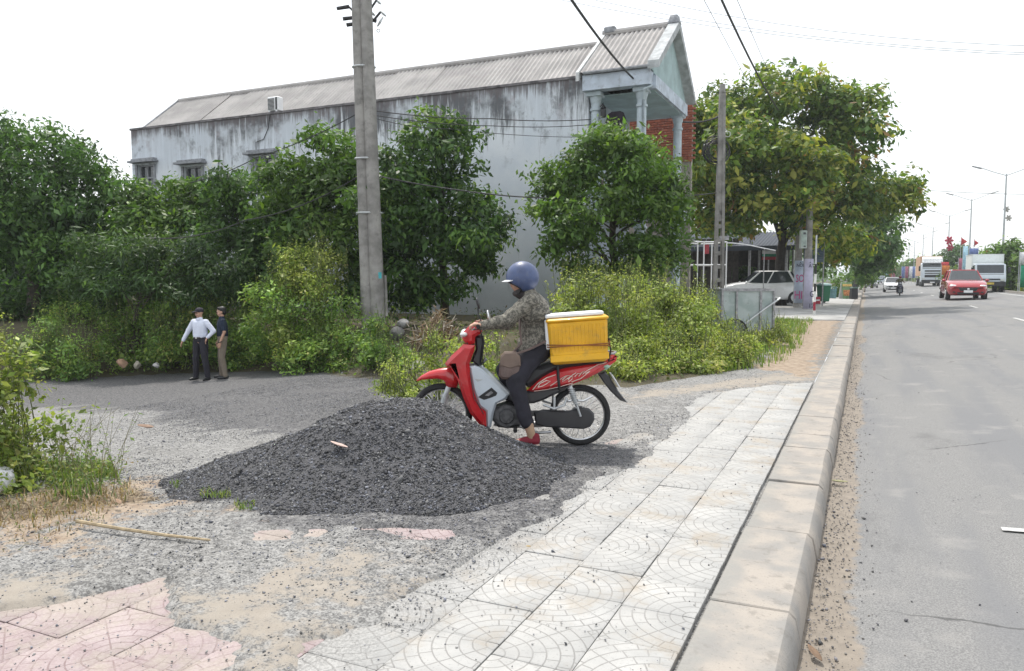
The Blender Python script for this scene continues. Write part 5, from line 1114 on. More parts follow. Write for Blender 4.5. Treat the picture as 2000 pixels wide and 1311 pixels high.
def headparts(c, f, s=1., tilt=0.):
    """skull centre c, facing f (unit, horizontal-ish)"""
    c, f = Vector(c), Vector(f).normalized(); l = Vector((-f.y, f.x, 0)).normalized(); u = f.cross(l).normalized()*1
    if u.z < 0: u = -u
    B = Matrix((f, l, u)).transposed(); E = lambda o, r: ('e', c+B @ (Vector(o)*s), tuple(x*s for x in r), B)
    return [E((-.012, 0, .02), (.092, .074, .092)), E((.018, 0, -.035), (.068, .060, .078)), E((.045, 0, -.088), (.030, .034, .024)), E((.088, 0, -.028), (.016, .013, .024)), E((.078, 0, -.012), (.015, .010, .03)),
            E((.072, 0, -.062), (.016, .026, .010)), E((.070, 0, .014), (.02, .05, .012)), E((-.008, .076, -.02), (.018, .010, .028)), E((-.008, -.076, -.02), (.018, .010, .028)), E((.055, .042, -.04), (.024, .018, .022)), E((.055, -.042, -.04), (.024, .018, .022))], c, B
def facebits(c, B, parent, s=1.):
    for k in (-1, 1):
        m = MB(); m.ell(Vector(c)+B @ Vector((.079*s, k*.031*s, -.008*s)), (.007*s, .012*s, .006*s), 10, 6, B); m.build('eye', M_BLACK, parent)
        m = MB(); m.ell(Vector(c)+B @ Vector((.083*s, k*.033*s, .016*s)), (.006*s, .018*s, .004*s), 10, 6, B); m.build('eyebrow', M_HAIR, parent)
    m = MB(); m.ell(Vector(c)+B @ Vector((.083*s, 0, -.060*s)), (.006*s, .022*s, .005*s), 10, 6, B); m.build('mouth', mat('lips', (.35, .13, .11), .5), parent)

t = NT('patterned_jacket'); co = t.coord('Object'); v = t.n('ShaderNodeTexVoronoi'); t.l(co, v.inputs['Vector']); v.inputs['Scale'].default_value = 46; nz = t.noise(co, 38, 4, .7)
c = t.mix(t.ramp(nz, .46, .56), (.085, .08, .068), (.22, .205, .17)); c = t.mix(t.ramp(v.outputs[0], .22, .1), c, (.03, .028, .026)); t.bump(nz, .2, .004); M_JACK = t.out(Base_Color=c, Roughness=.9)
M_TROU = mat('dark_trousers', (.020, .019, .028), .9, var=.3, scale=10, bump=.2, bscale=60)
def wrinkle(o, amp=.006, sc=9., seed=0):
    tx = bpy.data.textures.new('fold', 'CLOUDS'); tx.noise_scale = 1/sc; d = o.modifiers.new('folds', 'DISPLACE'); d.texture = tx; d.strength = amp*2; d.mid_level = .5; return o
rd = thing('person', 'person in blue helmet and grey patterned jacket astride the red motorbike', 'person', tuple(bo), BRZ)
V3 = lambda *a: Vector(a)
pel, waist, chest, neck = V3(.385, 0, .86), V3(.375, 0, 1.0), V3(.415, 0, 1.20), V3(.455, 0, 1.345)
hd = V3(.520, 0, 1.462)
sh_ = {1: V3(.440, .165, 1.285), -1: V3(.455, -.165, 1.28)}; el = {1: V3(.66, .255, 1.125), -1: V3(.655, -.265, 1.075)}; wr = {1: V3(.855, .29, 1.090), -1: V3(.835, -.29, 1.065)}
hip = {1: V3(.42, .09, .82), -1: V3(.42, -.09, .82)}; kn = {1: V3(.575, .185, .60), -1: V3(.67, -.16, .66)}; an = {1: V3(.455, .255, .205), -1: V3(.56, -.19, .28)}
hp_, hc, hB = headparts(hd, (1, 0, -.12), .98)
parts = list(hp_)+[('c', neck, hd+V3(-.02, 0, -.07), .052, .05), ('c', pel, waist, .135, .12), ('c', waist, chest, .12, .135), ('c', chest, neck, .12, .055), ('c', chest+V3(0, .08, .02), chest+V3(0, -.08, .02), .115, .115)]
for s in (1, -1):
    parts += [('c', sh_[s], el[s], .052, .042), ('c', el[s], wr[s], .04, .028), ('c', chest+V3(0, s*.06, .06), sh_[s], .08, .058), ('c', hip[s], kn[s], .088, .058), ('c', kn[s], an[s], .056, .036), ('c', an[s], an[s]+V3(-.03, 0, -.09), .036, .034), ('c', an[s]+V3(-.03, 0, -.10), an[s]+V3(.11, s*.02, -.115), .034, .03)]
    gtip = V3(.915, s*.305, 1.098); parts += hand(wr[s]-(wr[s]-el[s]).normalized()*.01, gtip-wr[s], (0, -s, .1), curl=1.15, s=.98)
blob('body', parts, .0065, M_SKIN, rd, 3); facebits(hc, hB, rd, .98)
J = [('c', waist+V3(.01, 0, -.10), waist+V3(0, 0, .05), .155, .145), ('c', waist+V3(0, 0, .05), chest, .145, .150), ('c', chest, neck+V3(-.01, 0, -.02), .135, .075), ('c', chest+V3(-.01, .09, .0), chest+V3(-.01, -.09, .0), .128, .128), ('c', neck+V3(0, 0, -.02), neck+V3(.0, 0, .02), .072, .066), ('c', pel+V3(.03, .04, .02), pel+V3(.03, -.04, .02), .135, .135)]
for s in (1, -1): J += [('c', chest+V3(0, s*.06, .05), sh_[s], .10, .075), ('c', sh_[s], el[s], .073, .062), ('c', el[s], wr[s], .060, .043)]
wrinkle(blob('jacket', J, .011, M_JACK, rd, 3), .019, 10)
T = [('c', pel+V3(0, .05, -.0), pel+V3(0, -.05, -.0), .13, .13)]
for s in (1, -1): T += [('c', hip[s], kn[s], .105, .082), ('c', kn[s], an[s].lerp(kn[s], .12), .080, .060)]
wrinkle(blob('trousers', T, .011, M_TROU, rd, 3), .014, 8)
M_SOCK = mat('tan_sock', (.45, .30, .20), .9, var=.15); M_SHOE = mat('red_canvas', (.22, .015, .03), .8, var=.2, bump=.2, bscale=150)
for s in (1, -1):
    a = an[s]
    blob('sock', [('c', a+V3(0, 0, .04), a+V3(-.025, 0, -.08), .040, .038)], .007, M_SOCK, rd, 2)
    sh = blob('shoe', [('c', a+V3(-.055, 0, -.10), a+V3(.02, s*.004, -.105), .043, .040), ('c', a+V3(.02, s*.004, -.105), a+V3(.135, s*.02, -.122), .042, .028), ('c', a+V3(-.06, 0, -.07), a+V3(-.03, 0, -.07), .034, .038)], .007, M_SHOE, rd, 2)
    blob('sole', [('e', a+V3(-.05, 0, -.140), (.045, .042, .014)), ('c', a+V3(-.05, 0, -.142), a+V3(.13, s*.02, -.145), .012, .010), ('e', a+V3(.105, s*.016, -.143), (.06, .044, .012)), ('e', a+V3(.03, s*.006, -.142), (.08, .036, .012))], .006, mat('cream_rubber', (.55, .45, .38), .7), sh, 1)
# helmet: shell, edge trim, small peak, chin strap
M_HELM = mat('blue_helmet', (.055, .082, .18), .42, var=.2, coat=.2, scale=9, dirt=((.12, .13, .18), .4)); hq = hd+V3(-.012, 0, .030)
m = MB(); nu, nv = 28, 12; vs = []
for j in range(nv+1):
    t_ = math.pi*.5*(1-j/nv*1.0)
    for i in range(nu):
        a = 2*math.pi*i/nu; ca = math.cos(a); drop = .125-.09*max(0, ca)**.7 if True else 0
        f = j/nv; zz = .142*math.sin(t_) if f < .8 else None
        ph = math.pi/2-(math.pi/2+math.asin(min(.99, drop/.142)))*f
        vs.append(hq+V3(.146*math.cos(ph)*ca, .132*math.cos(ph)*math.sin(a), .142*math.sin(ph)))
m.add(vs, [(j*nu+i, j*nu+(i+1) % nu, (j+1)*nu+(i+1) % nu, (j+1)*nu+i) for j in range(nv) for i in range(nu)])
ho = m.build('helmet', M_HELM, rd, angle=80); so_ = ho.modifiers.new('t', 'SOLIDIFY'); so_.thickness = .018; so_.offset = -1
m = MB(); e = vs[nv*nu:]; m.tube([tuple(p) for p in e+e[:1]], .006, 6); m.build('edge_trim', M_BLACK, ho)
m = MB(); vsp = []
for i in range(9):
    a = -1.0+2.0*i/8; vsp += [hq+V3(.138*math.cos(a), .125*math.sin(a), -.020), hq+V3(.185*math.cos(a*.8), .125*math.sin(a), -.036)]
m.add(vsp, [(2*i, 2*i+1, 2*i+3, 2*i+2) for i in range(8)]); po = m.build('peak', M_WHITE, ho); q_ = po.modifiers.new('t', 'SOLIDIFY'); q_.thickness = .007
for s in (1, -1):
    m = MB(); m.tube([tuple(hd+V3(-.0, s*.085, -.06)), tuple(hd+V3(.02, s*.07, -.11)), tuple(hd+V3(.03, s*.02, -.13))], .007, 5); m.build('chin_strap', M_BLACK, ho)
blob('face_scarf', [('e', hd+V3(.02, 0, -.112), (.060, .064, .034)), ('c', hd+V3(.0, 0, -.10), neck+V3(.02, 0, 0), .066, .068)], .008, mat('dark_scarf', (.05, .045, .045), .95), rd, 3)
# shoulder bag on her lap
bg = thing('shoulder_bag', 'brown leather shoulder bag hanging at the hip of the rider', 'bag', tuple(MB_ @ Vector((.615, .19, .68))), BRZ)
M_LEA = mat('brown_leather', (.13, .09, .08), .5, var=.25, scale=12, bump=.2, bscale=60)
m = MB(); m.prism([(-.095, -.02), (-.085, .13), (-.05, .17), (.05, .17), (.085, .13), (.1, -.02), (.07, -.055), (-.07, -.055)], -.045, .045, .02); m.build('bag_body', M_LEA, bg)
m = MB(); m.prism([(-.09, .06), (-.085, .135), (-.05, .178), (.05, .178), (.085, .135), (.09, .06), (0, .035)], -.052, .052, .012); m.build('flap', mat('tan_leather', (.17, .12, .095), .5, var=.2), bg)
st_ = MB(); loc = lambda u, v, z: (u-.615, v-.19, z-.68)
st_.tube([loc(.60, .16, .84), loc(.52, .17, .93), loc(.535, .12, 1.06), loc(.53, .02, 1.2), loc(.48, -.09, 1.345), loc(.40, -.12, 1.34), loc(.29, -.06, 1.22), loc(.235, .06, 1.05), loc(.30, .165, .95), loc(.45, .19, .88), loc(.60, .21, .83)], .011, 5); st_.build('strap', M_LEA, bg)

# two men standing in the yard
def stander(label, px, py, D, face, H, top, trou, spec):
    p = atD(px, py, D); p[2] = gz1(p[0], p[1])+.01; k = H/1.70
    ro = thing('person', label, 'person', tuple(p), face, None, k)
    L = spec; hc_ = V3(.02, 0, 1.56); hps, c_, B = headparts(hc_, L['look'])
    ne = V3(0, 0, 1.42); ch = V3(0, 0, 1.24); wa = V3(0, 0, 1.03); pe = V3(0, 0, .92)
    par = list(hps)+[('c', ne, hc_+V3(-.02, 0, -.08), .055, .055), ('c', ch, ne, .09, .055), ('c', wa, ch, .09, .10), ('c', pe, wa, .095, .09), ('c', ch+V3(0, .07, .05), ch+V3(0, -.07, .05), .08, .08)]
    tp, tr = [('c', wa+V3(0, .03, -.02), wa+V3(0, -.03, -.02), .122, .122), ('c', ch+V3(0, .08, .05), ch+V3(0, -.08, .05), .108, .108), ('c', wa+V3(0, .04, 0), ch+V3(0, .06, 0), .130, .122), ('c', wa+V3(0, -.04, 0), ch+V3(0, -.06, 0), .130, .122), ('c', ch, ne+V3(0, 0, -.03), .115, .075), ('c', ne+V3(0, 0, -.03), ne+V3(0, 0, .01), .07, .064)], [('c', pe+V3(0, .045, .05), pe+V3(0, -.045, .05), .124, .124)]
    for s in (1, -1):
        a = L['arm'][s]; sh0, e0, w0 = V3(0, s*.172, 1.345), V3(*a[0]), V3(*a[1]); g = L['leg'][s]; h0, k0, a0 = V3(0, s*.085, .90), V3(*g[0]), V3(*g[1])
        par += [('c', ch+V3(0, s*.06, .08), sh0, .068, .050), ('c', sh0, e0, .046, .040), ('c', e0, w0, .036, .028), ('c', h0, k0, .075, .056), ('c', k0, a0, .055, .038), ('c', a0, a0+V3(.02, 0, -.03), .036, .036)]
        par += hand(w0, V3(*a[2]), V3(*a[3]), curl=.45)
        tp += [('c', ch+V3(0, s*.06, .07), sh0, .095, .070), ('c', sh0, e0.lerp(sh0, L['slv'][0]), .067, .060)]
        if L['slv'][1]: tp += [('c', sh0, e0, .066, .056), ('c', e0, w0.lerp(e0, .06), .055, .042)]
        tr += [('c', h0, k0, .105, .078), ('c', k0, a0+V3(0, 0, .0), .076, .062)]
        o = blob('shoe', [('c', a0+V3(-.04, 0, -.045), a0+V3(.03, 0, -.045), .042, .042), ('c', a0+V3(.03, 0, -.05), a0+V3(.155, s*.025, -.060), .043, .030)], .009, M_BLACK, ro, 2)
    blob('body', par, .009, M_SKIN, ro, 3); facebits(c_, B, ro)
    wrinkle(blob('shirt', tp, .012, top, ro, 3), .009, 9); wrinkle(blob('trousers', tr, .012, trou, ro, 3), .008, 9)
    return ro, hc_, B
cam_dir = R_(YAW)-math.pi/2       # facing angle towards the camera
M_WSHIRT = mat('white_cotton', (.66, .70, .82), .85, var=.06, scale=6); M_NAVY = mat('navy_cotton', (.010, .020, .042), .9, var=.2); M_KHAKI = mat('khaki_cotton', (.20, .165, .13), .9, var=.15)
m1, hc1, B1 = stander('man in white shirt and dark cap with one hand on his hip', 394, 740, 16.7, cam_dir-.35, 1.62, M_WSHIRT, M_TROU,
    dict(look=(1, -.25, -.08), slv=(.05, True), arm={1: ((-.06, .335, 1.13), (.05, .235, .985), (.3, -.25, -.9), (.8, .5, .1)), -1: ((.02, -.33, 1.13), (.10, -.42, .90), (.3, -.3, -.9), (.8, .3, .0))},
         leg={1: ((.02, .13, .50), (-.02, .16, .085)), -1: ((.02, -.13, .50), (.0, -.165, .085))}))
m = MB(); m.ell(hc1+V3(-.015, 0, .045), (.105, .088, .075), 20, 10); 
cp_ = m.build('cap', mat('dark_cap', (.022, .02, .032), .85, var=.2), m1); m = MB(); m.prism([(.05, -.075), (.12, -.07), (.175, -.035), (.185, 0), (.175, .035), (.12, .07), (.05, .075)], 0, .012, .003, axis='z'); bo_ = m.build('cap_peak', mat('dark_cap_peak', (.018, .018, .026), .85), m1); bo_.location = hc1+V3(0, -.0, .03); bo_.rotation_euler = (0, .12, -.25)
m = MB(); m.torus((0, 0, .985), (0, 0, 1), .128, .016, 28, 6, 1.2); bl_ = m.build('belt', mat('belt', (.02, .012, .01), .5), m1)
m = MB(); m.box((.138, 0, .985), (.012, .045, .035), bevel=.004); m.build('buckle', M_CHROME, m1)
m = MB(); m.prism([(-.06, 0), (.0, .05), (.06, 0), (.03, -.03), (0, .0), (-.03, -.03)], .0, .012, .003, axis='x'); co_ = m.build('collar', M_WSHIRT, m1); co_.location = (.075, 0, 1.405); co_.rotation_euler = (0, -.5, 0)
m2, hc2, B2 = stander('bare-headed man in navy polo shirt and khaki trousers standing beside the man in white', 437, 740, 16.8, cam_dir-1.15, 1.61, M_NAVY, M_KHAKI,
    dict(look=(1, -.1, -.2), slv=(.25, False), arm={1: ((-.03, .24, 1.10), (.07, .25, .86), (.25, -.05, -.95), (.9, -.3, 0)), -1: ((-.02, -.24, 1.10), (.08, -.24, .86), (.25, .05, -.95), (.9, .3, 0))},
         leg={1: ((.03, .10, .50), (-.03, .11, .085)), -1: ((.04, -.11, .50), (.03, -.12, .085))}))
blob('hair', [('e', hc2+V3(-.025, 0, .045), (.098, .086, .082), B2), ('e', hc2+V3(-.06, 0, -.01), (.062, .076, .075), B2), ('c', hc2+B2 @ V3(.03, -.05, .085), hc2+B2 @ V3(.03, .05, .085), .035, .035)], .010, M_HAIR, m2, 2)
m = MB(); m.torus(V3(.065, .25, .875), (.2, 0, .95), .036, .010, 16, 6); m.build('wrist_watch', M_RUBBER, m2)

# ------------------------------------------------------------------ handcart
def rzv(p): return p
cp0 = atD(1445, 655, 17.0); cz = 0.0
cart = thing('handcart', 'zinc-panelled two-wheeled handcart parked in the weeds', 'handcart', (cp0[0], cp0[1], cz), R_(YAW)+.12)
M_ZINC = None
t = NT('zinc_sheet'); co = t.coord('Object'); c = t.mix(t.ramp(t.noise(co, 3, 4), .4, .6), (.30, .36, .35), (.40, .45, .45)); c = t.mix(t.ramp(t.noise(co, 9, 5, .7), .6, .75), c, (.20, .19, .17)); M_ZINC = t.out(Base_Color=c, Roughness=.5, Metallic=.35)
w_, d_, z0_, z1_ = 1.18, .75, .36, 1.19
for (cx, cy, sx, sy, nm) in ((-.42, -d_/2, .30, .012, 'panel'), (.02, -d_/2, .52, .012, 'panel'), (.44, -d_/2, .27, .012, 'panel'), (0, d_/2, w_, .012, 'back_panel'), (-w_/2, 0, .012, d_-.03, 'end_panel'), (w_/2, 0, .012, d_-.03, 'end_panel'), ):
    m = MB(); m.box((cx, cy, (z0_+z1_)/2), (sx, sy, z1_-z0_)); m.build(nm, M_ZINC, cart)
m = MB(); m.box((0, 0, z0_+.02), (w_-.03, d_-.03, .03)); m.build('floor_panel', M_ZINC, cart)
m = MB()
for x in (-w_/2, -.26, .29, w_/2):
    for y in (-d_/2-.02, d_/2+.02): m.box((x, y, (z0_+z1_)/2), (.045, .035, z1_-z0_+.06))
for z in (z0_-.02, z1_+.03):
    for y in (-d_/2-.021, d_/2+.021): m.box((0, y, z), (w_+.06, .045, .05))
    for x in (-w_/2-.022, w_/2+.022): m.box((x, 0, z), (.045, d_, .05))
m.build('frame', M_STEEL, cart)
for s in (-1, 1):
    wh = bpy.data.objects.new('wheel', None); COL.objects.link(wh); wh.parent = cart; wh.location = (-.32, s*(d_/2+.10), .30)
    m = MB(); m.torus((0, 0, 0), (0, 1, 0), .275, .024, 32, 8); m.build('tyre', M_RUBBER, wh); m = MB(); m.torus((0, 0, 0), (0, 1, 0), .245, .012, 32, 6); m.cyl((0, -.04, 0), (0, .04, 0), .03, .03, 10)
    for k in range(14): a = 2*math.pi*k/14; m.cyl((0, .02, 0), (.245*math.cos(a), 0, .245*math.sin(a)), .003, .003, 4)
    m.build('rim', M_STEEL, wh)
    m = MB(); m.tube([(-.12, s*(d_/2+.05), .45), (.35, s*(d_/2+.07), .80), (.72, s*(d_/2+.05), 1.04)], .020, 8); m.build('handle_bar', M_GALV, cart)
    m = MB(); m.tube([(.50, s*(d_/2-.02), .93), (.47, s*(d_/2-.02), .4), (.44, s*(d_/2-.02), .06)], .02, 7); m.build('prop_leg', M_GALV, cart)
m = MB(); m.tube([(.72, -d_/2-.05, 1.04), (.74, 0, 1.05), (.72, d_/2+.05, 1.04)], .018, 8); m.build('handle_bar', M_GALV, cart)

# ------------------------------------------------------------------ shop shed, steel frame and things under the big tree
sp_ = thing('shop_shed', 'dark open-fronted shop shed with blue sheet roof behind the handcart', 'shed', (-7.6, 44, 0), 0, None, 1.22)
M_DWOOD = mat('dark_boards', (.045, .038, .032), .9, var=.4, scale=6, kind='World'); M_BLUES = mat('shaded_blue_roof_sheet', (.026, .036, .055), .55, var=.25, scale=3, kind='World')  # roof blue darkened: tree shade put into the sheet colour
m = MB(); m.box((-.2, 3.8, 1.55), (6.0, .12, 3.2)); m.build('back_wall', M_DWOOD, sp_)
for i in range(14):
    m = MB(); m.box((-3.1+i*.30, -.02+random.uniform(-.01, .01), 1.5), (.27, .03, 3.0)); m.build('board', M_DWOOD, sp_)
for x in (-3.2, -.2, 1.4, 3.0):
    for y in (.12, 3.6): m = MB(); m.cyl((x, y, 0), (x, y, 3.0+.12*y), .06, .06, 8); m.build('post', M_STEEL, sp_)
for i in range(8):
    m = MB(); x0 = -3.6+i*.9; n = 36; vs = []
    for k in range(n+1):
        x = x0+.92*k/n; a = .03*math.sin(2*math.pi*(x)/.15)
        vs += [(x, -1.2, 2.55+a), (x, 4.2, 3.5+a)]
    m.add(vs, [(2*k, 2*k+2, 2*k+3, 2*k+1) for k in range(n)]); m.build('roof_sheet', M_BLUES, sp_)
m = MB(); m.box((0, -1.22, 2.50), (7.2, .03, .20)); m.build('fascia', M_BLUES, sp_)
aw = thing('awning', 'pale curved plastic awning hanging off the shop shed', 'awning', tuple(atD(1455, 478, 33)), R_(YAW))
vs = []
for k in range(13):
    f = k/12; z = .34*math.cos(f*2.2)*.6; vs += [(-1.0+2.1*f, -.7, z-.16), (-1.0+2.1*f, .7, z)]
m = MB(); m.add(vs, [(2*k, 2*k+2, 2*k+3, 2*k+1) for k in range(12)]); o = m.build('canopy', mat('dark_tarpaulin', (.022, .022, .045), .6), aw); o.modifiers.new('t', 'SOLIDIFY').thickness = .02
m = MB(); m.tube([vs[2*k] for k in range(13)], .022, 6); m.build('front_rail', M_WHITE, aw)
for x in (-1., 1.08): m = MB(); m.tube([(x, .7, vs[1][2] if x < 0 else vs[25][2]), (x, .7, -2.0)], .025, 6); m.build('post', M_STEEL, aw)
fr0 = atD(1390, 560, 26); fr = thing('steel_frame', 'open white steel tube frame standing behind the ladder-like pole', 'frame', (fr0[0], fr0[1], 0), R_(YAW)+.1)
def ft(a, b, r=.022, nm='tube'): m = MB(); m.cyl(a, b, r, r, 7); m.build(nm, M_WHITE, fr)
for x in (-1.12, -.52, -.30, .50): ft((x, 0, 0), (x, 0, 2.72))
for x in (-1.12, .50): ft((x, 1.4, 0), (x, 1.4, 2.72))
for z in (2.70, 1.92): ft((-1.12, 0, z), (.5, 0, z)); ft((-1.12, 1.4, z), (.5, 1.4, z))
for x in (-1.12, .5): ft((x, 0, 2.70), (x, 1.4, 2.70))
f2 = thing('steel_frame', 'weathered steel posts left of the white tube frame', 'frame', tuple(atD(1322, 560, 27)*np.array([1, 1, 0])), R_(YAW)+.1)
for x in (-.35, -.18, 0, .15, .45): m = MB(); m.cyl((x, 0, 0), (x, 0, 3.0), .025, .025, 7); m.build('post', M_STEEL, f2)
m = MB(); m.cyl((-.35, 0, 2.95), (1.0, 0, 2.72), .03, .03, 7); m.build('rail', M_STEEL, f2); m = MB(); m.cyl((-.18, 0, 2.0), (.15, 0, 2.0), .025, .025, 7); m.build('rail', M_STEEL, f2)
pn = atD(1380, 487, 31); m = MB(); m.box((0, 0, 0), (.20, .03, .38)); o = m.build('red_notice', mat('dark_red_board', (.25, .02, .03), .6)); o.location = pn; o.rotation_euler = (0, 0, R_(YAW)); tag(o, 'small dark red notice on the front of the shop shed', 'notice')
pb = atD(1487, 522, 47); pb[2] = 0; o = thing('cabinet', 'orange-brown wooden cabinet standing in the shop shed', 'cabinet', tuple(pb), R_(YAW)); M_OR = mat('orange_brown_wood', (.28, .09, .02), .5, var=.2)
m = MB(); m.box((0, 0, 1.0), (.85, .5, 2.0), bevel=.02); m.build('carcass', M_OR, o); m = MB(); m.box((-.2, -.26, 1.0), (.38, .02, 1.8), bevel=.005); m.build('door', M_OR, o); m = MB(); m.box((.2, -.26, 1.0), (.38, .02, 1.8), bevel=.005); m.build('door', M_OR, o)
def plant(label, px, py, D, rx_, ry_, n, size, pal, dd=.5, name='hedge', cat='hedge', w=None, aspect=.5, g=None):
    bl = blobs_at([(px, py, D, rx_, ry_, dd)]); base = np.array([bl[0][0], bl[0][1], 0. if g is None else g]); ro = thing(name, label, cat, tuple(base))
    bl = [(0, 0, bl[0][2]-base[2], *bl[0][3:])]; C, N, s, c = crown_leaves(bl, n, 8, size*1.2, size, pal, w or [1/len(pal)]*len(pal), up=.6, shell=.5); link('foliage', leafmesh('foliage', C, N, s, c, aspect), M_LEAF, ro)
    m = MB(); m.tube([(0, 0, 0), (.02, .01, bl[0][2]*.5), (0, 0, bl[0][2])], [.05, .04, .02], 6); m.build('stem', M_BARK, ro); return ro
plant('clipped dark green hedge behind the parked white car', 1448, 535, 46, 32, 12, 420, .12, G_DARK, .5)
# signboard fragments glimpsed behind the tree trunk
pw = atD(1502, 492, 42); o = thing('sign_board', 'white green and red shop sign glimpsed left of the tree trunk', 'sign', tuple(pw), R_(YAW))
m = MB(); m.box((0, 0, .10), (.75, .05, .42)); m.build('white_panel', M_WHITE, o); m = MB(); m.box((0, -.005, -.19), (.75, .05, .14)); m.build('green_panel', mat('green_sign', (.03, .25, .14), .5), o); m = MB(); m.box((0, -.005, -.36), (.75, .05, .16)); m.build('red_panel', mat('red_sign', (.4, .03, .05), .5), o)
m = MB(); m.cyl((0, .05, -.4), (0, .05, -2.6), .04, .04, 8); m.build('post', M_STEEL, o)

# ------------------------------------------------------------------ writing
def text(s, size, material, parent, loc, rot, name='lettering', ext=.004, sx=1.):
    cu = bpy.data.curves.new('t', 'FONT'); cu.body = s; cu.size = size; cu.extrude = ext; cu.align_x = 'CENTER'; cu.align_y = 'CENTER'; cu.resolution_u = 3
    o = bpy.data.objects.new('t', cu); COL.objects.link(o); dg = bpy.context.evaluated_depsgraph_get(); me = bpy.data.meshes.new_from_object(o.evaluated_get(dg)); bpy.data.objects.remove(o)
    me.name = name; me.materials.clear(); q = link(name, me, material, parent); q.location = loc; q.rotation_euler = rot; q.scale = (sx, 1, 1); return q
M_MAG = mat('magenta_print', (.45, .05, .20), .6); M_INK = mat('dark_print', (.03, .03, .06), .6); M_BILL = mat('pale_blue_banner', (.40, .46, .56), .7, var=.12, scale=4); M_BILL2 = mat('pale_lilac_banner', (.46, .44, .56), .7, var=.12, scale=4)
spo = {}
for px, D, H_, lab in ((1557, 37.0, 5.9, 'left one of the paired concrete poles wrapped in lettered banners'), (1576, 35.6, 5.6, 'right one of the paired concrete poles wrapped in lettered banners')):
    p = atD(px, 597, D); p[2] = 0; o = thing('concrete_pole', lab, 'utility pole', tuple(p)); m = MB(); m.cyl((0, 0, -.1), (0, 0, H_), .20, .13, 16); m.build('shaft', M_CONC, o); spo[px] = (o, p, D)
def wrapbanner(px, z0, z1, material, lines, r=.235, a0=-1.15, a1=1.15, label=''):
    o, p, D = spo[px]; b = thing('banner', label, 'banner', tuple(p), R_(YAW)); n = 14; vs = []
    for k in range(n+1):
        a = a0+(a1-a0)*k/n; vs += [(r*math.sin(a), -r*math.cos(a), z0), (r*math.sin(a), -r*math.cos(a), z1)]
    m = MB(); m.add(vs, [(2*k, 2*k+2, 2*k+3, 2*k+1) for k in range(n)]); c_ = m.build('cloth', material, b); c_.modifiers.new('t', 'SOLIDIFY').thickness = .006
    for (s, z, size, mt, xo, sx) in lines: text(s, size, mt, b, (xo, -r-.012, z), (math.pi/2, 0, 0), sx=sx)
    return b
wrapbanner(1557, .25, 2.30, M_BILL, [('NOI', 2.06, .22, M_INK, 0, .9), ('^', 2.16, .2, M_INK, .01, 1.), ('.', 1.98, .2, M_INK, .01, 1.), ('SO', 1.42, .52, M_MAG, .0, .62), ("'", 1.52, .4, M_MAG, .185, 1.), ('HI', .62, .56, M_MAG, -.05, .8)], label='pale banner with dark and magenta letters wrapped round the left pole')
wrapbanner(1576, .0, 2.35, M_BILL2, [('AT', 2.02, .24, M_INK, .07, .9), ('^', 2.15, .18, M_INK, .0, 1.), ("'", 2.25, .18, M_INK, .03, 1.), ('G', .70, .40, M_INK, .12, .7), ('12', .16, .28, M_INK, .10, .9)], label='lilac banner with dark letters wrapped round the right pole')
o, p, D = spo[1576]
mb_ = thing('meter_box', 'grey electricity meter box fixed high on the right banner pole', 'meter box', (p[0]-.24, p[1]-.16, 3.25), R_(YAW)); M_MET = mat('pale_grey_metal', (.50, .56, .53), .5, var=.1)
m = MB(); m.box((0, 0, .0), (.30, .20, .84), bevel=.02); m.build('casing', M_MET, mb_); m = MB(); m.box((0, -.104, .02), (.23, .012, .70), bevel=.004); m.build('door', mat('green_grey_metal', (.36, .44, .40), .5), mb_); m = MB(); m.box((.02, -.112, .28), (.12, .01, .10)); m.build('window', M_GLASS, mb_); m = MB(); m.box((.04, -.112, -.32), (.10, .01, .06)); m.build('latch', M_BLACK, mb_)
sh0 = atD(1591, 483, 38.5); shu = thing('metal_sheet', 'blue-grey corrugated metal screen behind the banner poles', 'screen', (sh0[0], sh0[1], 0), R_(YAW)); M_SHUT = mat('blue_grey_sheet', (.10, .14, .18), .5, .2, var=.15)
for i, (x, wd, za, zb) in enumerate(((-.30, .50, 2.35, 3.75), (.25, .46, 2.25, 3.4))):
    m = MB(); n = 40; vs = []
    for k in range(n+1): z = za+(zb-za)*k/n; a = .02*math.sin(z*45); vs += [(x-wd/2, a, z), (x+wd/2, a, z)]
    m.add(vs, [(2*k, 2*k+1, 2*k+3, 2*k+2) for k in range(n)]); m.build('corrugated_panel', M_SHUT, shu)
for x in (-.5, .5): m = MB(); m.cyl((x, .05, 0), (x, .05, 3.7), .035, .035, 8); m.build('post', M_STEEL, shu)
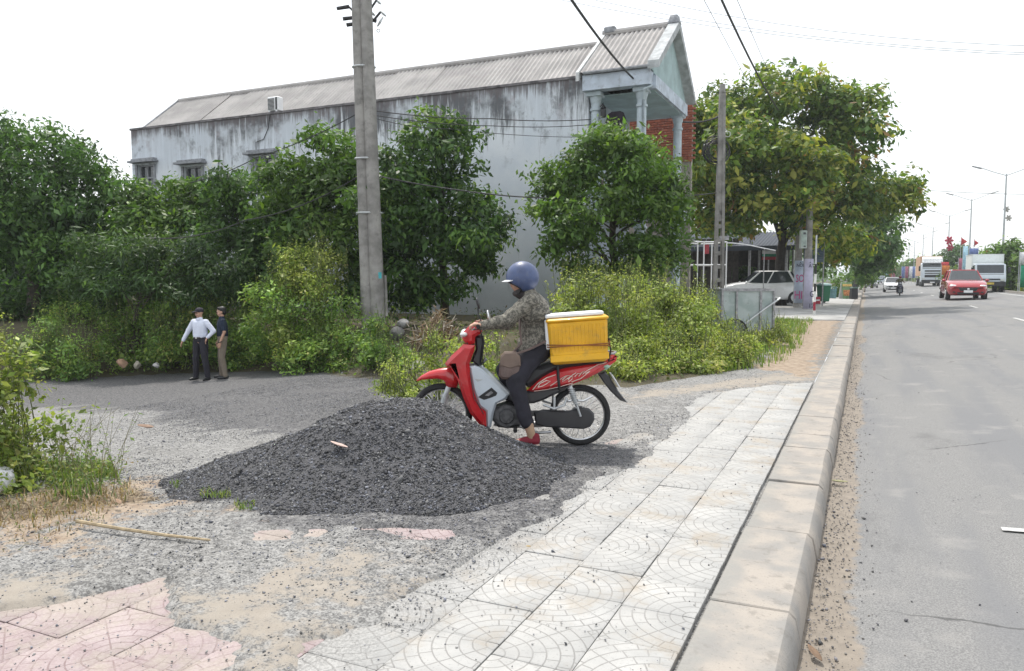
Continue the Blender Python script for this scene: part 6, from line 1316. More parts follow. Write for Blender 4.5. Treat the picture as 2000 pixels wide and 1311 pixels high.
# striped barrier pole
bp0 = atD(1590, 620, 29.2); bp0[2] = 0; bpo = thing('barrier_pole', 'thin pole striped black and white with a red foot at the pavement edge', 'pole', tuple(bp0))
M_BW = [mat('white_band', (.7, .7, .68), .6), mat('black_band', (.02, .02, .02), .6), mat('red_band', (.30, .012, .035), .6)]
zs = [(0, .22, 0), (.22, .55, 2), (.55, .95, 0), (.95, 1.25, 1), (1.25, 1.62, 0), (1.62, 2.0, 1)]
for (a, b, k) in zs: m = MB(); m.cyl((0, 0, a), (0, 0, b), .045, .045, 10); m.build('band', M_BW[k], bpo)
m = MB(); m.cyl((0, 0, 2.0), (0, 0, 3.1), .035, .03, 8); m.build('upper_pole', M_GALV, bpo)
M_RBOX = mat('red_board', (.34, .02, .04), .6)
rb = atD(1596, 598, 41); rb[2] = 0; o = thing('notice_board', 'small red notice board beside the green wheelie bin', 'notice', tuple(rb), R_(YAW)); m = MB(); m.box((0, 0, .24), (.34, .04, .40), bevel=.01); m.build('board', M_RBOX, o); m = MB(); m.box((.02, -.024, .26), (.2, .01, .07)); m.build('white_strip', M_WHITE, o); m = MB(); m.box((0, .03, .03), (.3, .2, .05)); m.build('foot', M_STEEL, o)
# bins
def wheelie(label, px, py, D, body, lid, s=1.):
    p = atD(px, py, D); p[2] = .03; b = thing('wheelie_bin', label, 'bin', tuple(p), R_(YAW)+.25, None, s)
    m = MB(); m.box((0, 0, .53), (.42, .55, .90), taper=1.2, bevel=.03); m.build('bin_body', body, b); m = MB(); m.box((0, .0, .98), (.56, .70, .05), bevel=.015); m.build('rim', body, b)
    m = MB(); m.prism([(-.36, 1.0), (.36, 1.0), (.30, 1.06), (.05, 1.13), (-.3, 1.08)], -.27, .27, .02, axis='x'); m.build('lid', lid, b)
    for x in (-.22, .22): m = MB(); m.cyl((x-.03, .22, .10), (x+.03, .22, .10), .10, .10, 14); m.build('wheel', M_RUBBER, b)
    m = MB(); m.tube([(-.2, .36, 1.0), (-.2, .42, 1.02), (.2, .42, 1.02), (.2, .36, 1.0)], .018, 6); m.build('handle', body, b); return b
wheelie('dark green wheelie bin with pale lid on the concrete pavement', 1608, 592, 43.5, mat('bin_green', (.008, .13, .06), .45, var=.1), mat('pale_teal_lid', (.30, .45, .45), .4))
p = atD(1625, 580, 53); p[2] = .03; o = thing('basket_bin', 'teal wire-mesh basket behind the green wheelie bin', 'basket', tuple(p), R_(YAW)); M_TEAL = mat('teal_wire', (.10, .26, .27), .5)
m = MB()
for k in range(14): a = 2*math.pi*k/14; m.cyl((.26*math.cos(a), .26*math.sin(a), 0), (.30*math.cos(a), .30*math.sin(a), .78), .010, .010, 5)
for z, r in ((.03, .262), (.28, .275), (.52, .287), (.78, .30)): m.torus((0, 0, z), (0, 0, 1), r, .012, 24, 5)
tag(m.build('wire_mesh', M_TEAL, o), kind='stuff'); m = MB(); m.cyl((0, 0, .02), (0, 0, .66), .24, .27, 16); m.build('liner', mat('teal_liner', (.12, .22, .24), .5), o)
plant('potted shrub on the pavement behind the bins', 1637, 560, 56, 14, 22, 160, .14, G_MID, .6, 'potted_shrub', 'shrub')
p = atD(1652, 587, 52); p[2] = .03; ab = thing('sandwich_board', 'small green and orange menu board standing on the pavement', 'sign', tuple(p), R_(YAW)+.1)
for s in (-1, 1): m = MB(); m.box((0, s*.16, .55), (.75, .035, 1.15), rx=s*.26, bevel=.01); m.build('board', mat('menu_green', (.16, .28, .13), .6) if s < 0 else M_WHITE, ab)
m = MB(); m.box((0, -.232, .40), (.62, .012, .40), rx=-.26); m.build('orange_picture', mat('menu_orange', (.55, .22, .08), .6, var=.5, scale=9), ab); m = MB(); m.box((0, -.115, .92), (.66, .012, .16), rx=-.26); m.build('yellow_heading', mat('menu_yellow', (.62, .42, .12), .6, var=.3, scale=14), ab)
p = atD(1667, 584, 51); p[2] = .03; o = thing('street_bin', 'squat black bin at the kerb beyond the menu board', 'bin', tuple(p), R_(YAW)); m = MB(); m.box((0, 0, .36), (.44, .44, .70), taper=.9, bevel=.03); m.build('bin_body', M_BLACK, o); m = MB(); m.box((0, 0, .76), (.46, .46, .10), taper=.8, bevel=.02); m.build('lid', mat('dark_green_lid', (.02, .06, .04), .5), o); m = MB(); m.cyl((0, 0, .8), (0, 0, 1.0), .12, .06, 8); m.build('spout', M_BLACK, o)

# ------------------------------------------------------------------ vehicles
M_CARRED = mat('red_car_paint', (.34, .014, .022), .2, .1, var=.06, coat=1.); M_CARW = mat('white_car_paint', (.70, .71, .72), .25, var=.05, coat=.8); M_CARS = mat('silver_car_paint', (.42, .45, .47), .25, .4, var=.05, coat=.8)
def carwheel(root, x, y, r, w):
    wh = bpy.data.objects.new('wheel', None); COL.objects.link(wh); wh.parent = root; wh.location = (x, y, r); s = 1 if y > 0 else -1
    m = MB(); m.cyl((0, -w/2, 0), (0, w/2, 0), r, r, 24); m.torus((0, s*w/2, 0), (0, 1, 0), r*.84, r*.15, 24, 6, .25); m.build('tyre', M_RUBBER, wh)
    m = MB(); m.cyl((0, s*(w/2-.02), 0), (0, s*(w/2+.012), 0), r*.64, r*.60, 20)
    for k in range(5): a = k*1.2566; m.box((math.cos(a)*r*.3, s*(w/2+.016), math.sin(a)*r*.3), (r*.55, .014, r*.14), ry=-a)
    m.build('rim', M_GALV, wh)
def car(label, loc, rz, paint, L=4.35, W=1.80, H=1.52, scale=1., name='car'):
    b = thing(name, label, 'car', loc, rz, None, scale); hw = W/2; x0, x1 = -L/2, L/2
    st_ = [(x0, .80, .42, .78, .80), (x0+.10, .93, .27, .88, .93), (x0+.55, 1., .22, .93, 1.0), (x0+1.2, 1., .20, .93, .99), (0, 1., .20, .92, .97), (x1-1.25, 1., .20, .92, .985), (x1-.75, 1., .22, .88, .93), (x1-.30, .95, .24, .78, .82), (x1-.06, .82, .30, .64, .69), (x1, .70, .42, .58, .60)]
    sc_ = (H/1.52)
    m = MB(); vs = []; n = 0
    for (x, w, zl, zb, zt) in st_:
        w *= hw; sec = [(w*.86, zl), (w*.97, zl+.10), (w, zl+.22), (w, (zl+zb)/2+.06), (w*.965, zb), (w*.86, zt-.005), (w*.45, zt+.02)]
        ring = [(y, z) for y, z in sec]+[(-y, z) for y, z in sec[::-1]]; n = len(ring); vs += [(x, y, z*sc_) for y, z in ring]
    k = len(st_); m.add(vs, [(i*n+j, i*n+(j+1) % n, (i+1)*n+(j+1) % n, (i+1)*n+j) for i in range(k-1) for j in range(n)]+[tuple(range(n)), tuple(range(k*n-1, k*n-n-1, -1))]); m.build('body', paint, b, angle=50)
    zb, zr = .93*sc_, H; base = [(x1-1.22, .70), (x1-1.35, .80), (-.1, .83), (x0+.75, .80), (x0+.40, .68)]; roof = [(x1-1.95, .56), (x1-2.05, .60), (-.45, .62), (x0+1.05, .60), (x0+.90, .54)]
    m = MB(); vs = []
    for (P, z) in ((base, zb), (roof, zr-.05)): vs += [(x, y*hw/.9, z) for x, y in P]+[(x, -y*hw/.9, z) for x, y in P[::-1]]
    m.add(vs, [(i, (i+1) % 10, 10+(i+1) % 10, 10+i) for i in range(10)]+[tuple(range(10, 20))]); m.build('windows', M_GLASS, b, smooth=False)
    m = MB(); vs2 = [(x*1.0, y*hw/.9*1.01, zr-.055) for x, y in roof]+[(x, -y*hw/.9*1.01, zr-.055) for x, y in roof[::-1]]; vs2 += [(x*.92-.02, y*.86, zr) for x, y, z in vs2]
    m.add(vs2, [(i, (i+1) % 10, 10+(i+1) % 10, 10+i) for i in range(10)]+[tuple(range(10, 20)), tuple(range(9, -1, -1))]); m.build('roof', paint, b)
    for s in (1, -1):
        f = lambda i, s=s: Vector((base[i][0], s*base[i][1]*hw/.9, zb)); g = lambda i, s=s: Vector((roof[i][0], s*roof[i][1]*hw/.9, zr-.05))
        for i_, r_p in ((1, .035), (2, .03), (3, .05)): m = MB(); m.tube([f(i_), g(i_)], r_p, 6); m.build('pillar', paint, b)
        m = MB(); m.ell((x1-1.28, s*(hw+.07), zb+.05), (.07, .11, .075), 10, 6); m.build('mirror', paint, b)
        m = MB(); m.ell((x1-.22, s*hw*.70, .70*sc_), (.16, .20, .07), 12, 6); m.build('headlight', M_CLEAR, b)
        m = MB(); m.ell((x0+.12, s*hw*.74, .80*sc_), (.1, .16, .07), 10, 6); m.build('tail_light', M_CARRED, b)
        m = MB(); m.ell((x1-.06, s*hw*.66, .40*sc_), (.06, .10, .05), 10, 6); m.build('fog_lamp', M_BLACK, b)
        for x in (x1-.88, x0+.78): carwheel(b, x, s*(hw-.10), .33, .21)
        m = MB(); m.box((-.1, s*(hw+.004), .72*sc_), (.16, .02, .03)); m.build('door_handle', M_CHROME, b)
    m = MB(); m.prism([(-.46, .66), (.46, .66), (.36, .48), (-.36, .48)], x1-.06, x1+.03, .012, axis='x'); gb_ = m.build('grille', M_BLACK, b); 
    m = MB(); m.box((x1-.01, 0, .335*sc_), (.06, hw*1.05, .13), bevel=.02); m.build('lower_intake', M_BLACK, b)
    m = MB(); m.ell((x1+.035, 0, .585), (.012, .06, .05), 12, 6); m.build('badge', M_CHROME, b)
    m = MB(); m.box((x1+.04, 0, .43*sc_), (.015, .42, .13)); m.build('number_plate', M_WHITE, b); return b
def rp(px, py, D):
    p = atD(px, py, D); return (float(p[0]), float(p[1]), float(road_z(p[0])))
TOWARD = -math.pi/2
car('red car driving towards the camera in the middle of the road', rp(1879, 580, 46.5), TOWARD+.02, M_CARRED, 4.5, 1.9, 1.64, 1.10)
car('white car driving towards the camera near the kerb behind the motor scooter', rp(1743, 570, 77), TOWARD, M_CARW, 4.2, 1.68, 1.5)
car('small pale car far down the road by the kerb', rp(1702, 560, 112), TOWARD, M_CARS, 4.2, 1.68, 1.5)
pc = atD(1480, 575, 40); car('white car parked broadside under the big tree', (pc[0]+.2, pc[1], .12), R_(YAW)+math.pi-.12, M_CARW, 4.5, 1.8, 1.72, 1.0)
M_TCAB = mat('pale_blue_white_paint', (.62, .68, .74), .3, var=.05, coat=.5); M_CARGO = mat('white_cargo_panel', (.70, .73, .72), .5, var=.06)
def truck(label, loc, kind, scale=1.):
    b = thing('truck', label, 'truck', loc, TOWARD, None, scale)
    if kind == 'box':
        W, H, cabH, nose = 1.9, 1.95, 1.95, 0
        m = MB(); m.prism([(-.85, .45), (.72, .45), (.80, .95), (.72, 1.35), (.45, 2.05), (-.85, 2.12)], -.95, .95, .06); m.build('cab', M_TCAB, b)
        m = MB(); m.prism([(.735, 1.30), (.505, 1.98), (.47, 1.98), (.69, 1.30)], -.82, .82, .01); m.build('windscreen', M_GLASS, b)
        m = MB(); m.box((-2.75, 0, 1.78), (3.7, 2.02, 1.95), bevel=.02); m.build('cargo_box', M_CARGO, b)
        m = MB(); m.box((-2.75, 0, 2.765), (3.74, 2.06, .04)); m.box((-.90, 0, 2.5), (.02, 1.96, .5)); m.build('cargo_trim', M_CARGO, b)
        m = MB(); m.box((.80, 0, .62), (.10, 1.86, .34), bevel=.03); m.build('bumper', M_DARKP, b); m = MB(); m.box((.80, 0, .95), (.05, 1.2, .10), bevel=.01); m.build('grille', M_BLACK, b)
        m = MB(); m.box((.86, 0, .66), (.015, .45, .14)); m.build('number_plate', mat('yellow_plate', (.62, .47, .08), .5), b)
        m = MB(); m.box((-2.2, 0, .62), (5.2, .8, .18)); m.build('chassis', M_BLACK, b)
        for s in (1, -1):
            m = MB(); m.box((.78, s*.72, .90), (.08, .30, .18), bevel=.03); m.build('headlight', M_CLEAR, b)
            m = MB(); m.tube([(.55, s*.95, 1.95), (.72, s*1.10, 1.9), (.72, s*1.10, 1.4)], .018, 6); m.box((.72, s*1.12, 1.62), (.06, .17, .36), bevel=.02); m.build('mirror', M_BLACK, b)
            m = MB(); m.prism([(-.5, 1.3), (.58, 1.3), (.36, 1.95), (-.5, 1.95)], s*.955-.006, s*.955+.006); m.build('side_window', M_GLASS, b)
            m = MB(); m.tube([(.68, s*.80, 1.32), (.47, s*.80, 2.0)], .02, 5); m.build('pillar', M_TCAB, b)
            for x in (.05, -3.1): carwheel(b, x, s*.78, .37, .24)
    else:
        m = MB(); m.prism([(-1.1, .55), (1.0, .55), (1.08, 1.2), (1.0, 2.3), (.80, 2.85), (-1.1, 2.95)], -1.22, 1.22, .08); m.build('cab', M_TCAB, b)
        m = MB(); m.prism([(-1.0, 2.96), (.70, 2.90), (.45, 3.45), (-.9, 3.70)], -1.10, 1.10, .08); m.build('roof_fairing', mat('white_fairing', (.75, .76, .77), .4), b)
        m = MB(); m.prism([(1.025, 2.22), (.85, 2.74), (.80, 2.74), (.98, 2.22)], -1.1, 1.1, .01); m.build('windscreen', M_GLASS, b)
        m = MB(); m.box((.98, 0, 2.87), (.30, 2.2, .10), bevel=.03); m.build('sun_visor', M_GLASS, b)
        for z, h in ((1.92, .16), (1.62, .10), (1.28, .30)): m = MB(); m.box((1.07, 0, z), (.06, 1.7, h), bevel=.015); m.build('grille', M_BLACK, b)
        m = MB(); m.box((1.08, 0, .62), (.16, 2.4, .42), bevel=.05); m.build('bumper', M_DARKP, b); m = MB(); m.box((1.17, 0, .52), (.015, .5, .13)); m.build('number_plate', M_WHITE, b)
        m = MB(); m.box((-6.5, 0, 2.55), (9.5, 2.42, 2.5), bevel=.02); m.build('container', mat('tan_container', (.45, .27, .16), .7, var=.15), b)
        m = MB(); m.box((-4.5, 0, .95), (11, 1.0, .3)); m.build('chassis', M_BLACK, b)
        for s in (1, -1):
            m = MB(); m.box((1.10, s*.95, .95), (.12, .36, .30), bevel=.04); m.build('headlight', M_CLEAR, b)
            m = MB(); m.tube([(.75, s*1.2, 2.6), (.95, s*1.40, 2.6), (.95, s*1.4, 1.9)], .025, 6); m.box((.95, s*1.42, 2.2), (.10, .22, .62), bevel=.03); m.build('mirror', M_BLACK, b)
            for x in (.15, -3.2, -9., -10.2): carwheel(b, x, s*1.0, .5, .30)
    return b
truck('white box truck driving right behind the red car', rp(1930, 571, 58), 'box', 1.06)
truck('large cab-over container truck with tan trailer further down the road', rp(1819, 560, 99), 'container', 1.05)
truck('far white truck small in the distance beyond the pale car', rp(1718, 556, 150), 'container', .8)
# motor scooter rider on the road
rb_ = rp(1757, 577, 62); mo = motorbike('dark motor scooter coming down the road near the kerb', (rb_[0], rb_[1]+.6, rb_[2]), TOWARD, mat('dark_blue_lacquer', (.03, .035, .07), .3, coat=.5), False)
r2 = thing('person', 'rider in olive jacket and dark red helmet on the distant scooter', 'person', (rb_[0], rb_[1]+.6, rb_[2]), TOWARD)
hp_, hc, hB = headparts(hd, (1, 0, -.1)); PR = list(hp_)+[('c', neck, hd+V3(-.02, 0, -.07), .052, .05), ('c', pel, waist, .135, .12), ('c', waist, chest, .12, .135), ('c', chest, neck, .12, .055)]; JK = [('c', waist+V3(0, 0, -.1), chest, .16, .16), ('c', chest, neck, .14, .075)]; TR = [('c', pel+V3(0, .05, 0), pel+V3(0, -.05, 0), .13, .13)]
for s in (1, -1):
    k_, a_ = V3(.70, s*.18, .66), V3(.55, s*.20, .28)
    PR += [('c', sh_[s], el[s], .052, .042), ('c', el[s], wr[s], .04, .028), ('c', hip[s], k_, .088, .058), ('c', k_, a_, .056, .036), ('c', a_+V3(-.03, 0, -.06), a_+V3(.12, 0, -.08), .038, .03)]+hand(wr[s], (1, 0, .1), (0, -s, .1), curl=1.1)
    JK += [('c', chest+V3(0, s*.06, .05), sh_[s], .10, .075), ('c', sh_[s], el[s], .073, .062), ('c', el[s], wr[s], .06, .045)]; TR += [('c', hip[s], k_, .105, .08), ('c', k_, a_, .078, .055)]
blob('body', PR, .014, M_SKIN, r2, 2); facebits(hc, hB, r2); blob('jacket', JK, .018, mat('olive_cloth', (.10, .095, .055), .9), r2, 2); blob('trousers', TR, .018, M_TROU, r2, 2)
m = MB(); m.ell(hd+V3(-.01, 0, .045), (.14, .128, .115), 20, 10); m.build('helmet', mat('dark_red_helmet', (.16, .02, .04), .3, coat=.5), r2)

# ------------------------------------------------------------------ lamps, banners, trees along the median
MX = 10.3
lamps = [(1966, 340), (1898, 392), (1855, 421), (1823, 442), (1804, 457), (1787, 468), (1776, 478), (1766, 486)]
M_LAMP = mat('pale_lamp_post', (.42, .44, .46), .5, .3, var=.1)
nth = ['nearest', 'second', 'third', 'fourth', 'fifth', 'sixth', 'seventh', 'farthest']
def lamp_thing(H):
    o = thing('street_lamp', '', 'street lamp', (0, 0, 0), 0, 'double-armed street lamps down the median')
    m = MB(); m.cyl((0, 0, 0), (0, 0, H), .10, .055, 10); m.build('post', M_LAMP, o); m = MB(); m.cyl((0, 0, 0), (0, 0, .5), .16, .14, 10); m.build('base', M_LAMP, o)
    for s in (-1, 1):
        m = MB(); m.tube([(0, 0, H-.15), (s*.9, 0, H+.18), (s*1.9, 0, H+.62)], .035, 6); m.build('arm', M_LAMP, o)
        m = MB(); m.prism([(s*1.75, H+.58), (s*2.5, H+.80), (s*2.45, H+.70), (s*1.8, H+.47)], -.12, .12, .03); m.build('lamp_head', mat('lamp_head_grey', (.25, .26, .27), .5), o)
    return o
zl = []
for px, py in lamps: q = onX(px, py, MX); zl.append((q[1], q[2]))
Hl = float(np.mean([z for _, z in zl[:4]])) - .36; l0 = lamp_thing(Hl)
for i, (yy, zz) in enumerate(zl):
    o = l0 if i == 0 else copy_tree(l0); o.location = (MX, yy, .36); o['label'] = '%s double-armed street lamp on the median, counted from the camera' % nth[i]
# flower ornaments
def flower(label, p, s, material):
    o = thing('flower_ornament', label, 'ornament', tuple(p), R_(YAW))
    for k in range(6):
        a = k*math.pi/3; m = MB(); m.ell((math.cos(a)*.28*s, 0, math.sin(a)*.28*s), (.20*s, .06*s, .13*s), 10, 6, Matrix.Rotation(-a, 3, 'Y')); m.build('petal', material, o)
    m = MB(); m.ell((0, -.03, 0), (.12*s, .08*s, .12*s), 10, 6); m.build('centre', material, o); return o
D1 = (np.array([MX, zl[0][0], 2])-CP) @ FW; M_FL = mat('pale_ornament', (.40, .38, .36), .6)
flower('pale flower-shaped light ornament, upper of two on the nearest street lamp', atD(1966, 409, D1-.3), .62, M_FL); flower('pale flower-shaped light ornament, lower of two on the nearest street lamp', atD(1970, 426, D1-.3), .62, M_FL)
D3 = (np.array([MX, zl[2][0], 2])-CP) @ FW
flower('big red flower ornament on the third street lamp, upper one', atD(1854, 470, D3-.4), 1.35, mat('red_ornament', (.42, .02, .06), .5)); flower('big red flower ornament on the third street lamp, lower one', atD(1856, 484, D3-.4), 1.15, mat('red_ornament_dark', (.36, .02, .06), .5))
# flags and vertical banners on the median
def flag(label, px, py, D, w, h, material, tri=False, name='flag'):
    q = atD(px, py, D); o = thing(name, label, name, (q[0], q[1], .36), R_(YAW)); z = q[2]-.36
    m = MB(); m.cyl((-w/2-.03, 0, 0), (-w/2-.03, 0, z+h/2+.1), .03, .025, 6); m.build('pole', M_LAMP, o)
    n = 8; vs = []
    for k in range(n+1):
        f = k/n; a = .06*math.sin(f*6.); hh = h*(1-f) if tri else h; vs += [(-w/2+w*f, a, z-hh/2), (-w/2+w*f, a, z+hh/2)]
    m = MB(); m.add(vs, [(2*k, 2*k+2, 2*k+3, 2*k+1) for k in range(n)]); c_ = m.build('cloth', material, o); c_.modifiers.new('t', 'SOLIDIFY').thickness = .012; return o
M_FRED = mat('red_cloth', (.50, .05, .06), .8); M_FBLUE = mat('blue_cloth', (.13, .18, .38), .8); M_FSKY = mat('sky_blue_cloth', (.35, .55, .66), .8); M_FYEL = mat('yellow_cloth', (.50, .42, .10), .8); M_FWH = mat('white_cloth', (.62, .63, .66), .8); M_FGRN = mat('green_cloth', (.03, .28, .16), .8); M_FMAR = mat('maroon_cloth', (.34, .12, .17), .8); M_FORA = mat('orange_cloth', (.5, .16, .03), .8)
flag('small red flag above the gap between the two big trucks', 1883, 472, 80, .6, .9, M_FRED, True); flag('narrow red flag right of the lamp above the box truck', 1907, 475, 75, .4, .7, M_FRED, True); flag('small red pennant above the roof of the box truck', 1928, 497, 70, .4, .7, M_FRED)
flag('sky blue vertical banner left of the box truck', 1885, 512, 72, .45, 3.0, M_FSKY, name='banner'); flag('blue banner above the box truck cab', 1902, 494, 72, .85, .85, M_FBLUE, name='banner'); flag('yellow vertical banner left of the box truck', 1896, 525, 74, .42, 1.5, M_FYEL, name='banner')
flag('maroon and white vertical banner behind the red car', 1877, 522, 78, .5, 1.8, M_FMAR, name='banner'); flag('orange banner right of the container truck', 1847, 528, 88, .9, 1.1, M_FORA, name='banner'); flag('red banner above the orange one right of the container truck', 1846, 517, 90, .9, .6, M_FRED, name='banner')
flag('white and green board at the right edge of the picture, upper half', 1999, 505, 52, .5, .85, M_FWH, name='sign_board'); flag('green board at the right edge of the picture, lower half', 2000, 540, 52, .5, 1.5, M_FGRN, name='sign_board'); flag('dark blue board right of the box truck', 1961, 527, 62, .5, .55, M_FBLUE, name='sign_board')
far_b = [(1764, M_FBLUE, 'leftmost blue'), (1771, M_FMAR, 'maroon'), (1779, M_FWH, 'first white'), (1784, M_FBLUE, 'second blue'), (1790, M_FWH, 'second white'), (1739, M_FRED, 'red'), (1733, M_FSKY, 'pale blue'), (1746, M_FMAR, 'dark red')]
for px, mt, nm in far_b: flag('%s banner of the distant row left of the container truck' % nm, px, 532, 125, .5, 1.9, mt, name='banner')
# hedge on the median, trees across the road
n = 26000; yy = 28+rng.random(n)**1.6*330; xx = rng.uniform(10.2, 11.6, n); k = vnoise(yy*0, yy, .25) > .18; xx, yy = xx[k], yy[k]; n = len(xx)
o = link('median_hedge', leafmesh('median_hedge', np.stack([xx, yy, .36+rng.random(n)*(.55+.5*vnoise(xx, yy, .3))], -1), rng.normal(0, .5, (n, 3))+np.array([0, 0, .7]), rng.uniform(.12, .3, n)*(1+yy/160), tint(n, [(.09, .15, .04), (.14, .20, .05), (.20, .22, .07), (.05, .09, .03)]), .5), M_LEAF); tag(o, kind='stuff')
def far_tree(label, px, py, D, rx_, ry_, n, size, pal, dd=2., extra=()):
    g = .3; lst = [(px, py, D, rx_, ry_, dd)]+list(extra); bl = blobs_at(lst); base = (bl[0][0], bl[0][1], g)
    return tree('tree', label, 'tree', base, (bl[0][0], bl[0][1], bl[0][2]), .16, bl, dict(nclus=n, per=8, spread=size*1.1, size=size, pal=pal, w=[1/len(pal)]*len(pal), up=.5, shell=.35, gap=.15, gscale=.6))
far_tree('bright green tree across the road at the right edge', 1985, 500, 60, 40, 42, 750, .32, G_MID+G_LITE[:1], 2., [(1950, 530, 62, 30, 28, 1.5), (2010, 540, 58, 40, 35, 1.6)])
far_tree('bushy green tree behind the box truck', 1948, 515, 84, 36, 38, 520, .36, G_MID, 2., [(1925, 535, 84, 26, 20, 1.5)])
far_tree('dark rounded tree between the two big trucks', 1862, 505, 105, 30, 24, 480, .42, G_DARK, 2., [(1845, 515, 105, 20, 18, 1.5), (1885, 515, 104, 22, 20, 1.5)])
far_tree('small light green tree below the red flower ornament', 1866, 540, 90, 18, 16, 240, .3, G_LITE[:2]+G_MID[:1], 1.2)
far_tree('distant tree left of the container truck', 1785, 522, 190, 34, 14, 300, .8, G_MID, 4., [(1750, 528, 200, 30, 10, 4)])
far_tree('distant tree at the end of the road', 1728, 530, 230, 26, 14, 260, .9, G_MID, 5., [(1820, 520, 180, 26, 12, 4)])
far_tree('dark tree rising behind the shop shed', 1400, 470, 62, 75, 42, 700, .4, G_DARK, 3., [(1500, 480, 62, 60, 36, 3), (1330, 490, 60, 50, 40, 3)])
far_tree('dark tree overhanging the far pavement', 1705, 505, 95, 38, 28, 520, .42, G_DARK, 3., [(1680, 530, 90, 30, 24, 2.5), (1725, 520, 100, 22, 16, 2)])
plant('bright green shrub on the far pavement', 1690, 540, 75, 20, 14, 220, .22, G_MID, 1., 'shrub', 'shrub')
# distant wooded band round the horizon on both sides of the road
n = 30000; a = rng.uniform(-1.35, .75, n); rr = rng.uniform(230, 420, n); xx, yy = rr*np.sin(a), rr*np.cos(a); k = (np.abs(xx-5) > 13+rng.random(n)*6); xx, yy = xx[k], yy[k]; n = len(xx)
hh = 3+7*fbm(xx, yy, .03)
o = link('distant_woods', leafmesh('distant_woods', np.stack([xx, yy, rng.random(n)**.8*hh], -1), rng.normal(0, .5, (n, 3))+np.array([0, 0, .5]), rng.uniform(1.2, 2.6, n), tint(n, G_DARK+G_MID[:2]), .6), M_LEAF); tag(o, kind='stuff')

# ------------------------------------------------------------------ small litter
def stick(label, pts, r, c, name='stick'):
    m = MB(); m.tube([tuple(p) for p in pts], r, 6); return tag(m.build(name, mat('dry_stick', c, .85, var=.3, scale=20)), label, name)
stick('long pale bamboo stick lying on the ground at lower left', [onz(150, 1018, .06), onz(230, 1032, .05), onz(320, 1045, .045), onz(410, 1055, .04)], [.011, .010, .009, .006], (.38, .30, .19))
def leafy(label, p, L, W, rz, c, curl=.3, name='dead_leaf'):
    n = 8; m = MB(); vs = []
    for k in range(n+1):
        f = k/n; w = W*math.sin(math.pi*min(1, f*.95+.04))**.8; x = L*(f-.5); z = curl*L*(abs(f-.5))**2
        vs += [(x, -w/2, z+w*.25), (x, 0, z), (x, w/2, z+w*.25)]
    m.add(vs, [(3*k+j, 3*k+j+1, 3*k+j+4, 3*k+j+3) for k in range(n) for j in range(2)]); o = m.build(name, mat('dead_leaf', c, .8, var=.25, scale=30)); o.location = p; o.rotation_euler = (random.uniform(-.2, .2), random.uniform(-.2, .2), rz); o.modifiers.new('t', 'SOLIDIFY').thickness = .002
    return tag(o, label, 'leaf')
d_ = atD(662, 874, 5.3); d_[2] = float(pile_z(np.array([d_[0]]), np.array([d_[1]]))[0])+.03
leafy('pale dry leaf lying on the slope of the gravel heap', d_, .16, .055, R_(YAW)-.5, (.48, .36, .32))
for i, (px, py, L, lab, c) in enumerate(((1600, 1012, .10, 'curled brown leaf in the gutter beside the kerb joint', (.22, .14, .08)), (1640, 945, .13, 'thin dry leaf lying further up the gutter', (.26, .25, .14)), (1590, 1283, .11, 'brown leaf in the gutter at the bottom of the picture', (.17, .11, .07)), (285, 838, .22, 'dry leaf on the pale strip of the yard', (.20, .13, .09)), (232, 985, .09, 'brown leaf on the sandy patch at the left', (.25, .16, .10)), (1032, 1072, .03, 'small yellow leaf on the gravel beside the tiles', (.5, .32, .06)))):
    q = onz(px, py, -.13 if px > 1560 else .05); q[2] += .012; leafy(lab, q, L, L*.35, random.uniform(0, 3), c)
def rock(label, p, r, c, name='rock', seed=1):
    bm = bmesh.new(); bmesh.ops.create_icosphere(bm, subdivisions=3, radius=1.); rr = np.random.default_rng(seed); d = rr.normal(0, 1, (9, 3)); d /= np.linalg.norm(d, axis=1, keepdims=True); h = rr.uniform(.5, .9, 9)
    for v in bm.verts:
        n_ = np.array(v.co); k = 1.
        for q, hh in zip(d, h):
            t_ = n_ @ q
            if t_ > 1e-3: k = min(k, hh/t_) if hh/t_ < 1 else k
        k *= 1+.10*(vnoise(np.array([n_[0]*2.1+seed]), np.array([n_[1]*2.1+n_[2]*1.7]), 1.)[0]-.5)+.06*(vnoise(np.array([n_[0]*6+seed]), np.array([n_[1]*6+n_[2]*5]), 1.)[0]-.5); v.co *= k; v.co.x *= r[0]; v.co.y *= r[1]; v.co.z *= r[2]
    me = bpy.data.meshes.new(name); bm.to_mesh(me); bm.free(); o = link(name, me, mat('stone', c, .85, var=.25, scale=9, bump=.5, bscale=40)); o.location = p; return tag(o, label, name)
q = onz(-5, 935, .1); rock('white rock at the left edge beside the weedy mound', tuple(q), (.13, .10, .11), (.58, .58, .60), seed=4)
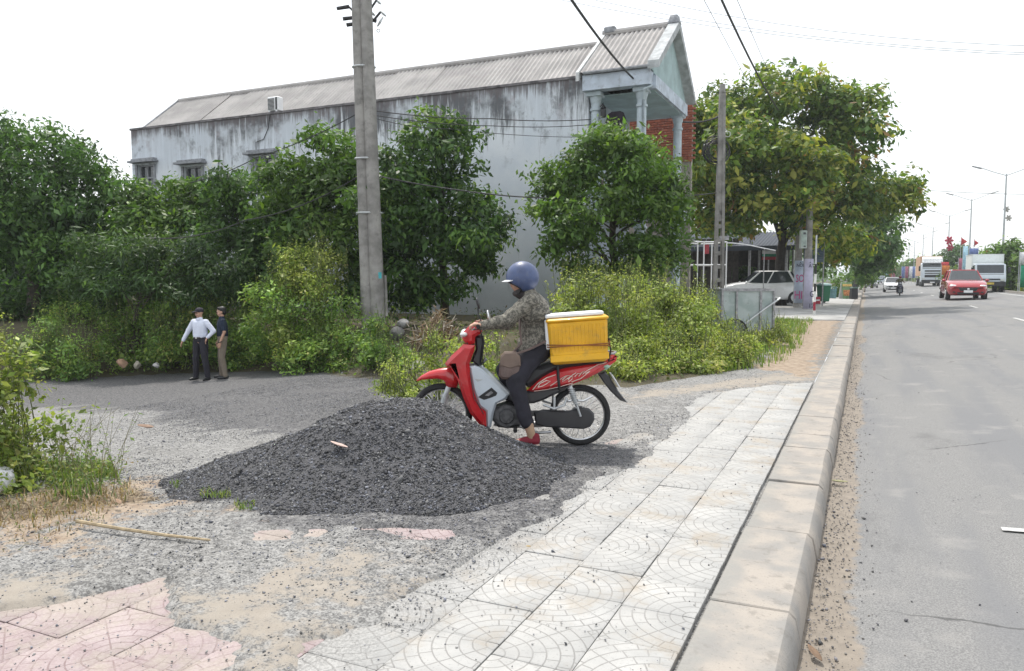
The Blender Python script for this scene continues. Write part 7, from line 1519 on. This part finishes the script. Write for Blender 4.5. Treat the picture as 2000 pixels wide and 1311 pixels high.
for i, (px, py, s, c, lab) in enumerate(((238, 710, .15, (.38, .24, .16), 'orange-brown stone at the foot of the weedy bank'), (267, 713, .12, (.34, .31, .25), 'buff stone right of the orange-brown one'), (305, 714, .10, (.42, .41, .40), 'pale grey stone at the foot of the bank left of the men'), (775, 652, .20, (.15, .145, .14), 'grey stump of rubble right of the concrete pole'), (787, 632, .14, (.22, .215, .21), 'lighter lump on top of the rubble right of the pole'), (815, 718, .17, (.24, .23, .22), 'flat grey slab of rubble behind the motorbike front wheel'))):
    D_ = 17.8 if px < 400 else (15.4 if px < 800 else 11.2); q = atD(px, py, D_); rock(lab, tuple(q), (s, s*.8, s*.8), c, seed=20+i)
# heap of dry palm fronds and rubble by the wall
hpn = atD(855, 640, 15.2); hr = thing('brush_heap', 'heap of dry brown palm fronds and twigs beside the house wall', 'brush heap', (hpn[0], hpn[1], gz1(hpn[0], hpn[1])), 0, None, .72)
n = 1500; a = rng.uniform(0, 6.28, n); r_ = rng.random(n)**.7; hgt = rng.random(n)*(1-r_)*1.0; P = np.stack([r_*np.cos(a)*.75, r_*np.sin(a)*.6, hgt+.05], -1)
link('frond', leafmesh('frond', P, rng.normal(0, .7, (n, 3))+np.array([0, 0, .4]), rng.uniform(.12, .42, n), tint(n, [(.26, .17, .11), (.34, .25, .17), (.16, .11, .07), (.40, .36, .30)]), .12, .5), mat_att := leaf_mat('dry_frond', .1, .8), hr)
m = MB()
for k in range(40): a = random.uniform(-2.2, 1.6); z = random.uniform(.1, .5); m.tube([(a, random.uniform(-.5, .5), z), (a+random.uniform(-.5, .5), random.uniform(-.5, .5), z+random.uniform(-.1, .25))], .012, 4)
tag(m.build('twig', mat('grey_twig', (.20, .17, .14), .9), hr), kind='stuff')

# ------------------------------------------------------------------ thin humid air
hz = MB(); hz.box((0, 820, 6.5), (1930, 1790, 17)); hzm = bpy.data.materials.new('humid_air'); hzm.use_nodes = True; hn = hzm.node_tree; hn.nodes.remove(hn.nodes['Principled BSDF'])
pv_n = hn.nodes.new('ShaderNodeVolumePrincipled'); pv_n.inputs['Color'].default_value = (.90, .95, 1, 1); pv_n.inputs['Density'].default_value = .0006; pv_n.inputs['Anisotropy'].default_value = .2
hn.links.new(pv_n.outputs[0], hn.nodes['Material Output'].inputs['Volume']); tag(hz.build('haze', hzm), kind='stuff')
